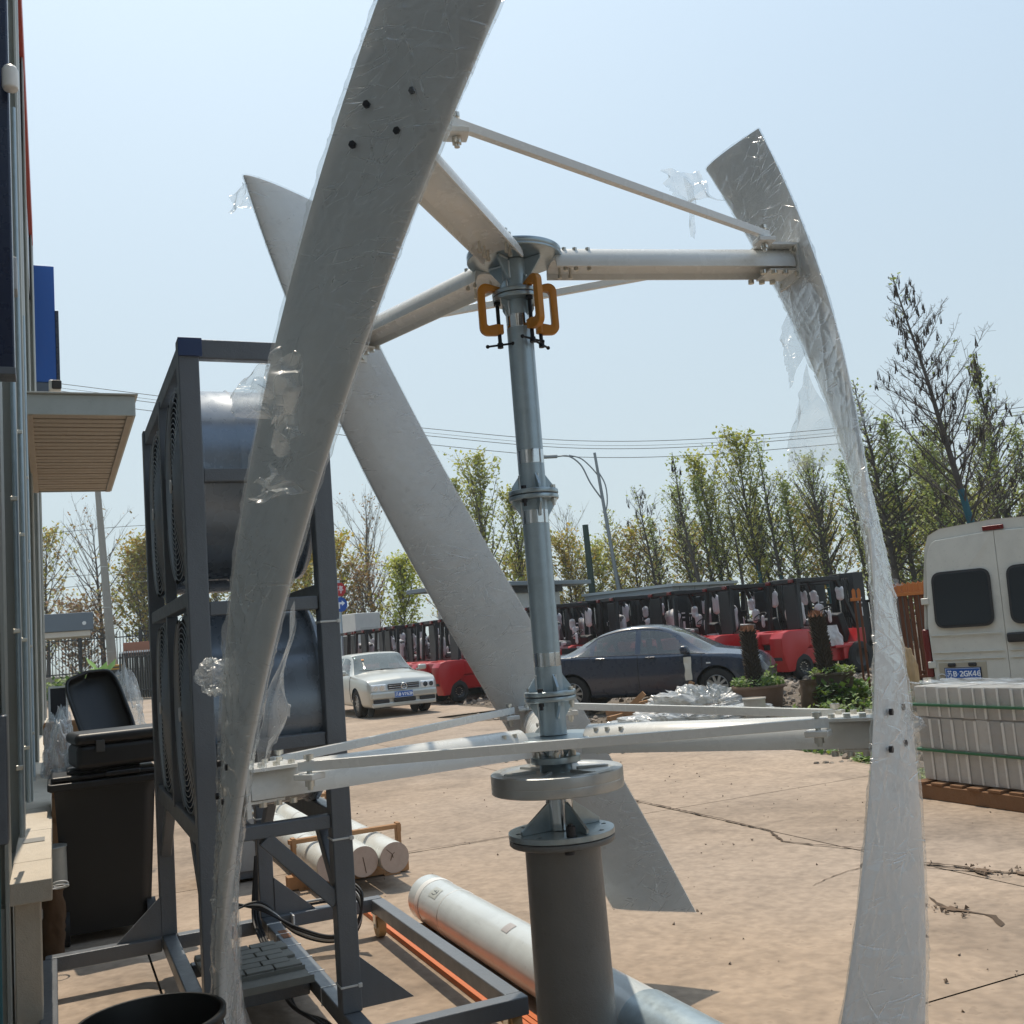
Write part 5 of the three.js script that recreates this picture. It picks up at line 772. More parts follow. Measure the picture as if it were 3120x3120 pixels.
function buildForklift(label, pos, ry, v = 0) {
  const t = thing('forklift', label, 'forklift', [pos[0], bank(pos[0], pos[2]) - 0.03, pos[2]], ry, 'new forklifts parked in rows');
  // counterweight: side outline extruded across, with the tow slot let in
  const cw = [[-1.22, 0.42], [-1.27, 0.6], [-1.27, 0.9], [-1.2, 1.0], [-1.05, 1.04], [-0.55, 1.04], [-0.55, 0.72], [-0.62, 0.62], [-0.75, 0.56], [-0.9, 0.42], [-1.02, 0.22], [-1.15, 0.22]];
  const c = part('counterweight', [crease(ext(cw, 0.34, 0.03).translate(0, 0, 0.22), 0.5), crease(ext(cw, 0.34, 0.03).translate(0, 0, -0.56), 0.5), rbox(0.6, 0.26, 0.46, 0.04, -0.9, 0.91, 0), rbox(0.5, 0.24, 0.46, 0.03, -0.88, 0.55, 0)], M.forkRed, t);
  part('tow_slot', [box(0.3, 0.17, 0.42, -0.98, 0.75, 0), box(0.04, 0.13, 0.3, -1.255, 0.5, 0.36), box(0.04, 0.13, 0.3, -1.255, 0.5, -0.36)], M.forkBlack, c);
  const hood = part('engine_hood', [rbox(1.15, 0.4, 0.98, 0.06, -0.1, 0.86, 0)], M.forkRed, t);
  part('chassis', [rbox(1.75, 0.36, 0.9, 0.04, 0.25, 0.48, 0), rbox(0.75, 0.07, 1.16, 0.02, 0.62, 0.62, 0), ext([[0.5, 0.35], [1.2, 0.35], [1.2, 0.98], [1.05, 0.98], [0.9, 0.68], [0.5, 0.66]], 1.1, 0.01).translate(0, 0, -0.55)], M.forkRed, t);
  const sp = part('side_panel', [rbox(0.62, 0.3, 0.02, 0.01, 0.12, 0.92, 0.505), rbox(0.62, 0.3, 0.02, 0.01, 0.12, 0.92, -0.505)], M.forkBlack, t);
  part('model_marking', [new THREE.PlaneGeometry(0.36, 0.18).translate(0.2, 0.9, 0.518)], a30, sp, undefined, true);
  for (const s of [-1, 1]) {
    const w1 = part('wheel', [lathe([[0.16, -0.1], [0.24, -0.1], [0.27, -0.07], [0.27, 0.07], [0.24, 0.1], [0.16, 0.1]], 32, -0.72, 0.27, s * 0.5, Math.PI / 2)], M.tyre, t); part('rim', [lathe([[0, 0.03], [0.1, 0.03], [0.15, 0.07], [0.17, 0.09]], 28, -0.72, 0.27, s * 0.5, s > 0 ? Math.PI / 2 : -Math.PI / 2)], M.forkBlack, w1);
    const nuts = []; for (let i = 0; i < 10; i++) nuts.push(cyl(0.012, 0.012, 0.03, 6, -0.72 + 0.095 * Math.cos(i * 0.628), 0.27 + 0.095 * Math.sin(i * 0.628), s * 0.55, Math.PI / 2)); part('wheel_nut', nuts, M.zinc, w1).userData.kind = 'stuff';
    const w2 = part('wheel', [lathe([[0.2, -0.11], [0.31, -0.11], [0.35, -0.07], [0.35, 0.07], [0.31, 0.11], [0.2, 0.11]], 32, 0.95, 0.35, s * 0.53, Math.PI / 2)], M.tyre, t); part('rim', [lathe([[0, 0.04], [0.12, 0.04], [0.2, 0.1]], 28, 0.95, 0.35, s * 0.53, s > 0 ? Math.PI / 2 : -Math.PI / 2)], M.forkBlack, w2);
    part('guard_pillar', [bar([1.08, 0.98, s * 0.5], [0.62, 2.12, s * 0.44], 0.075, 0.07, 0.01)], M.forkBlack, t); part('guard_pillar', [bar([-0.62, 1.1, s * 0.5], [-0.55, 2.12, s * 0.44], 0.09, 0.08, 0.01)], M.forkBlack, t);
    part('guard_side', [bar([-0.62, 2.14, s * 0.46], [0.68, 2.14, s * 0.46], 0.09, 0.07, 0.01)], M.forkBlack, t);
    part('tail_lamp', [rbox(0.06, 0.07, 0.13, 0.012, -0.66, 2.13, s * 0.37)], M.redLens, t);
    part('mast_upright', [rbox(0.34, 2.1, 0.13, 0.01, 1.38, 1.2, s * 0.3), rbox(0.22, 2.06, 0.09, 0.01, 1.42, 1.19, s * 0.19)], M.forkBlack, t); part('lift_cylinder', [rod([1.3, 0.3, s * 0.19], [1.3, 2.05, s * 0.19], 0.03, 12)], M.bright, t);
    part('fork_hanger', [rbox(0.05, 0.5, 0.13, 0.01, 1.62, 0.42, s * 0.25)], M.forkBlack, t);
  }
  parts('guard_crossbar', [bar([-0.6, 2.14, -0.46], [-0.6, 2.14, 0.46], 0.09, 0.08, 0.01), bar([0.66, 2.14, -0.46], [0.66, 2.14, 0.46], 0.09, 0.07, 0.01)], M.forkBlack, t);
  for (let i = 0; i < 6; i++) part('guard_roof_bar', [rbox(1.2, 0.05, 0.035, 0.006, 0.03, 2.16, -0.38 + i * 0.152)], M.forkBlack, t);
  parts('mast_crossbar', [rbox(0.1, 0.12, 0.7, 0.01, 1.38, 2.2, 0), rbox(0.1, 0.12, 0.6, 0.01, 1.38, 1.3, 0), rbox(0.06, 0.12, 0.95, 0.01, 1.58, 0.62, 0), rbox(0.06, 0.12, 0.95, 0.01, 1.58, 0.25, 0)], M.forkBlack, t);
  // load backrest and hoses in front of the mast
  for (let i = 0; i < 7; i++) part('backrest_bar', [rbox(0.03, 0.85, 0.03, 0.004, 1.62, 1.15, -0.45 + i * 0.15)], M.forkBlack, t);
  part('backrest_rail', [rbox(0.04, 0.05, 0.98, 0.006, 1.62, 1.58, 0)], M.forkBlack, t);
  for (const q of [-0.06, 0.0, 0.07]) part('hydraulic_hose', [tube([[1.32, 0.5, q], [1.28, 1.3, q + 0.03], [1.3, 2.1, q], [1.4, 2.18, q - 0.02], [1.46, 1.9, q]], 0.014, 30, 5)], M.forkBlack, t);
  part('rear_hose_cover', [rbox(0.06, 1.0, 0.4, 0.02, -0.6, 1.55, 0.26 - 0.5 * (v === 2))], M.forkBlack, t);
  part('dash_column', [bar([0.98, 0.68, 0], [0.78, 1.35, 0], 0.2, 0.6, 0.04)], M.forkBlack, t); part('steering_wheel', [new THREE.TorusGeometry(0.16, 0.014, 8, 28).rotateX(Math.PI / 2).rotateZ(0.55).translate(0.6, 1.42, 0), rod([0.6, 1.42, 0], [0.76, 1.2, 0], 0.02, 8)], M.forkBlack, t);
  const seat = part('seat', [rbox(0.5, 0.14, 0.5, 0.05, 0.02, 1.19, 0), rbox(0.14, 0.52, 0.48, 0.06, -0.28, 1.46, 0, 0, 0, 0.18)], M.seat, t);
  parts('seat_wrap', [crumple(0.32, 0.66, 0.6, 3 + v, -0.3, 1.44, 0), crumple(0.66, 0.24, 0.62, 6 + v, 0.02, 1.16, 0)], M.wrapWhite, seat);
  parts('wrapped_lamp', [crumple(0.2, 0.34 + 0.08 * v, 0.24, 5 + v, 0.72, 1.8, 0.42), crumple(0.16, 0.3, 0.2, 9 + v, 0.72, 1.78 - 0.06 * v, -0.42), crumple(0.14, 0.4, 0.16, 12 + v, -0.5, 1.7, 0.3 - 0.3 * v)], M.wrapWhite, t);
  parts('lever_bag', [crumple(0.2, 0.34, 0.24, 15, 0.72, 1.44, -0.3), crumple(0.08, 0.3, 0.1, 19, 0.3, 1.3, 0.45)], M.wrapWhite, t);
  if (v !== 1) part('film_skirt', [grid(12, 14, (u, w) => [0.0 + 0.1 * v + u * 0.4 + 0.15 * w + 0.05 * (noise3(u * 6, w * 6, 2 + v) - .5), 1.1 - w * 0.46, 0.53 + 0.05 * noise3(u * 5, w * 5, 1)])], M.wrapWhite, t);
  parts('decal', [box(0.004, 0.1, 0.05, 1.29, 1.6, 0.36), box(0.06, 0.2, 0.004, 1.38, 1.35, 0.369), box(0.08, 0.035, 0.004, 1.38, 1.55, 0.369), box(0.1, 0.03, 0.004, 1.38, 1.66, 0.369)], M.tie, t);
  return t;
}
{
  const F0 = buildForklift('red forklift nearest the rusty railings, its wrapped seat and rear wheel in full view', [15.5, 0, -18.55], 0.06);
  const F1 = buildForklift('red forklift second from the railings, half hidden behind the nearest one', [14.75, 0, -19.95], 0.04, 1), F2 = buildForklift('red forklift third from the railings, mast showing beside the dark palm stump', [14.1, 0, -21.35], 0.09, 2), kinds = [F0, F1, F2];
  const more = [
    // row behind the saloon car
    [13.55, -20.9 - 1.9, 0.05, 'red forklift with a marked side panel just above the saloon car bonnet'],
    [13.2, -24.2, 0.05, 'forklift above the saloon car windscreen with bagged levers'],
    [12.9, -25.6, 0.05, 'forklift above the saloon car roof with a wrapped seat'],
    [12.65, -27.0, 0.04, 'forklift above the saloon car rear window'],
    [12.4, -28.4, 0.04, 'forklift just right of the turbine shaft behind the saloon car'],
    // row behind the silver car
    [10.35, -25.9, 0.05, 'red forklift with black rear wheel right beside the silver car'],
    [10.2, -27.35, 0.05, 'second red counterweight forklift beside the silver car bonnet'],
    [10.1, -28.8, 0.05, 'third red forklift in the row behind the silver car'],
    [10.05, -30.25, 0.05, 'fourth forklift in the row behind the silver car windscreen'],
    [10.0, -31.7, 0.05, 'fifth forklift in the row above the silver car roof'],
    [9.95, -33.1, 0.05, 'sixth forklift in the row above the silver car roof'],
    [9.9, -34.5, 0.05, 'seventh forklift in the row behind the silver car'],
    [9.85, -35.9, 0.05, 'farthest forklift of the row behind the silver car, by the rack post'],
    [11.75, -23.5, 0.05, 'red forklift peeping out beside the long pale blade left of the saloon car'],
  ];
  // back rows: the same machines, only their frames show over the front rows
  for (const [x, z] of [[15.9, -22.3], [15.5, -23.7], [15.2, -25.1], [15.0, -26.5], [14.8, -27.9], [14.6, -29.3], [14.4, -30.7], [17.2, -20.6], [16.9, -21.6]]) more.push([x, z, 0.04, 'dark forklift in the back row, only its frame and mast showing over the front row']);
  for (const [x, z] of [[12.7, -29.9], [12.6, -31.3], [12.5, -32.7], [12.4, -34.1], [12.3, -35.5]]) more.push([x, z, 0.04, 'dark forklift in the far back row behind the silver car, only its frame showing']);
  more.forEach(([x, z, ry, lb], i) => place(kinds[(i * 2 + (i >> 1)) % 3], [x + 0.12 * ((i * 7) % 5 - 2) / 2, bank(x, z) - 0.03, z], ry + 0.03 * ((i * 11) % 7 - 3), lb));
}
// ---------- right side: pavers, planters, railings ----------
{
  M.paver = mat([0.50, 0.49, 0.46], 0.85, 0, { map: rep(T.grime, 4), bumpMap: rep(T.bumpF, 6), bumpScale: 0.002 });
  M.paverEdge = mat([0.78, 0.77, 0.74], 0.8);
  M.strap = mat([0.02, 0.13, 0.055], 0.5);
  M.stretch = mat([0.93, 0.94, 0.94], 0.12, 0, { transmission: 0.9, ior: 1.5, thickness: 0, bumpMap: rep(filmBump, 2, 3), bumpScale: 0.008 });
  const p = thing('pallet', 'low brown wooden pallet under the film wrapped pavers', 'pallet', [6.84, 0, -5.7]);
  M.palletWood = mat([0.24, 0.125, 0.06], 0.9, 0, { map: rep(T.streak, 1.5), bumpMap: rep(T.bumpF, 5), bumpScale: 0.003 });
  for (const x of [-0.26, 0, 0.26]) part('runner', [rbox(0.09, 0.115, 2.0, 0.006, x, 0.06, 0)], M.palletWood, p);
  for (let i = 0; i < 11; i++) part('deck_board', [rbox(0.62, 0.022, 0.12, 0.004, 0.01 * ((i * 7) % 3 - 1), 0.129, -0.94 + i * 0.188)], M.palletWood, p);
  const s = thing('paver_stack', 'block of grey pavers on edge wrapped in clear film with green straps', 'pavers', [6.84, 0.142, -5.7]);
  const r = rng(31);
  const paverTones = [0.36, 0.44, 0.5, 0.56].map((k) => mat([k, k * 0.975, k * 0.93], 0.85, 0, { map: rep(T.grime, 4), bumpMap: rep(T.bumpF, 6), bumpScale: 0.002 }));
  const pg = [0, 1].map((k) => join([rbox(0.21, 0.25, 0.112, 0.008, 0, 0, 0)]));
  for (let layer = 0; layer < 3; layer++) for (let j = 0; j < 16; j++) for (let i = 0; i < 2; i++) {
    const o = new THREE.Mesh(pg[0], paverTones[Math.floor(r() * 4)]); o.name = 'paver'; o.castShadow = o.receiveShadow = true; o.position.set(-0.111 + i * 0.222 + (r() - 0.5) * 0.012, 0.128 + layer * 0.258 + (r() - 0.5) * 0.006, -0.9 + j * 0.12 + (r() - 0.5) * 0.008); s.add(o);
  }
  for (let j = 0; j < 15; j++) for (let l = 0; l < 3; l++) part('paver_spacer', [box(0.006, 0.235, 0.016 + 0.008 * ((j * 3 + l) % 2), -0.226, 0.128 + l * 0.258, -0.84 + j * 0.12 + 0.01 * ((l * 5 + j) % 3))], M.paverEdge, s);
  part('stretch_film', [grid(160, 50, (u, v) => { const a = u * 4, q = Math.floor(a) % 4, f = a - Math.floor(a), C = [[-0.24, -0.985], [-0.24, 0.985], [0.24, 0.985], [0.24, -0.985]], A = C[q], B = C[(q + 1) % 4], d = 0.006 * noise3(u * 60 + v * 30, v * 22, 1) + 0.008 * noise3(u * 22, v * 70, 4); return [A[0] + (B[0] - A[0]) * f + (q === 0 ? -d : q === 2 ? d : 0), 0.01 + 0.78 * v, A[1] + (B[1] - A[1]) * f + (q === 1 ? d : q === 3 ? -d : 0)]; }), grid(40, 40, (u, v) => [-0.243 + 0.486 * u, 0.79 + 0.02 * noise3(u * 14, v * 14, 2), -0.985 + 1.97 * v])], M.stretch, s);
  for (const y of [0.62, 0.25]) part('strap', [rbox(0.505, 0.02, 2.0, 0.004, 0, y, 0)], M.strap, s);
}
// rusty steel railings stacked upright
{
  M.rustSteel = mat([0.13, 0.045, 0.02], 0.85, 0, { map: rep(T.grime, 4) }); M.rustOrange = mat([0.46, 0.15, 0.035], 0.8, 0, { map: rep(T.grime, 4) });
  for (const [x, z, ry, n, lb] of [[12.43, -12.31, -0.76, 12, 'rusty brown steel railing panel with orange tips between the forklifts and van'], [12.95, -12.75, -0.72, 12, 'second rusty railing panel leaning just behind the first one'], [11.88, -12.86, -0.76, 2, 'short rusty railing end beside the wrapped right hand blade']]) {
    const g = thing('rusty_railing', lb, 'railing', [x, bank(x, z) - 0.03, z], ry, 'rusty railings by the van'), w = n * 0.08;
    for (let i = 0; i < n; i++) { const b = part('bar', [rbox(0.036, 1.62, 0.04, 0.006, -w / 2 + i * 0.08, 0.83, 0.02 * (i % 2))], M.rustSteel, g); part('bar_tip', [ext([[-0.024, 0], [0.024, 0], [0.024, 0.12], [0, 0.15], [-0.024, 0.12]], 0.05, 0.003).translate(-w / 2 + i * 0.08, 1.645, -0.02)], M.rustOrange, b); }
    part('rail', [rbox(w, 0.05, 0.06, 0.006, -0.06, 0.32, 0.05)], M.rustSteel, g); part('rail', [rbox(w, 0.05, 0.06, 0.006, -0.06, 1.62, 0.05)], M.rustOrange, g);
  }
  const r = thing('concrete_block', 'pale concrete base block under the rusty railings beside the van', 'block', [12.1, bank(12.1, -11.75) - 0.03, -11.75], 0.8); part('block', [rbox(1.1, 0.34, 0.28, 0.015, 0, 0.17, 0)], mat([0.40, 0.36, 0.30], 0.95, 0, { map: rep(T.grime, 2) }), r);
}
// potted palm stumps
function leafClump(n, rx, ry, rz, size, seed, colors, lift = 0) {
  const r = rng(seed), p = [], c = [];
  for (let i = 0; i < n; i++) {
    const a = r() * Math.PI * 2, k = Math.pow(r(), 0.4), h = r(), x = Math.cos(a) * rx * k, z = Math.sin(a) * rz * k, y = lift + h * ry * (1 - 0.5 * k), s = size * (0.5 + r()), t = r() * Math.PI * 2, e = (r() - 0.2) * 1.3;
    const d = V(Math.cos(t) * Math.cos(e), Math.sin(e), Math.sin(t) * Math.cos(e)).multiplyScalar(s), q = V(-Math.sin(t), 0.3 * (r() - 0.5), Math.cos(t)).multiplyScalar(s * 0.3), o = V(x, y, z), m = o.clone().addScaledVector(d, 0.5);
    const tip = o.clone().add(d); tip.y -= s * 0.2 * r();
    for (const v of [o, m.clone().add(q), tip, o, tip, m.clone().sub(q)]) p.push(v.x, v.y, v.z);
    const col = colors[Math.floor(r() * colors.length)], b = 0.7 + 0.6 * r(); for (let j = 0; j < 6; j++) c.push(col[0] * b, col[1] * b, col[2] * b);
  }
  const g = new THREE.BufferGeometry(); g.setAttribute('position', new THREE.Float32BufferAttribute(p, 3)); g.computeVertexNormals(); g.setAttribute('color', new THREE.Float32BufferAttribute(c, 3)); return g;
}
M.leaf = mat([1, 1, 1], 0.8, 0, { vertexColors: true, transmission: 0.5, ior: 1.4, thickness: 0 });
const GREENS = [[0.10, 0.20, 0.03], [0.14, 0.26, 0.04], [0.20, 0.30, 0.05], [0.07, 0.15, 0.03]];
const LIME = [[0.24, 0.34, 0.05], [0.30, 0.40, 0.06], [0.17, 0.27, 0.05]];
function stump(g, x, y, z, h, r, seed, lean = 0.05) {
  const rr = rng(seed); part('palm_trunk', [rod([x, y, z], [x + lean, y + h, z], r * 0.75, 16, r * 0.7)], mat([0.03, 0.022, 0.016], 1), g);
  const sc = []; for (let k = 0; k < 26; k++) for (let i = 0; i < 11; i++) { const a = i / 11 * 6.283 + k * 0.3, yy = y + h * (k + 0.5 * rr()) / 26, q = r * (0.72 + 0.1 * rr()); sc.push(at(new THREE.ConeGeometry(0.032, 0.13, 4), 0, 0, 0, 0, 0, -0.6 - 0.5 * rr()).rotateY(-a).translate(x + lean * (yy - y) / h + Math.cos(a) * q, yy + 0.02, z + Math.sin(a) * q)); }
  part('bark_scales', sc, mat([0.042, 0.031, 0.022], 1), g).userData.kind = 'stuff';
  const tp = []; for (let i = 0; i < 46; i++) { const a = rr() * 6.283, q = r * 0.8 * rr(); tp.push(at(new THREE.ConeGeometry(0.03, 0.12, 4), 0, 0.04, 0, (rr() - .5), 0, (rr() - .5) * 1.2).translate(x + lean + Math.cos(a) * q, y + h, z + Math.sin(a) * q)); }
  part('cut_fronds', tp, mat([0.23, 0.10, 0.05], 1), g);
}
{
  M.potClay = mat([0.17, 0.105, 0.07], 0.85, 0, { map: rep(T.grime, 3) }); M.earth = mat([0.06, 0.045, 0.03], 1);
  const a = thing('potted_palm', 'scaly dark palm stump in a wide brown pot beside the saloon car bonnet', 'potted plant', [10.78, bank(10.78, -14.28) - 0.03, -14.28]);
  part('pot', [lathe([[0.27, 0], [0.36, 0.02], [0.41, 0.34], [0.44, 0.35], [0.44, 0.4], [0.40, 0.4], [0.39, 0.33]], 36)], M.potClay, a); part('soil', [cyl(0.39, 0.39, 0.02, 30, 0, 0.33, 0)], M.earth, a); stump(a, -0.06, 0.34, 0, 0.98, 0.15, 5, -0.04); part('herbs', leafClump(800, 0.42, 0.26, 0.42, 0.07, 7, [...LIME, ...GREENS], 0.36), M.leaf, a); part('weed_sprig', [rod([0.2, 0.34, 0.1], [0.24, 0.85, 0.1], 0.006, 5), flat(leafClump(60, 0.12, 0.5, 0.12, 0.07, 9, LIME, 0.35)).deleteAttribute('color').translate(0.22, 0, 0.1)], mat([0.16, 0.24, 0.05], 0.8), a);
  const b = thing('potted_palm', 'leaning scaly palm stump in a leaf covered pot before the red forklift', 'potted plant', [11.2, bank(11.2, -12.9) - 0.03, -12.9]);
  part('pot', [lathe([[0.22, 0], [0.27, 0.02], [0.3, 0.5], [0.33, 0.52], [0.33, 0.56], [0.29, 0.56]], 32)], mat([0.08, 0.065, 0.05], 0.9), b); part('soil', [cyl(0.29, 0.29, 0.02, 30, 0, 0.5, 0)], M.earth, b); stump(b, -0.12, 0.5, 0.0, 0.95, 0.14, 8, -0.09); part('leaves', leafClump(900, 0.48, 0.5, 0.48, 0.12, 11, GREENS, 0.08), M.leaf, b); part('herbs', leafClump(420, 0.34, 0.16, 0.34, 0.07, 12, LIME, 0.52), M.leaf, b);
  const st = single('tree_stump', 'small rotten brown stump beside the leaf covered pot', 'stump', [grid(22, 12, (u, v) => { const t = u * 6.283, q = 0.12 * (0.8 + 0.5 * noise3(Math.cos(t) * 3, Math.sin(t) * 3, v * 6)); return [q * Math.cos(t), 0.5 * v, q * Math.sin(t)]; }), cyl(0.12, 0.12, 0.02, 14, 0, 0.47, 0)], mat([0.10, 0.065, 0.04], 1, 0, { map: rep(T.grime, 6) }), [10.72, bank(10.72, -12.95) - 0.03, -12.95]);
  const bk = thing('plaster_bucket', 'pale dirty bucket standing in front of the wide brown pot', 'bucket', [9.6, bank(9.6, -12.85) - 0.02, -12.85]); part('bucket_wall', [lathe([[0.13, 0], [0.14, 0.01], [0.165, 0.36], [0.175, 0.365], [0.175, 0.39], [0.155, 0.39], [0.13, 0.03]], 30)], mat([0.5, 0.47, 0.41], 0.6, 0, { map: rep(T.grime, 4) }), bk); part('lid', [cyl(0.16, 0.16, 0.012, 30, 0, 0.375, 0)], mat([0.42, 0.36, 0.28], 0.8), bk);
  const wd = [[[8.9, 0.1, -16.2], [10.9, 0.36, -16.1], 'long thin timber batten propped up in front of the saloon car door'], [[9.2, 0.05, -15.2], [10.6, 0.12, -15.0], 'timber batten lying low in front of the saloon car sill'], [[9.0, 0.04, -15.9], [9.35, 0.42, -15.6], 'short upright timber piece in the pallet wreck near the rear wheel'], [[10.5, 0.04, -16.2], [10.62, 0.5, -16.0], 'upright timber stub at the front end of the broken pallet'], [[8.6, 0.05, -15.6], [9.4, 0.06, -16.1], 'orange timber plank end on the rubble by the pale blade']];
  wd.forEach(([p, q, lb]) => single('broken_timber', lb, 'timber', [bar(p, q, 0.09, 0.07, 0.004)], M.timber, [0, 0.02, 0], 0, 'broken pallet timber'));
  single('metal_hoop', 'bent thin metal hoop standing behind the broken timber', 'hoop', [tube([[-0.38, 0, 0], [-0.34, 0.22, 0], [0, 0.27, 0.02], [0.34, 0.22, 0], [0.38, 0, 0]], 0.018, 40, 8)], mat([0.32, 0.33, 0.32], 0.5, 0.6), [10.75, 0.12, -16.55], 0.9);
  heap('plastic_sheet', 'crumpled milky plastic sheet on the rubble in front of the car wheel', [10.05, bank(10.05, -14.7) - 0.02, -14.7], 1.0, 0.34, 0.62, 21, M.milky, 'plastic sheet', 0.3);
  heap('plastic_sheet', 'flat crumpled plastic sheet nearest the concrete edge behind the brace', [8.95, 0.0, -13.7], 1.25, 0.2, 0.5, 25, M.milky, 'plastic sheet', 0.35);
  heap('rubbish_bag', 'tan cloth bag slumped against the railing end beside the wrapped blade', [11.6, bank(11.6, -11.9) - 0.02, -11.9], 0.26, 0.8, 0.3, 28, mat([0.44, 0.33, 0.21], 0.9), 'bag');
  // rubble bed and weeds
  const r = rng(88), N = 5200, im = new THREE.InstancedMesh(flat(new THREE.DodecahedronGeometry(1, 0)), mat([1, 1, 1], 1), N), m = new THREE.Matrix4(), q = new THREE.Quaternion(), e = new THREE.Euler(), c = new THREE.Color();
  for (let i = 0; i < N; i++) { let x, z; do { x = 6.8 + 10 * r(); z = -7.2 - 19 * r(); } while (x < (z > -9 ? 7.3 : z > -21 ? 8.0 : 9.3) + 0.1 * r()); const s = 0.012 + 0.055 * Math.pow(r(), 3); e.set(r() * 6, r() * 6, r() * 6); m.compose(V(x, -0.035 + bank(x, z) + s * 0.4, z), q.setFromEuler(e), V(s * (0.7 + r()), s * (0.5 + 0.5 * r()), s * (0.7 + r()))); im.setMatrixAt(i, m); const k = 0.1 + 0.28 * r(); im.setColorAt(i, c.setRGB(k * 1.15, k * 0.95, k * 0.75)); }
  im.name = 'rubble'; im.userData.kind = 'stuff'; im.castShadow = im.receiveShadow = true; scene.add(im);
  const ws = []; const spots = [[8.0, -8.6, 0.3, 0.14], [7.2, -7.5, 0.25, 0.12], [11.7, -12.2, 0.7, 0.5], [11.9, -12.9, 0.6, 0.45], [12.2, -13.6, 0.8, 0.3], [11.9, -11.6, 0.6, 0.45], [10.4, -12.4, 0.6, 0.22], [10.9, -12.2, 0.5, 0.3], [9.8, -11.6, 0.6, 0.12], [9.0, -10.6, 0.6, 0.1], [8.4, -9.6, 0.5, 0.1], [12.8, -13.3, 0.8, 0.2], [7.0, -6.95, 0.2, 0.1]];
  spots.forEach(([x, z, w, h], i) => ws.push(flat(leafClump(330, w, h, w, 0.08, 100 + i, [...LIME, ...GREENS])).translate(x, -0.03 + bank(x, z), z)));
  const wo = new THREE.Mesh(mergeGeometries(ws), M.leaf); wo.name = 'weeds'; wo.userData.kind = 'stuff'; wo.castShadow = wo.receiveShadow = true; scene.add(wo);
  M.puddle = mat([0.06, 0.045, 0.03], 0.06, 0);
  struct('puddle', new THREE.ShapeGeometry(shape([...Array(24)].map((_, i) => { const t = i / 24 * 6.283, k = 0.75 + 0.5 * noise3(Math.cos(t) * 2, Math.sin(t) * 2, 5); return [Math.cos(t) * 0.45 * k, Math.sin(t) * 1.1 * k]; }))).rotateX(-Math.PI / 2).translate(8.2, -0.04, -8.9), M.puddle);
}
// ---------- beyond the yard ----------
{
  M.cabinGrey = mat([0.29, 0.335, 0.36], 0.6, 0.1, { map: rep(T.streak, 0.4) }); M.hutWhite = mat([0.62, 0.62, 0.58], 0.6, 0, { map: rep(T.grime, 0.5) });
  const prism = (pts, y0, y1) => ext(pts.map((p) => [p[0], -p[1]]), y1 - y0, 0).rotateX(-Math.PI / 2).translate(0, y0, 0);
  const c = thing('site_cabin', 'long blue grey flat roofed cabin behind the forklifts', 'cabin');
  part('cabin_wall', [prism([[19.6, -36.6], [20.9, -32.2], [24.3, -33.0], [23.0, -37.4]], 0, 2.95)], M.cabinGrey, c); part('cabin_roof', [prism([[19.5, -36.7], [20.86, -32.08], [24.42, -32.92], [23.1, -37.5]], 2.955, 3.06)], mat([0.42, 0.46, 0.46], 0.5), c);
  for (let i = 0; i < 4; i++) part('wall_seam', [rod([21.3 + i * 0.8, 0, -32.28 - i * 0.19], [21.3 + i * 0.8, 2.94, -32.28 - i * 0.19], 0.02, 4)], mat([0.22, 0.25, 0.27], 0.7), c);
  const h = thing('guard_hut', 'white gate hut under a wide dark flat roof behind the forklifts', 'hut', [16.2, 0, -37.4], 0.42);
  part('hut_wall', [rbox(4.4, 3.25, 2.6, 0.03, 0, 1.63, 0)], M.hutWhite, h); part('hut_roof', [rbox(7.2, 0.16, 3.4, 0.02, 0.1, 3.58, 0.1)], mat([0.20, 0.23, 0.25], 0.6), h); part('roof_beam', [rbox(4.6, 0.26, 2.8, 0.02, 0, 3.37, 0)], mat([0.05, 0.055, 0.06], 0.6), h);
  for (const [x, w] of [[-1.55, 0.8], [-0.55, 0.8], [0.6, 1.0]]) { const f = part('window', [rbox(w, 0.75, 0.04, 0.01, x, 2.35, 1.305)], mat([0.72, 0.72, 0.70], 0.5), h); part('pane', [rbox(w - 0.12, 0.62, 0.02, 0.004, x, 2.35, 1.325)], M.darkGlass, f); for (let k = 0; k < 5; k++) part('window_bar', [rod([x - w / 2 + 0.12 + k * (w - 0.24) / 4, 2.06, 1.345], [x - w / 2 + 0.12 + k * (w - 0.24) / 4, 2.64, 1.345], 0.01, 5)], M.zinc, f); }
  const p = thing('switch_kiosk', 'plain white kiosk with a pale side behind the silver car', 'kiosk', [10.95, 0, -39.2], 0.3); part('kiosk_body', [rbox(1.15, 2.95, 1.2, 0.03, 0, 1.48, 0)], M.hutWhite, p); part('kiosk_door', [rbox(0.8, 2.2, 0.02, 0.01, 0.05, 1.3, 0.605)], mat([0.5, 0.5, 0.46], 0.6), p);
}
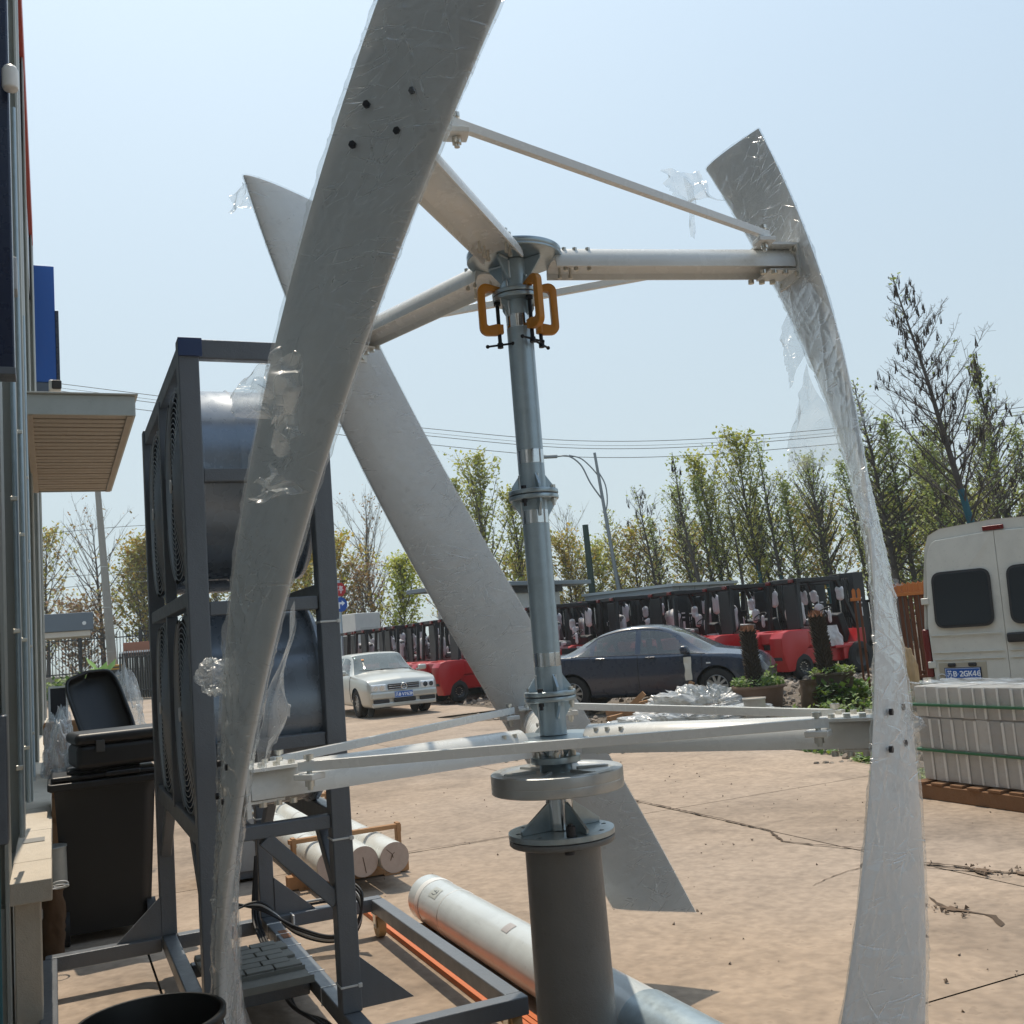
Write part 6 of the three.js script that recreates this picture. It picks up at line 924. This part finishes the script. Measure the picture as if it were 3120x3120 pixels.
// road signs
{
  const g = thing('road_sign', 'red octagonal stop sign above a round blue turn right arrow on one post', 'road sign', [9.62, 0, -36.9], 0.25);
  part('post', [rod([0, 0, 0], [0, 4.15, 0], 0.045, 12)], M.galv, g);
  const canvas = (f) => { const c = document.createElement('canvas'); c.width = c.height = 256; f(c.getContext('2d')); const t = new THREE.CanvasTexture(c); t.colorSpace = THREE.SRGBColorSpace; return mat(0xffffff, 0.45, 0, { map: t }); };
  const stop = canvas((x) => { x.fillStyle = '#b3141c'; x.fillRect(0, 0, 256, 256); x.strokeStyle = '#f2ecec'; x.lineWidth = 12; x.lineCap = 'butt'; x.beginPath(); for (const [a, b, c, d] of [[92, 70, 70, 118], [80, 104, 80, 190], [132, 58, 140, 74], [104, 80, 190, 80], [122, 94, 172, 94], [122, 94, 122, 112], [172, 94, 172, 112], [122, 112, 172, 112], [104, 128, 190, 128], [104, 128, 100, 144], [190, 128, 190, 142], [118, 150, 178, 150], [148, 150, 148, 194], [148, 194, 132, 188]]) { x.moveTo(a, b); x.lineTo(c, d); } x.stroke(); });
  const arrow = canvas((x) => { x.fillStyle = '#0d4fa6'; x.fillRect(0, 0, 256, 256); x.fillStyle = '#eef2f6'; x.beginPath(); x.moveTo(74, 200); x.lineTo(74, 118); x.quadraticCurveTo(74, 88, 104, 88); x.lineTo(150, 88); x.lineTo(150, 58); x.lineTo(214, 106); x.lineTo(150, 154); x.lineTo(150, 124); x.lineTo(110, 124); x.lineTo(110, 200); x.fill(); });
  const disc8 = (r, n, y, m, nm) => { const k = new THREE.CircleGeometry(r, n, n === 8 ? Math.PI / 8 : 0); const o = part(nm, [k.translate(0, y, 0.06)], m, g, undefined, true); part('sign_back', [cyl(r, r, 0.02, n, 0, y, 0.048, Math.PI / 2, n === 8 ? Math.PI / 8 : 0, 0)], M.zinc, o); return o; };
  disc8(0.26, 8, 3.80, stop, 'stop_panel'); disc8(0.27, 36, 3.25, arrow, 'arrow_panel');
}
// street lamp
{
  const g = thing('street_lamp', 'tall grey street lamp with a curved double arm above the treetops', 'street lamp', [22.8, 0, -38.85]);
  const tp = V(-0.75, 9.35, -0.25), at2 = (y) => V(-0.75 * y / 9.35, y, -0.25 * y / 9.35);
  M.lampGrey = mat([0.24, 0.26, 0.27], 0.5, 0.4);
  part('pole', [rod([0, 0, 0], tp, 0.11, 14, 0.06)], M.lampGrey, g);
  const L = (s, y) => { const b = at2(8.6); return V(b.x - s * 0.91, y, b.z - s * 0.41); };
  part('arm', [tube([at2(7.2), L(0.35, 8.0), L(0.75, 8.9), L(1.25, 9.3), L(1.7, 9.32)], 0.035, 40)], M.lampGrey, g); part('arm', [tube([at2(8.3), L(0.3, 8.75), L(0.7, 9.15), L(1.2, 9.33)], 0.03, 30)], M.lampGrey, g); part('arm', [tube([at2(6.6), L(-0.3, 7.1), L(-0.28, 7.9), at2(8.55)], 0.03, 30)], M.lampGrey, g);
  const e = L(1.7, 9.32); part('lamp_head', [along(rbox(0.14, 0.75, 0.2, 0.05, 0, 0, 0), e, e.clone().add(V(-0.7, 0.02, -0.3)))], M.lampGrey, g);
}
// overhead wires
{
  M.wireDark = mat([0.05, 0.055, 0.06], 0.7);
  const wires = [['uppermost', 0, 0.02], ['second', 0.26, 0.012], ['third', 0.45, 0.02], ['lowest', 0.98, 0.02]];
  for (const [nm, dy, r] of wires) single('overhead_wire', nm + ' of the four long overhead wires crossing the sky', 'wire', [tube([[-20, 21.3 - dy, -66], [4.3, 18.0 - dy, -64], [20.6, 14.4 - dy, -57], [30, 12.6 - dy, -52], [40.8, 11.75 - dy * 0.9, -44], [70, 12.5 - dy, -24]], r, 120, 5)], M.wireDark, [0, 0, 0], 0, 'overhead wires');
  [[9.9, 0.016, 'upper'], [7.2, 0.016, 'middle'], [6.6, 0.016, 'lower']].forEach(([y, r, nm]) => single('service_wire', nm + ' thin wire running from the concrete utility pole past the left trees', 'wire', [tube([[-4, y - 0.4, -66], [2.9, y, -65], [6, y - 0.25, -62], [14, y - 0.6, -58]], r, 40, 5)], M.wireDark, [0, 0, 0], 0, 'thin wires at the utility pole'));
}
// left background: pole, fence, gate roof
{
  const g = thing('utility_pole', 'thick tapered concrete utility pole beyond the canopy', 'pole', [3.26, 0, -65]); part('shaft', [rod([0, 0, 0], [-0.66, 13.5, 0], 0.29, 24, 0.15)], mat([0.33, 0.30, 0.26], 0.9, 0, { map: rep(T.grime, 0.7) }), g); for (const y of [2.6, 5.2, 7.6]) part('band', [cyl(0.285 - y * 0.01, 0.29 - y * 0.01, 0.04, 24, -0.049 * y, y, 0)], M.zinc, g);
  const b = thing('striped_guard', 'black and yellow striped guard around the foot of the utility pole', 'bollard', [3.24, 0, -64.7]); for (let i = 0; i < 6; i++) part('stripe', [rbox(1.06 + 0.03 * (i % 2), 0.3, 1.06 + 0.03 * (i % 2), 0.04, 0, 0.15 + i * 0.302, 0)], i % 2 ? mat([0.62, 0.30, 0.03], 0.5) : M.trim, b);
  part('marking', [box(0.5, 0.07, 0.01, 0.1, 1.66, 0.56), box(0.4, 0.07, 0.01, 0.1, 1.06, 0.56)], M.trim, b);
  const w = thing('planter_wall', 'low rendered planter wall carrying the dark railings', 'wall', [0, 0, -67]); part('wall', [rbox(14, 1.35, 0.5, 0.03, 4, 0.675, 0)], mat([0.34, 0.30, 0.25], 0.95, 0, { map: rep(T.grime, 0.6) }), w);
  const f = thing('iron_fence', 'dark iron railing fence on the planter wall before the trees', 'fence', [-0.6, 1.352, -67]);
  for (const y of [0.12, 2.1]) part('rail', [rbox(8.4, 0.07, 0.06, 0.01, 4.1, y, 0)], M.trim, f); for (let i = 0; i < 46; i++) part('bar', [rbox(0.045, 2.45, 0.045, 0.006, 0.02 + i * 0.18, 1.23, 0)], M.trim, f); for (const x of [2.1, 5.5]) part('post', [rbox(0.14, 2.6, 0.14, 0.01, x, 1.3, 0.11)], M.trim, f);
  const r = thing('gate_roof', 'slate grey flat gate canopy with a pale underside left of the utility pole', 'gate canopy', [0.2, 0, -60.6]); part('roof_slab', [rbox(3.6, 0.95, 3.2, 0.03, 0, 4.2, 0)], mat([0.115, 0.145, 0.175], 0.6), r); part('soffit', [rbox(3.4, 0.3, 3.0, 0.02, -0.05, 3.57, 0)], mat([0.58, 0.52, 0.44], 0.8), r); part('lamp', [cyl(0.1, 0.1, 0.05, 16, 1.35, 4.1, 1.62, Math.PI / 2)], M.tie, r); for (const x of [-1.2]) part('column', [rbox(0.4, 3.4, 0.4, 0.02, x, 1.7, 0)], M.hutWhite, r);
  const s = thing('slat_stack', 'upright bundle of black slatted panels standing right of the utility pole', 'panels', [4.05, 0, -56]); for (let i = 0; i < 17; i++) part('slat', [rbox(0.06, 2.3, 0.7, 0.008, -0.96 + i * 0.12, 1.16, 0.02 * (i % 3))], M.trim, s); part('binding', [rbox(2.05, 0.08, 0.74, 0.01, 0, 2.1, 0), rbox(2.05, 0.08, 0.74, 0.01, 0, 0.4, 0)], M.forkBlack, s); for (let i = 0; i < 17; i++) part('slat_tip', [rbox(0.05, 0.09, 0.5, 0.006, -0.96 + i * 0.12, 2.36, 0)], M.tie, s);
  single('orange_board', 'faded orange board behind the black slatted bundle', 'board', [rbox(1.5, 0.75, 0.05, 0.01, 0, 0, 0)], mat([0.36, 0.14, 0.08], 0.8), [4.1, 2.75, -57.4]); scene.children[scene.children.length - 1].position.y = 2.5; { const o = scene.children[scene.children.length - 1]; part('board_leg', [rbox(0.08, 2.5, 0.05, 0.01, -0.6, -1.25, 0), rbox(0.08, 2.5, 0.05, 0.01, 0.6, -1.25, 0)], M.timber, o); }
  const H = thing('flower_bed', 'leafy green and reddish plants in front of the planter wall', 'plants', [1.2, 0, -63]); part('plants', leafClump(900, 2.4, 1.5, 1.2, 0.3, 41, [...GREENS, ...LIME], 0.1), M.leaf, H); part('red_plants', leafClump(260, 0.8, 1.2, 0.6, 0.3, 42, [[0.20, 0.07, 0.05], [0.26, 0.1, 0.07]], 0.2), M.leaf, H);
  const bl = thing('broadleaf_plant', 'large bright green broad leaved plant beside the striped guard', 'plant', [2.05, 0, -56.5]); part('leaves', leafClump(46, 0.6, 1.35, 0.5, 0.75, 43, [[0.12, 0.28, 0.03], [0.2, 0.38, 0.05]], 0.5), M.leaf, bl);
}
// ---------- trees ----------
M.bark = mat([0.10, 0.082, 0.07], 0.95, 0, { map: rep(T.grime, 1.2) });
M.barkPale = mat([0.17, 0.15, 0.125], 0.95, 0, { map: rep(T.grime, 1.2) });
M.barkPaint = mat([0.012, 0.10, 0.13], 0.7);
M.seed = mat([0.045, 0.03, 0.022], 1);
function Wood() {
  const p = [], n = [], ix = [];
  return { add(a, b, r0, r1, sg = 4) { const d = b.clone().sub(a).normalize(), u = Math.abs(d.y) > 0.9 ? V(1, 0, 0) : V(0, 1, 0), x = new THREE.Vector3().crossVectors(u, d).normalize(), z = new THREE.Vector3().crossVectors(d, x), o = p.length / 3; for (let i = 0; i < sg; i++) { const t = i / sg * 6.2832, c = Math.cos(t), s = Math.sin(t), q = x.clone().multiplyScalar(c).addScaledVector(z, s); p.push(a.x + q.x * r0, a.y + q.y * r0, a.z + q.z * r0, b.x + q.x * r1, b.y + q.y * r1, b.z + q.z * r1); n.push(q.x, q.y, q.z, q.x, q.y, q.z); } for (let i = 0; i < sg; i++) { const j = (i + 1) % sg; ix.push(o + i * 2, o + j * 2, o + j * 2 + 1, o + i * 2, o + j * 2 + 1, o + i * 2 + 1); } }, geo() { const g = new THREE.BufferGeometry(); g.setAttribute('position', new THREE.Float32BufferAttribute(p, 3)); g.setAttribute('normal', new THREE.Float32BufferAttribute(n, 3)); g.setIndex(ix); return g; } };
}
function Leaves() {
  const p = [], c = [];
  return { n: 0, add(o, s, r, col, hang = 0) { const t = r() * 6.283, e = (r() - 0.5) * 2.2 - hang, d = V(Math.cos(t) * Math.cos(e), Math.sin(e), Math.sin(t) * Math.cos(e)).multiplyScalar(s), q = V(-Math.sin(t), (r() - 0.5), Math.cos(t)).normalize().multiplyScalar(s * 0.38), m = o.clone().addScaledVector(d, 0.5), tip = o.clone().add(d); for (const v of [o, m.clone().add(q), tip, o, tip, m.clone().sub(q)]) p.push(v.x, v.y, v.z); const b = 0.65 + 0.7 * r(); for (let j = 0; j < 6; j++) c.push(col[0] * b, col[1] * b, col[2] * b); this.n++; }, geo() { const g = new THREE.BufferGeometry(); g.setAttribute('position', new THREE.Float32BufferAttribute(p, 3)); g.computeVertexNormals(); g.setAttribute('color', new THREE.Float32BufferAttribute(c, 3)); return g; } };
}
const SPRING = [[0.40, 0.42, 0.07], [0.50, 0.49, 0.09], [0.34, 0.39, 0.06], [0.52, 0.48, 0.10]];
const OCHRE = [[0.50, 0.36, 0.06], [0.44, 0.42, 0.07], [0.38, 0.39, 0.06], [0.54, 0.36, 0.06]];
const FRESH = [[0.36, 0.42, 0.10], [0.30, 0.36, 0.09], [0.44, 0.47, 0.12]];
const RUST = [[0.36, 0.20, 0.10], [0.30, 0.19, 0.09], [0.38, 0.28, 0.10]];
const YLIME = [[0.50, 0.52, 0.06], [0.42, 0.48, 0.06], [0.56, 0.54, 0.08]];
// style: spread (how far branches reach), rise (steepness), start (first branch height), leaf density, colours
function tree(name, label, cat, x, z, h, o) {
  const r = rng(o.seed), t = thing(name, label, cat, [x, -0.03, z], 0, o.group), w = Wood(), lv = Leaves(), tr = o.r || h * 0.016, lean = o.lean ?? 0.05, lx = -0.91 * lean * h, lz = -0.41 * lean * h;
  const wob = (k) => (noise3(k * 3 + o.seed, o.seed, 1) - 0.5) * h * 0.035;
  const P = []; for (let i = 0; i <= 14; i++) { const k = i / 14; P.push(V(lx * k + wob(k) - wob(0), h * k, lz * k + wob(k + 7) - wob(7))); }
  const at3 = (k) => { const f = Math.min(13.999, k * 14), i = Math.floor(f); return P[i].clone().lerp(P[i + 1], f - i); };
  const paint = o.paint || 0, tp = Wood();
  for (let i = 0; i < 14; i++) { const a = i / 14, b = (i + 1) / 14, q = (k) => tr * (1 - 0.93 * Math.pow(k, 0.85)) * (k < 0.05 ? 1.25 : 1); (a < paint ? tp : w).add(P[i], P[i + 1], q(a), q(b), 7); }
  const S = o.start ?? 0.3, nb = o.branches || 44;
  for (let i = 0; i < nb; i++) {
    const k = S + (0.99 - S) * Math.pow((i + r()) / nb, 0.9), prof = o.profile((k - S) / (1 - S)), L = o.spread * h * prof * (0.65 + 0.6 * r());
    if (L < 0.05 * o.spread) continue;
    const az = i * 2.4 + r() * 1.2, el = o.rise * (0.75 + 0.5 * r()), dir = V(Math.cos(az) * Math.cos(el), Math.sin(el), Math.sin(az) * Math.cos(el)), A = at3(k), segs = 4, r0 = Math.max(0.008, tr * (1 - 0.9 * k) * (o.thick || 0.45)); let prev = A.clone(); const d = dir.clone();
    const tips = [];
    for (let s = 0; s < segs; s++) { d.y += (o.curve ?? 0.12); d.x += (r() - 0.5) * 0.25; d.z += (r() - 0.5) * 0.25; d.normalize(); const nx = prev.clone().addScaledVector(d, L / segs); w.add(prev, nx, r0 * (1 - s / segs * 0.8), r0 * (1 - (s + 1) / segs * 0.8), 4);
      const nt = o.twigs ?? 3; for (let j = 0; j < nt; j++) { const q = prev.clone().lerp(nx, r()), td = d.clone().add(V(r() - 0.5, (o.twigUp ?? 0.3) * r() + (r() - 0.5) * 0.5, r() - 0.5).multiplyScalar(o.twigSpread ?? 1.5)).normalize(), tl = L * (o.twigLen ?? 0.22) * (0.4 + r()), e = q.clone().addScaledVector(td, tl); w.add(q, e, Math.max(0.005, r0 * 0.3), 0.004, 3); tips.push(q.clone().lerp(e, 0.4 + 0.6 * r()), e);
        if (o.fine) for (let f = 0; f < o.fine; f++) { const q2 = q.clone().lerp(e, 0.3 + 0.7 * r()), e2 = q2.clone().add(V(r() - 0.5, r() * 0.5 - 0.1, r() - 0.5).multiplyScalar(tl * 0.8)); w.add(q2, e2, 0.005, 0.003, 3); tips.push(e2); } }
      prev = nx; }
    tips.push(prev);
    for (const q of tips) { const nl = (o.leaf ?? 2) * (o.keep ?? 0.5), cnt = Math.floor(nl) + (r() < nl % 1 ? 1 : 0); for (let j = 0; j < cnt; j++) lv.add(q.clone().add(V(r() - 0.5, r() - 0.5, r() - 0.5).multiplyScalar(o.leafSpread ?? 0.35)), (o.leafSize ?? 0.13) * (0.6 + 0.8 * r()), r, o.colors[Math.floor(r() * o.colors.length)]); }
    if (o.seeds && r() < o.seeds) for (let j = 0; j < 3; j++) { const q = tips[Math.floor(r() * tips.length)]; (o._s ||= []).push([q.x, q.y, q.z, r()]); }
  }
  part('trunk', w.geo(), o.bark || M.bark, t); if (paint) part('painted_trunk', tp.geo(), M.barkPaint, t, 'blue painted lower trunk');
  if (lv.n) part('crown', lv.geo(), M.leaf, t);
  if (o._s) { const g = []; for (const [a, b, c, q] of o._s) for (let j = 0; j < 4; j++) g.push(at(new THREE.ConeGeometry(0.012 + 0.014 * q, 0.14 + 0.22 * r(), 4), a + (r() - 0.5) * 0.07, b - 0.1 - 0.08 * r(), c + (r() - 0.5) * 0.07, 0, 0, (r() - 0.5) * 0.5)); part('seed_clusters', g, M.seed, t).userData.kind = 'stuff'; }
  return t;
}
const conic = (k) => Math.pow(1 - k, 0.8) * (0.35 + 0.65 * Math.min(1, k * 6)), ovoid = (k) => Math.pow(Math.sin(Math.PI * Math.min(1, 0.08 + k * 0.9)), 0.7), dome = (k) => Math.sqrt(Math.max(0, 1 - k * k * 0.92));
const BG = 'trees behind the yard';
// leafy poplars and saplings behind the turbine shaft
tree('poplar_tree', 'tallest leafy poplar just left of the turbine shaft', 'tree', 18.75, -44.1, 9.95, { seed: 1, spread: 0.26, rise: 1.05, start: 0.18, profile: ovoid, branches: 60, leaf: 2.6, colors: SPRING, twigs: 4, group: BG, lean: 0.02, leafSize: 0.17 });
tree('poplar_tree', 'slim leafy poplar between the long pale blade and the tallest poplar', 'tree', 18.0, -45.5, 9.0, { seed: 2, spread: 0.2, rise: 1.1, start: 0.18, profile: ovoid, branches: 54, leaf: 2.4, colors: SPRING, twigs: 4, group: BG, lean: 0.02, leafSize: 0.17 });
tree('poplar_tree', 'lower leafy poplar showing right behind the turbine shaft', 'tree', 21.1, -45.4, 8.6, { seed: 3, spread: 0.22, rise: 1.0, start: 0.15, profile: ovoid, branches: 54, leaf: 2.4, colors: SPRING, twigs: 4, group: BG, lean: 0.03, leafSize: 0.17 });
tree('round_tree', 'rust tinged bushy tree half behind the long pale blade', 'tree', 16.6, -42.5, 6.0, { seed: 4, spread: 0.36, rise: 0.7, start: 0.2, profile: dome, branches: 60, leaf: 2.6, colors: OCHRE, twigs: 4, group: BG, leafSize: 0.16 });
tree('bare_tree', 'bare spiky tree rising behind the round crown by the road signs', 'tree', 13.2, -44.1, 7.9, { seed: 5, spread: 0.32, rise: 1.05, start: 0.2, profile: ovoid, branches: 40, leaf: 0.35, colors: RUST, twigs: 4, bark: M.barkPale, group: BG, leafSize: 0.12 });
tree('round_tree', 'round ochre green tree crown behind the stop sign', 'tree', 11.2, -42.4, 5.9, { seed: 6, spread: 0.42, rise: 0.65, start: 0.22, profile: dome, branches: 66, leaf: 2.9, colors: OCHRE, twigs: 4, group: BG, leafSize: 0.16 });
tree('round_tree', 'reddish brown young tree over the white kiosk', 'tree', 11.75, -40.6, 4.7, { seed: 7, spread: 0.4, rise: 0.8, start: 0.2, profile: dome, branches: 46, leaf: 1.6, colors: RUST, twigs: 4, group: BG, leafSize: 0.12 });
tree('round_tree', 'bright lime green young tree left of the white gate hut', 'tree', 12.9, -39.6, 4.9, { seed: 8, spread: 0.33, rise: 0.9, start: 0.12, profile: ovoid, branches: 60, leaf: 3.2, colors: YLIME, twigs: 4, group: BG, leafSize: 0.14, lean: 0 });
tree('round_tree', 'dim olive tree behind the stop sign post', 'tree', 9.6, -43.5, 5.0, { seed: 9, spread: 0.42, rise: 0.7, start: 0.15, profile: dome, branches: 44, leaf: 2.4, colors: OCHRE, twigs: 4, group: BG, leafSize: 0.15 });
tree('round_tree', 'round ochre tree crown left of the street lamp', 'tree', 23.2, -44.4, 6.1, { seed: 10, spread: 0.36, rise: 0.65, start: 0.15, profile: dome, branches: 60, leaf: 2.8, colors: OCHRE, twigs: 4, group: BG, leafSize: 0.16 });
tree('bare_tree', 'pale bare tree reaching above the crown left of the street lamp', 'tree', 24.5, -46.2, 7.6, { seed: 11, spread: 0.3, rise: 0.95, start: 0.25, profile: ovoid, branches: 34, leaf: 0.15, colors: SPRING, twigs: 3, bark: M.barkPale, group: BG });
tree('round_tree', 'round orange tipped tree crown right of the street lamp', 'tree', 26.1, -42.6, 5.95, { seed: 12, spread: 0.38, rise: 0.65, start: 0.15, profile: dome, branches: 62, leaf: 2.8, colors: OCHRE, twigs: 4, group: BG, leafSize: 0.16 });
tree('bare_tree', 'weeping bare tree with dark tips over the orange crown', 'tree', 24.75, -38.8, 7.7, { seed: 13, spread: 0.2, rise: 0.8, start: 0.35, profile: ovoid, branches: 40, leaf: 0.3, colors: FRESH, twigs: 4, twigUp: -0.3, seeds: 0.35, group: BG, lean: 0.1 });
tree('bare_tree', 'tall thin tree hung with dark seed clusters right of the weeping tree', 'tree', 25.3, -36.5, 8.95, { seed: 14, spread: 0.17, rise: 0.7, start: 0.3, profile: conic, branches: 50, leaf: 0.5, colors: FRESH, twigs: 4, seeds: 0.35, group: BG, lean: 0.09 });
tree('thin_tree', 'thin green hazed tree between two taller neighbours, blue painted at the foot', 'tree', 26.1, -37.0, 7.8, { seed: 15, spread: 0.18, rise: 0.6, start: 0.28, profile: conic, branches: 56, leaf: 1.1, colors: FRESH, twigs: 4, group: BG, paint: 0.3, lean: 0.07 });
tree('poplar_tree', 'leafy upright poplar with a blue painted foot behind the forklifts', 'tree', 27.1, -37.3, 8.6, { seed: 16, spread: 0.24, rise: 1.0, start: 0.32, profile: ovoid, branches: 54, leaf: 2.0, colors: SPRING, twigs: 4, group: BG, paint: 0.42, lean: 0.07, leafSize: 0.16 });
tree('poplar_tree', 'broad leafy poplar in the middle of the row behind the forklifts', 'tree', 27.7, -35.7, 9.15, { seed: 17, spread: 0.26, rise: 1.0, start: 0.32, profile: ovoid, branches: 60, leaf: 2.2, colors: SPRING, twigs: 4, group: BG, paint: 0.42, lean: 0.07, leafSize: 0.16 });
tree('bare_tree', 'tall bare topped tree left of the hanging film flap', 'tree', 28.0, -34.4, 9.1, { seed: 18, spread: 0.17, rise: 0.9, start: 0.3, profile: conic, branches: 46, leaf: 0.6, colors: FRESH, twigs: 4, group: BG, paint: 0.3, lean: 0.08 });
tree('thin_tree', 'thin tree with fresh green twigs below the hanging film flap', 'tree', 28.5, -33.9, 7.2, { seed: 19, spread: 0.22, rise: 0.6, start: 0.25, profile: conic, branches: 56, leaf: 1.5, colors: FRESH, twigs: 4, group: BG, lean: 0.06 });
tree('thin_tree', 'dark forked tree directly left of the wrapped right hand blade', 'tree', 29.4, -33.1, 7.9, { seed: 20, spread: 0.24, rise: 0.85, start: 0.3, profile: ovoid, branches: 54, leaf: 0.9, colors: FRESH, twigs: 4, group: BG, lean: 0.06, r: 0.2 });
// fill behind the row
[[22.0, -47.5, 5.2], [25.2, -45.0, 5.4], [28.3, -41.5, 5.6], [30.2, -38.6, 5.8], [31.8, -36.0, 5.9], [32.6, -32.8, 5.6], [31.5, -29.4, 5.2], [30.5, -26.6, 5.2], [31.2, -23.0, 5.4]].forEach(([x, z, h], i) => tree('round_tree', ['low ochre bush behind the turbine shaft', 'low bush in the gap right of the street lamp', 'low green bush behind the thin seeded tree', 'low yellow green bush behind the blue footed trees', 'low green bush behind the hanging film flap', 'low bush left of the right hand blade', 'low ochre bush right of the right hand blade', 'low ochre bush above the rusty railings', 'low ochre bush above the van roof edge'][i], 'bush', x, z, h, { seed: 40 + i, spread: 0.5, rise: 0.6, start: 0.08, profile: dome, branches: 60, leaf: 2.7, colors: i % 2 ? SPRING : OCHRE, twigs: 4, group: 'bushes behind the tree row', leafSize: 0.18 }));
// big bare trees on the right
tree('bare_tree', 'big bare tree with dark seed clusters and blue painted foot above the van', 'tree', 22.75, -19.5, 10.7, { seed: 60, spread: 0.27, rise: 0.62, start: 0.26, profile: (k) => conic(k) * 1.05, branches: 74, leaf: 0.02, colors: FRESH, twigs: 5, fine: 2, seeds: 0.7, group: BG, paint: 0.36, r: 0.16, lean: 0.15, curve: 0.1, thick: 0.3 });
tree('bare_tree', 'bare conical tree just right of the wrapped blade', 'tree', 25.35, -25.5, 9.3, { seed: 61, spread: 0.22, rise: 0.5, start: 0.28, profile: conic, branches: 84, leaf: 0.12, colors: FRESH, twigs: 5, fine: 2, group: BG, r: 0.15, lean: 0.06 });
tree('bare_tree', 'slender hazy tree between the wrapped blade and the big bare tree', 'tree', 25.7, -25.2, 7.9, { seed: 62, spread: 0.22, rise: 0.5, start: 0.2, profile: conic, branches: 70, leaf: 1.1, colors: FRESH, twigs: 5, group: BG, lean: 0.06 });
tree('bare_tree', 'bare tree with hanging seeds at the right edge over the van', 'tree', 27.8, -22.9, 9.4, { seed: 63, spread: 0.24, rise: 0.7, start: 0.22, profile: conic, branches: 80, leaf: 0.2, colors: FRESH, twigs: 5, fine: 2, seeds: 0.4, group: BG, lean: 0.06 });
[[26.8, -24.3, 7.4], [28.4, -25.5, 7.8], [26.0, -21.8, 7.0], [29.6, -23.6, 7.2], [27.0, -27.2, 7.2], [29.2, -20.8, 7.6], [24.8, -22.6, 6.4]].forEach(([x, z, h], i) => tree('thin_tree', ['thin twiggy tree low behind the big bare tree', 'hazy green tree far behind the big bare tree', 'slim twiggy tree right of the big bare trunk', 'far twiggy tree over the van roof', 'slim hazy tree right of the conical tree', 'rightmost twiggy tree over the van roof', 'short twiggy tree in front of the hazy thicket'][i], 'tree', x, z, h, { seed: 70 + i, spread: 0.24, rise: 0.5, start: 0.12, profile: conic, branches: 74, leaf: 1.25, colors: FRESH, twigs: 5, fine: 1, group: BG, lean: 0.05, leafSize: 0.1, keep: 0.4 }));
// the planted row: thin straight trunks with a haze of new leaves
[[24.0, -40.6, 7.0], [25.6, -39.9, 6.6], [26.6, -39.0, 7.6], [26.9, -35.9, 7.0], [28.2, -38.2, 8.0], [28.9, -36.6, 7.4], [29.6, -35.2, 7.7], [30.3, -34.2, 8.3], [29.9, -31.6, 7.6], [30.6, -30.4, 8.2], [30.4, -28.4, 7.8], [29.2, -27.0, 7.0]].forEach(([x, z, h], i) => tree('thin_tree', ['thin straight tree right behind the street lamp foot', 'thin straight tree left of the weeping bare tree', 'thin straight tree right of the weeping bare tree', 'thin tree just right of the seed hung tree', 'thin pale tree between the blue footed poplars', 'thin tree behind the broad leafy poplar', 'thin tree left of the bare topped tree', 'thin tree right of the bare topped tree', 'thin tree left of the dark forked tree', 'thin tree behind the dark forked tree', 'thin tree close behind the wrapped blade', 'thin tree right of the wrapped blade, low'][i], 'tree', x, z, h, { seed: 140 + i, spread: 0.12 + 0.03 * (i % 4), rise: 0.6 + 0.12 * (i % 3), start: 0.36 + 0.04 * (i % 4), profile: i % 2 ? conic : ovoid, branches: 38 + 5 * (i % 3), leaf: 0.7 + 0.45 * (i % 3), colors: i % 3 ? FRESH : SPRING, twigs: 4, fine: 1, group: BG, lean: 0.07, leafSize: 0.11, keep: 0.4, r: 0.12, paint: i % 3 === 1 ? 0.3 : 0 }));
// cut trunk
single('cut_trunk', 'green painted cut trunk standing left of the street lamp', 'trunk', [rod([0, 0, 0], [-0.12, 6.2, 0], 0.16, 12, 0.13)], mat([0.02, 0.045, 0.035], 0.8), [21.6, 0, -39.5]);
// left trees
tree('bare_tree', 'bare crooked tree behind the utility pole', 'tree', 3.1, -72, 11.2, { seed: 80, spread: 0.42, rise: 0.8, start: 0.22, profile: ovoid, branches: 34, leaf: 0.3, colors: RUST, twigs: 3, bark: M.bark, lean: 0.02, r: 0.2, leafSize: 0.2 });
tree('round_tree', 'dense round olive and orange tree right of the utility pole', 'tree', 5.4, -69.9, 8.7, { seed: 81, spread: 0.4, rise: 0.75, start: 0.26, profile: dome, branches: 80, leaf: 3.4, colors: OCHRE, twigs: 5, lean: 0, leafSize: 0.24 });
tree('poplar_tree', 'sparsely leafed tree beside the factory corner', 'tree', -0.3, -76, 11.0, { seed: 82, spread: 0.3, rise: 0.8, start: 0.2, profile: ovoid, branches: 54, leaf: 1.5, colors: OCHRE, twigs: 4, lean: 0, leafSize: 0.24 });
tree('round_tree', 'reddish hedge tree behind the iron fence', 'tree', 1.7, -70.5, 5.4, { seed: 83, spread: 0.6, rise: 0.6, start: 0.08, profile: dome, branches: 60, leaf: 2.0, colors: RUST, twigs: 4, lean: 0, leafSize: 0.24 });
tree('round_tree', 'pale green tree seen through the rack behind the fans', 'tree', 9.5, -66, 8.2, { seed: 84, spread: 0.42, rise: 0.7, start: 0.2, profile: dome, branches: 60, leaf: 2.6, colors: OCHRE, twigs: 4, lean: 0, leafSize: 0.24 });
tree('round_tree', 'second tree seen through the rack, paler and lower', 'tree', 14, -62, 7.4, { seed: 85, spread: 0.42, rise: 0.7, start: 0.2, profile: dome, branches: 54, leaf: 2.2, colors: SPRING, twigs: 4, lean: 0, leafSize: 0.24 });
scene.fog = new THREE.FogExp2(0xd8e0de, 0.0009);
// ---------- draw ----------
const renderer = new THREE.WebGLRenderer({ antialias: true });
renderer.setSize(1024, 1024);
renderer.toneMapping = THREE.LinearToneMapping;
renderer.toneMappingExposure = EXPOSURE;
renderer.shadowMap.enabled = true;
renderer.render(scene, camera);
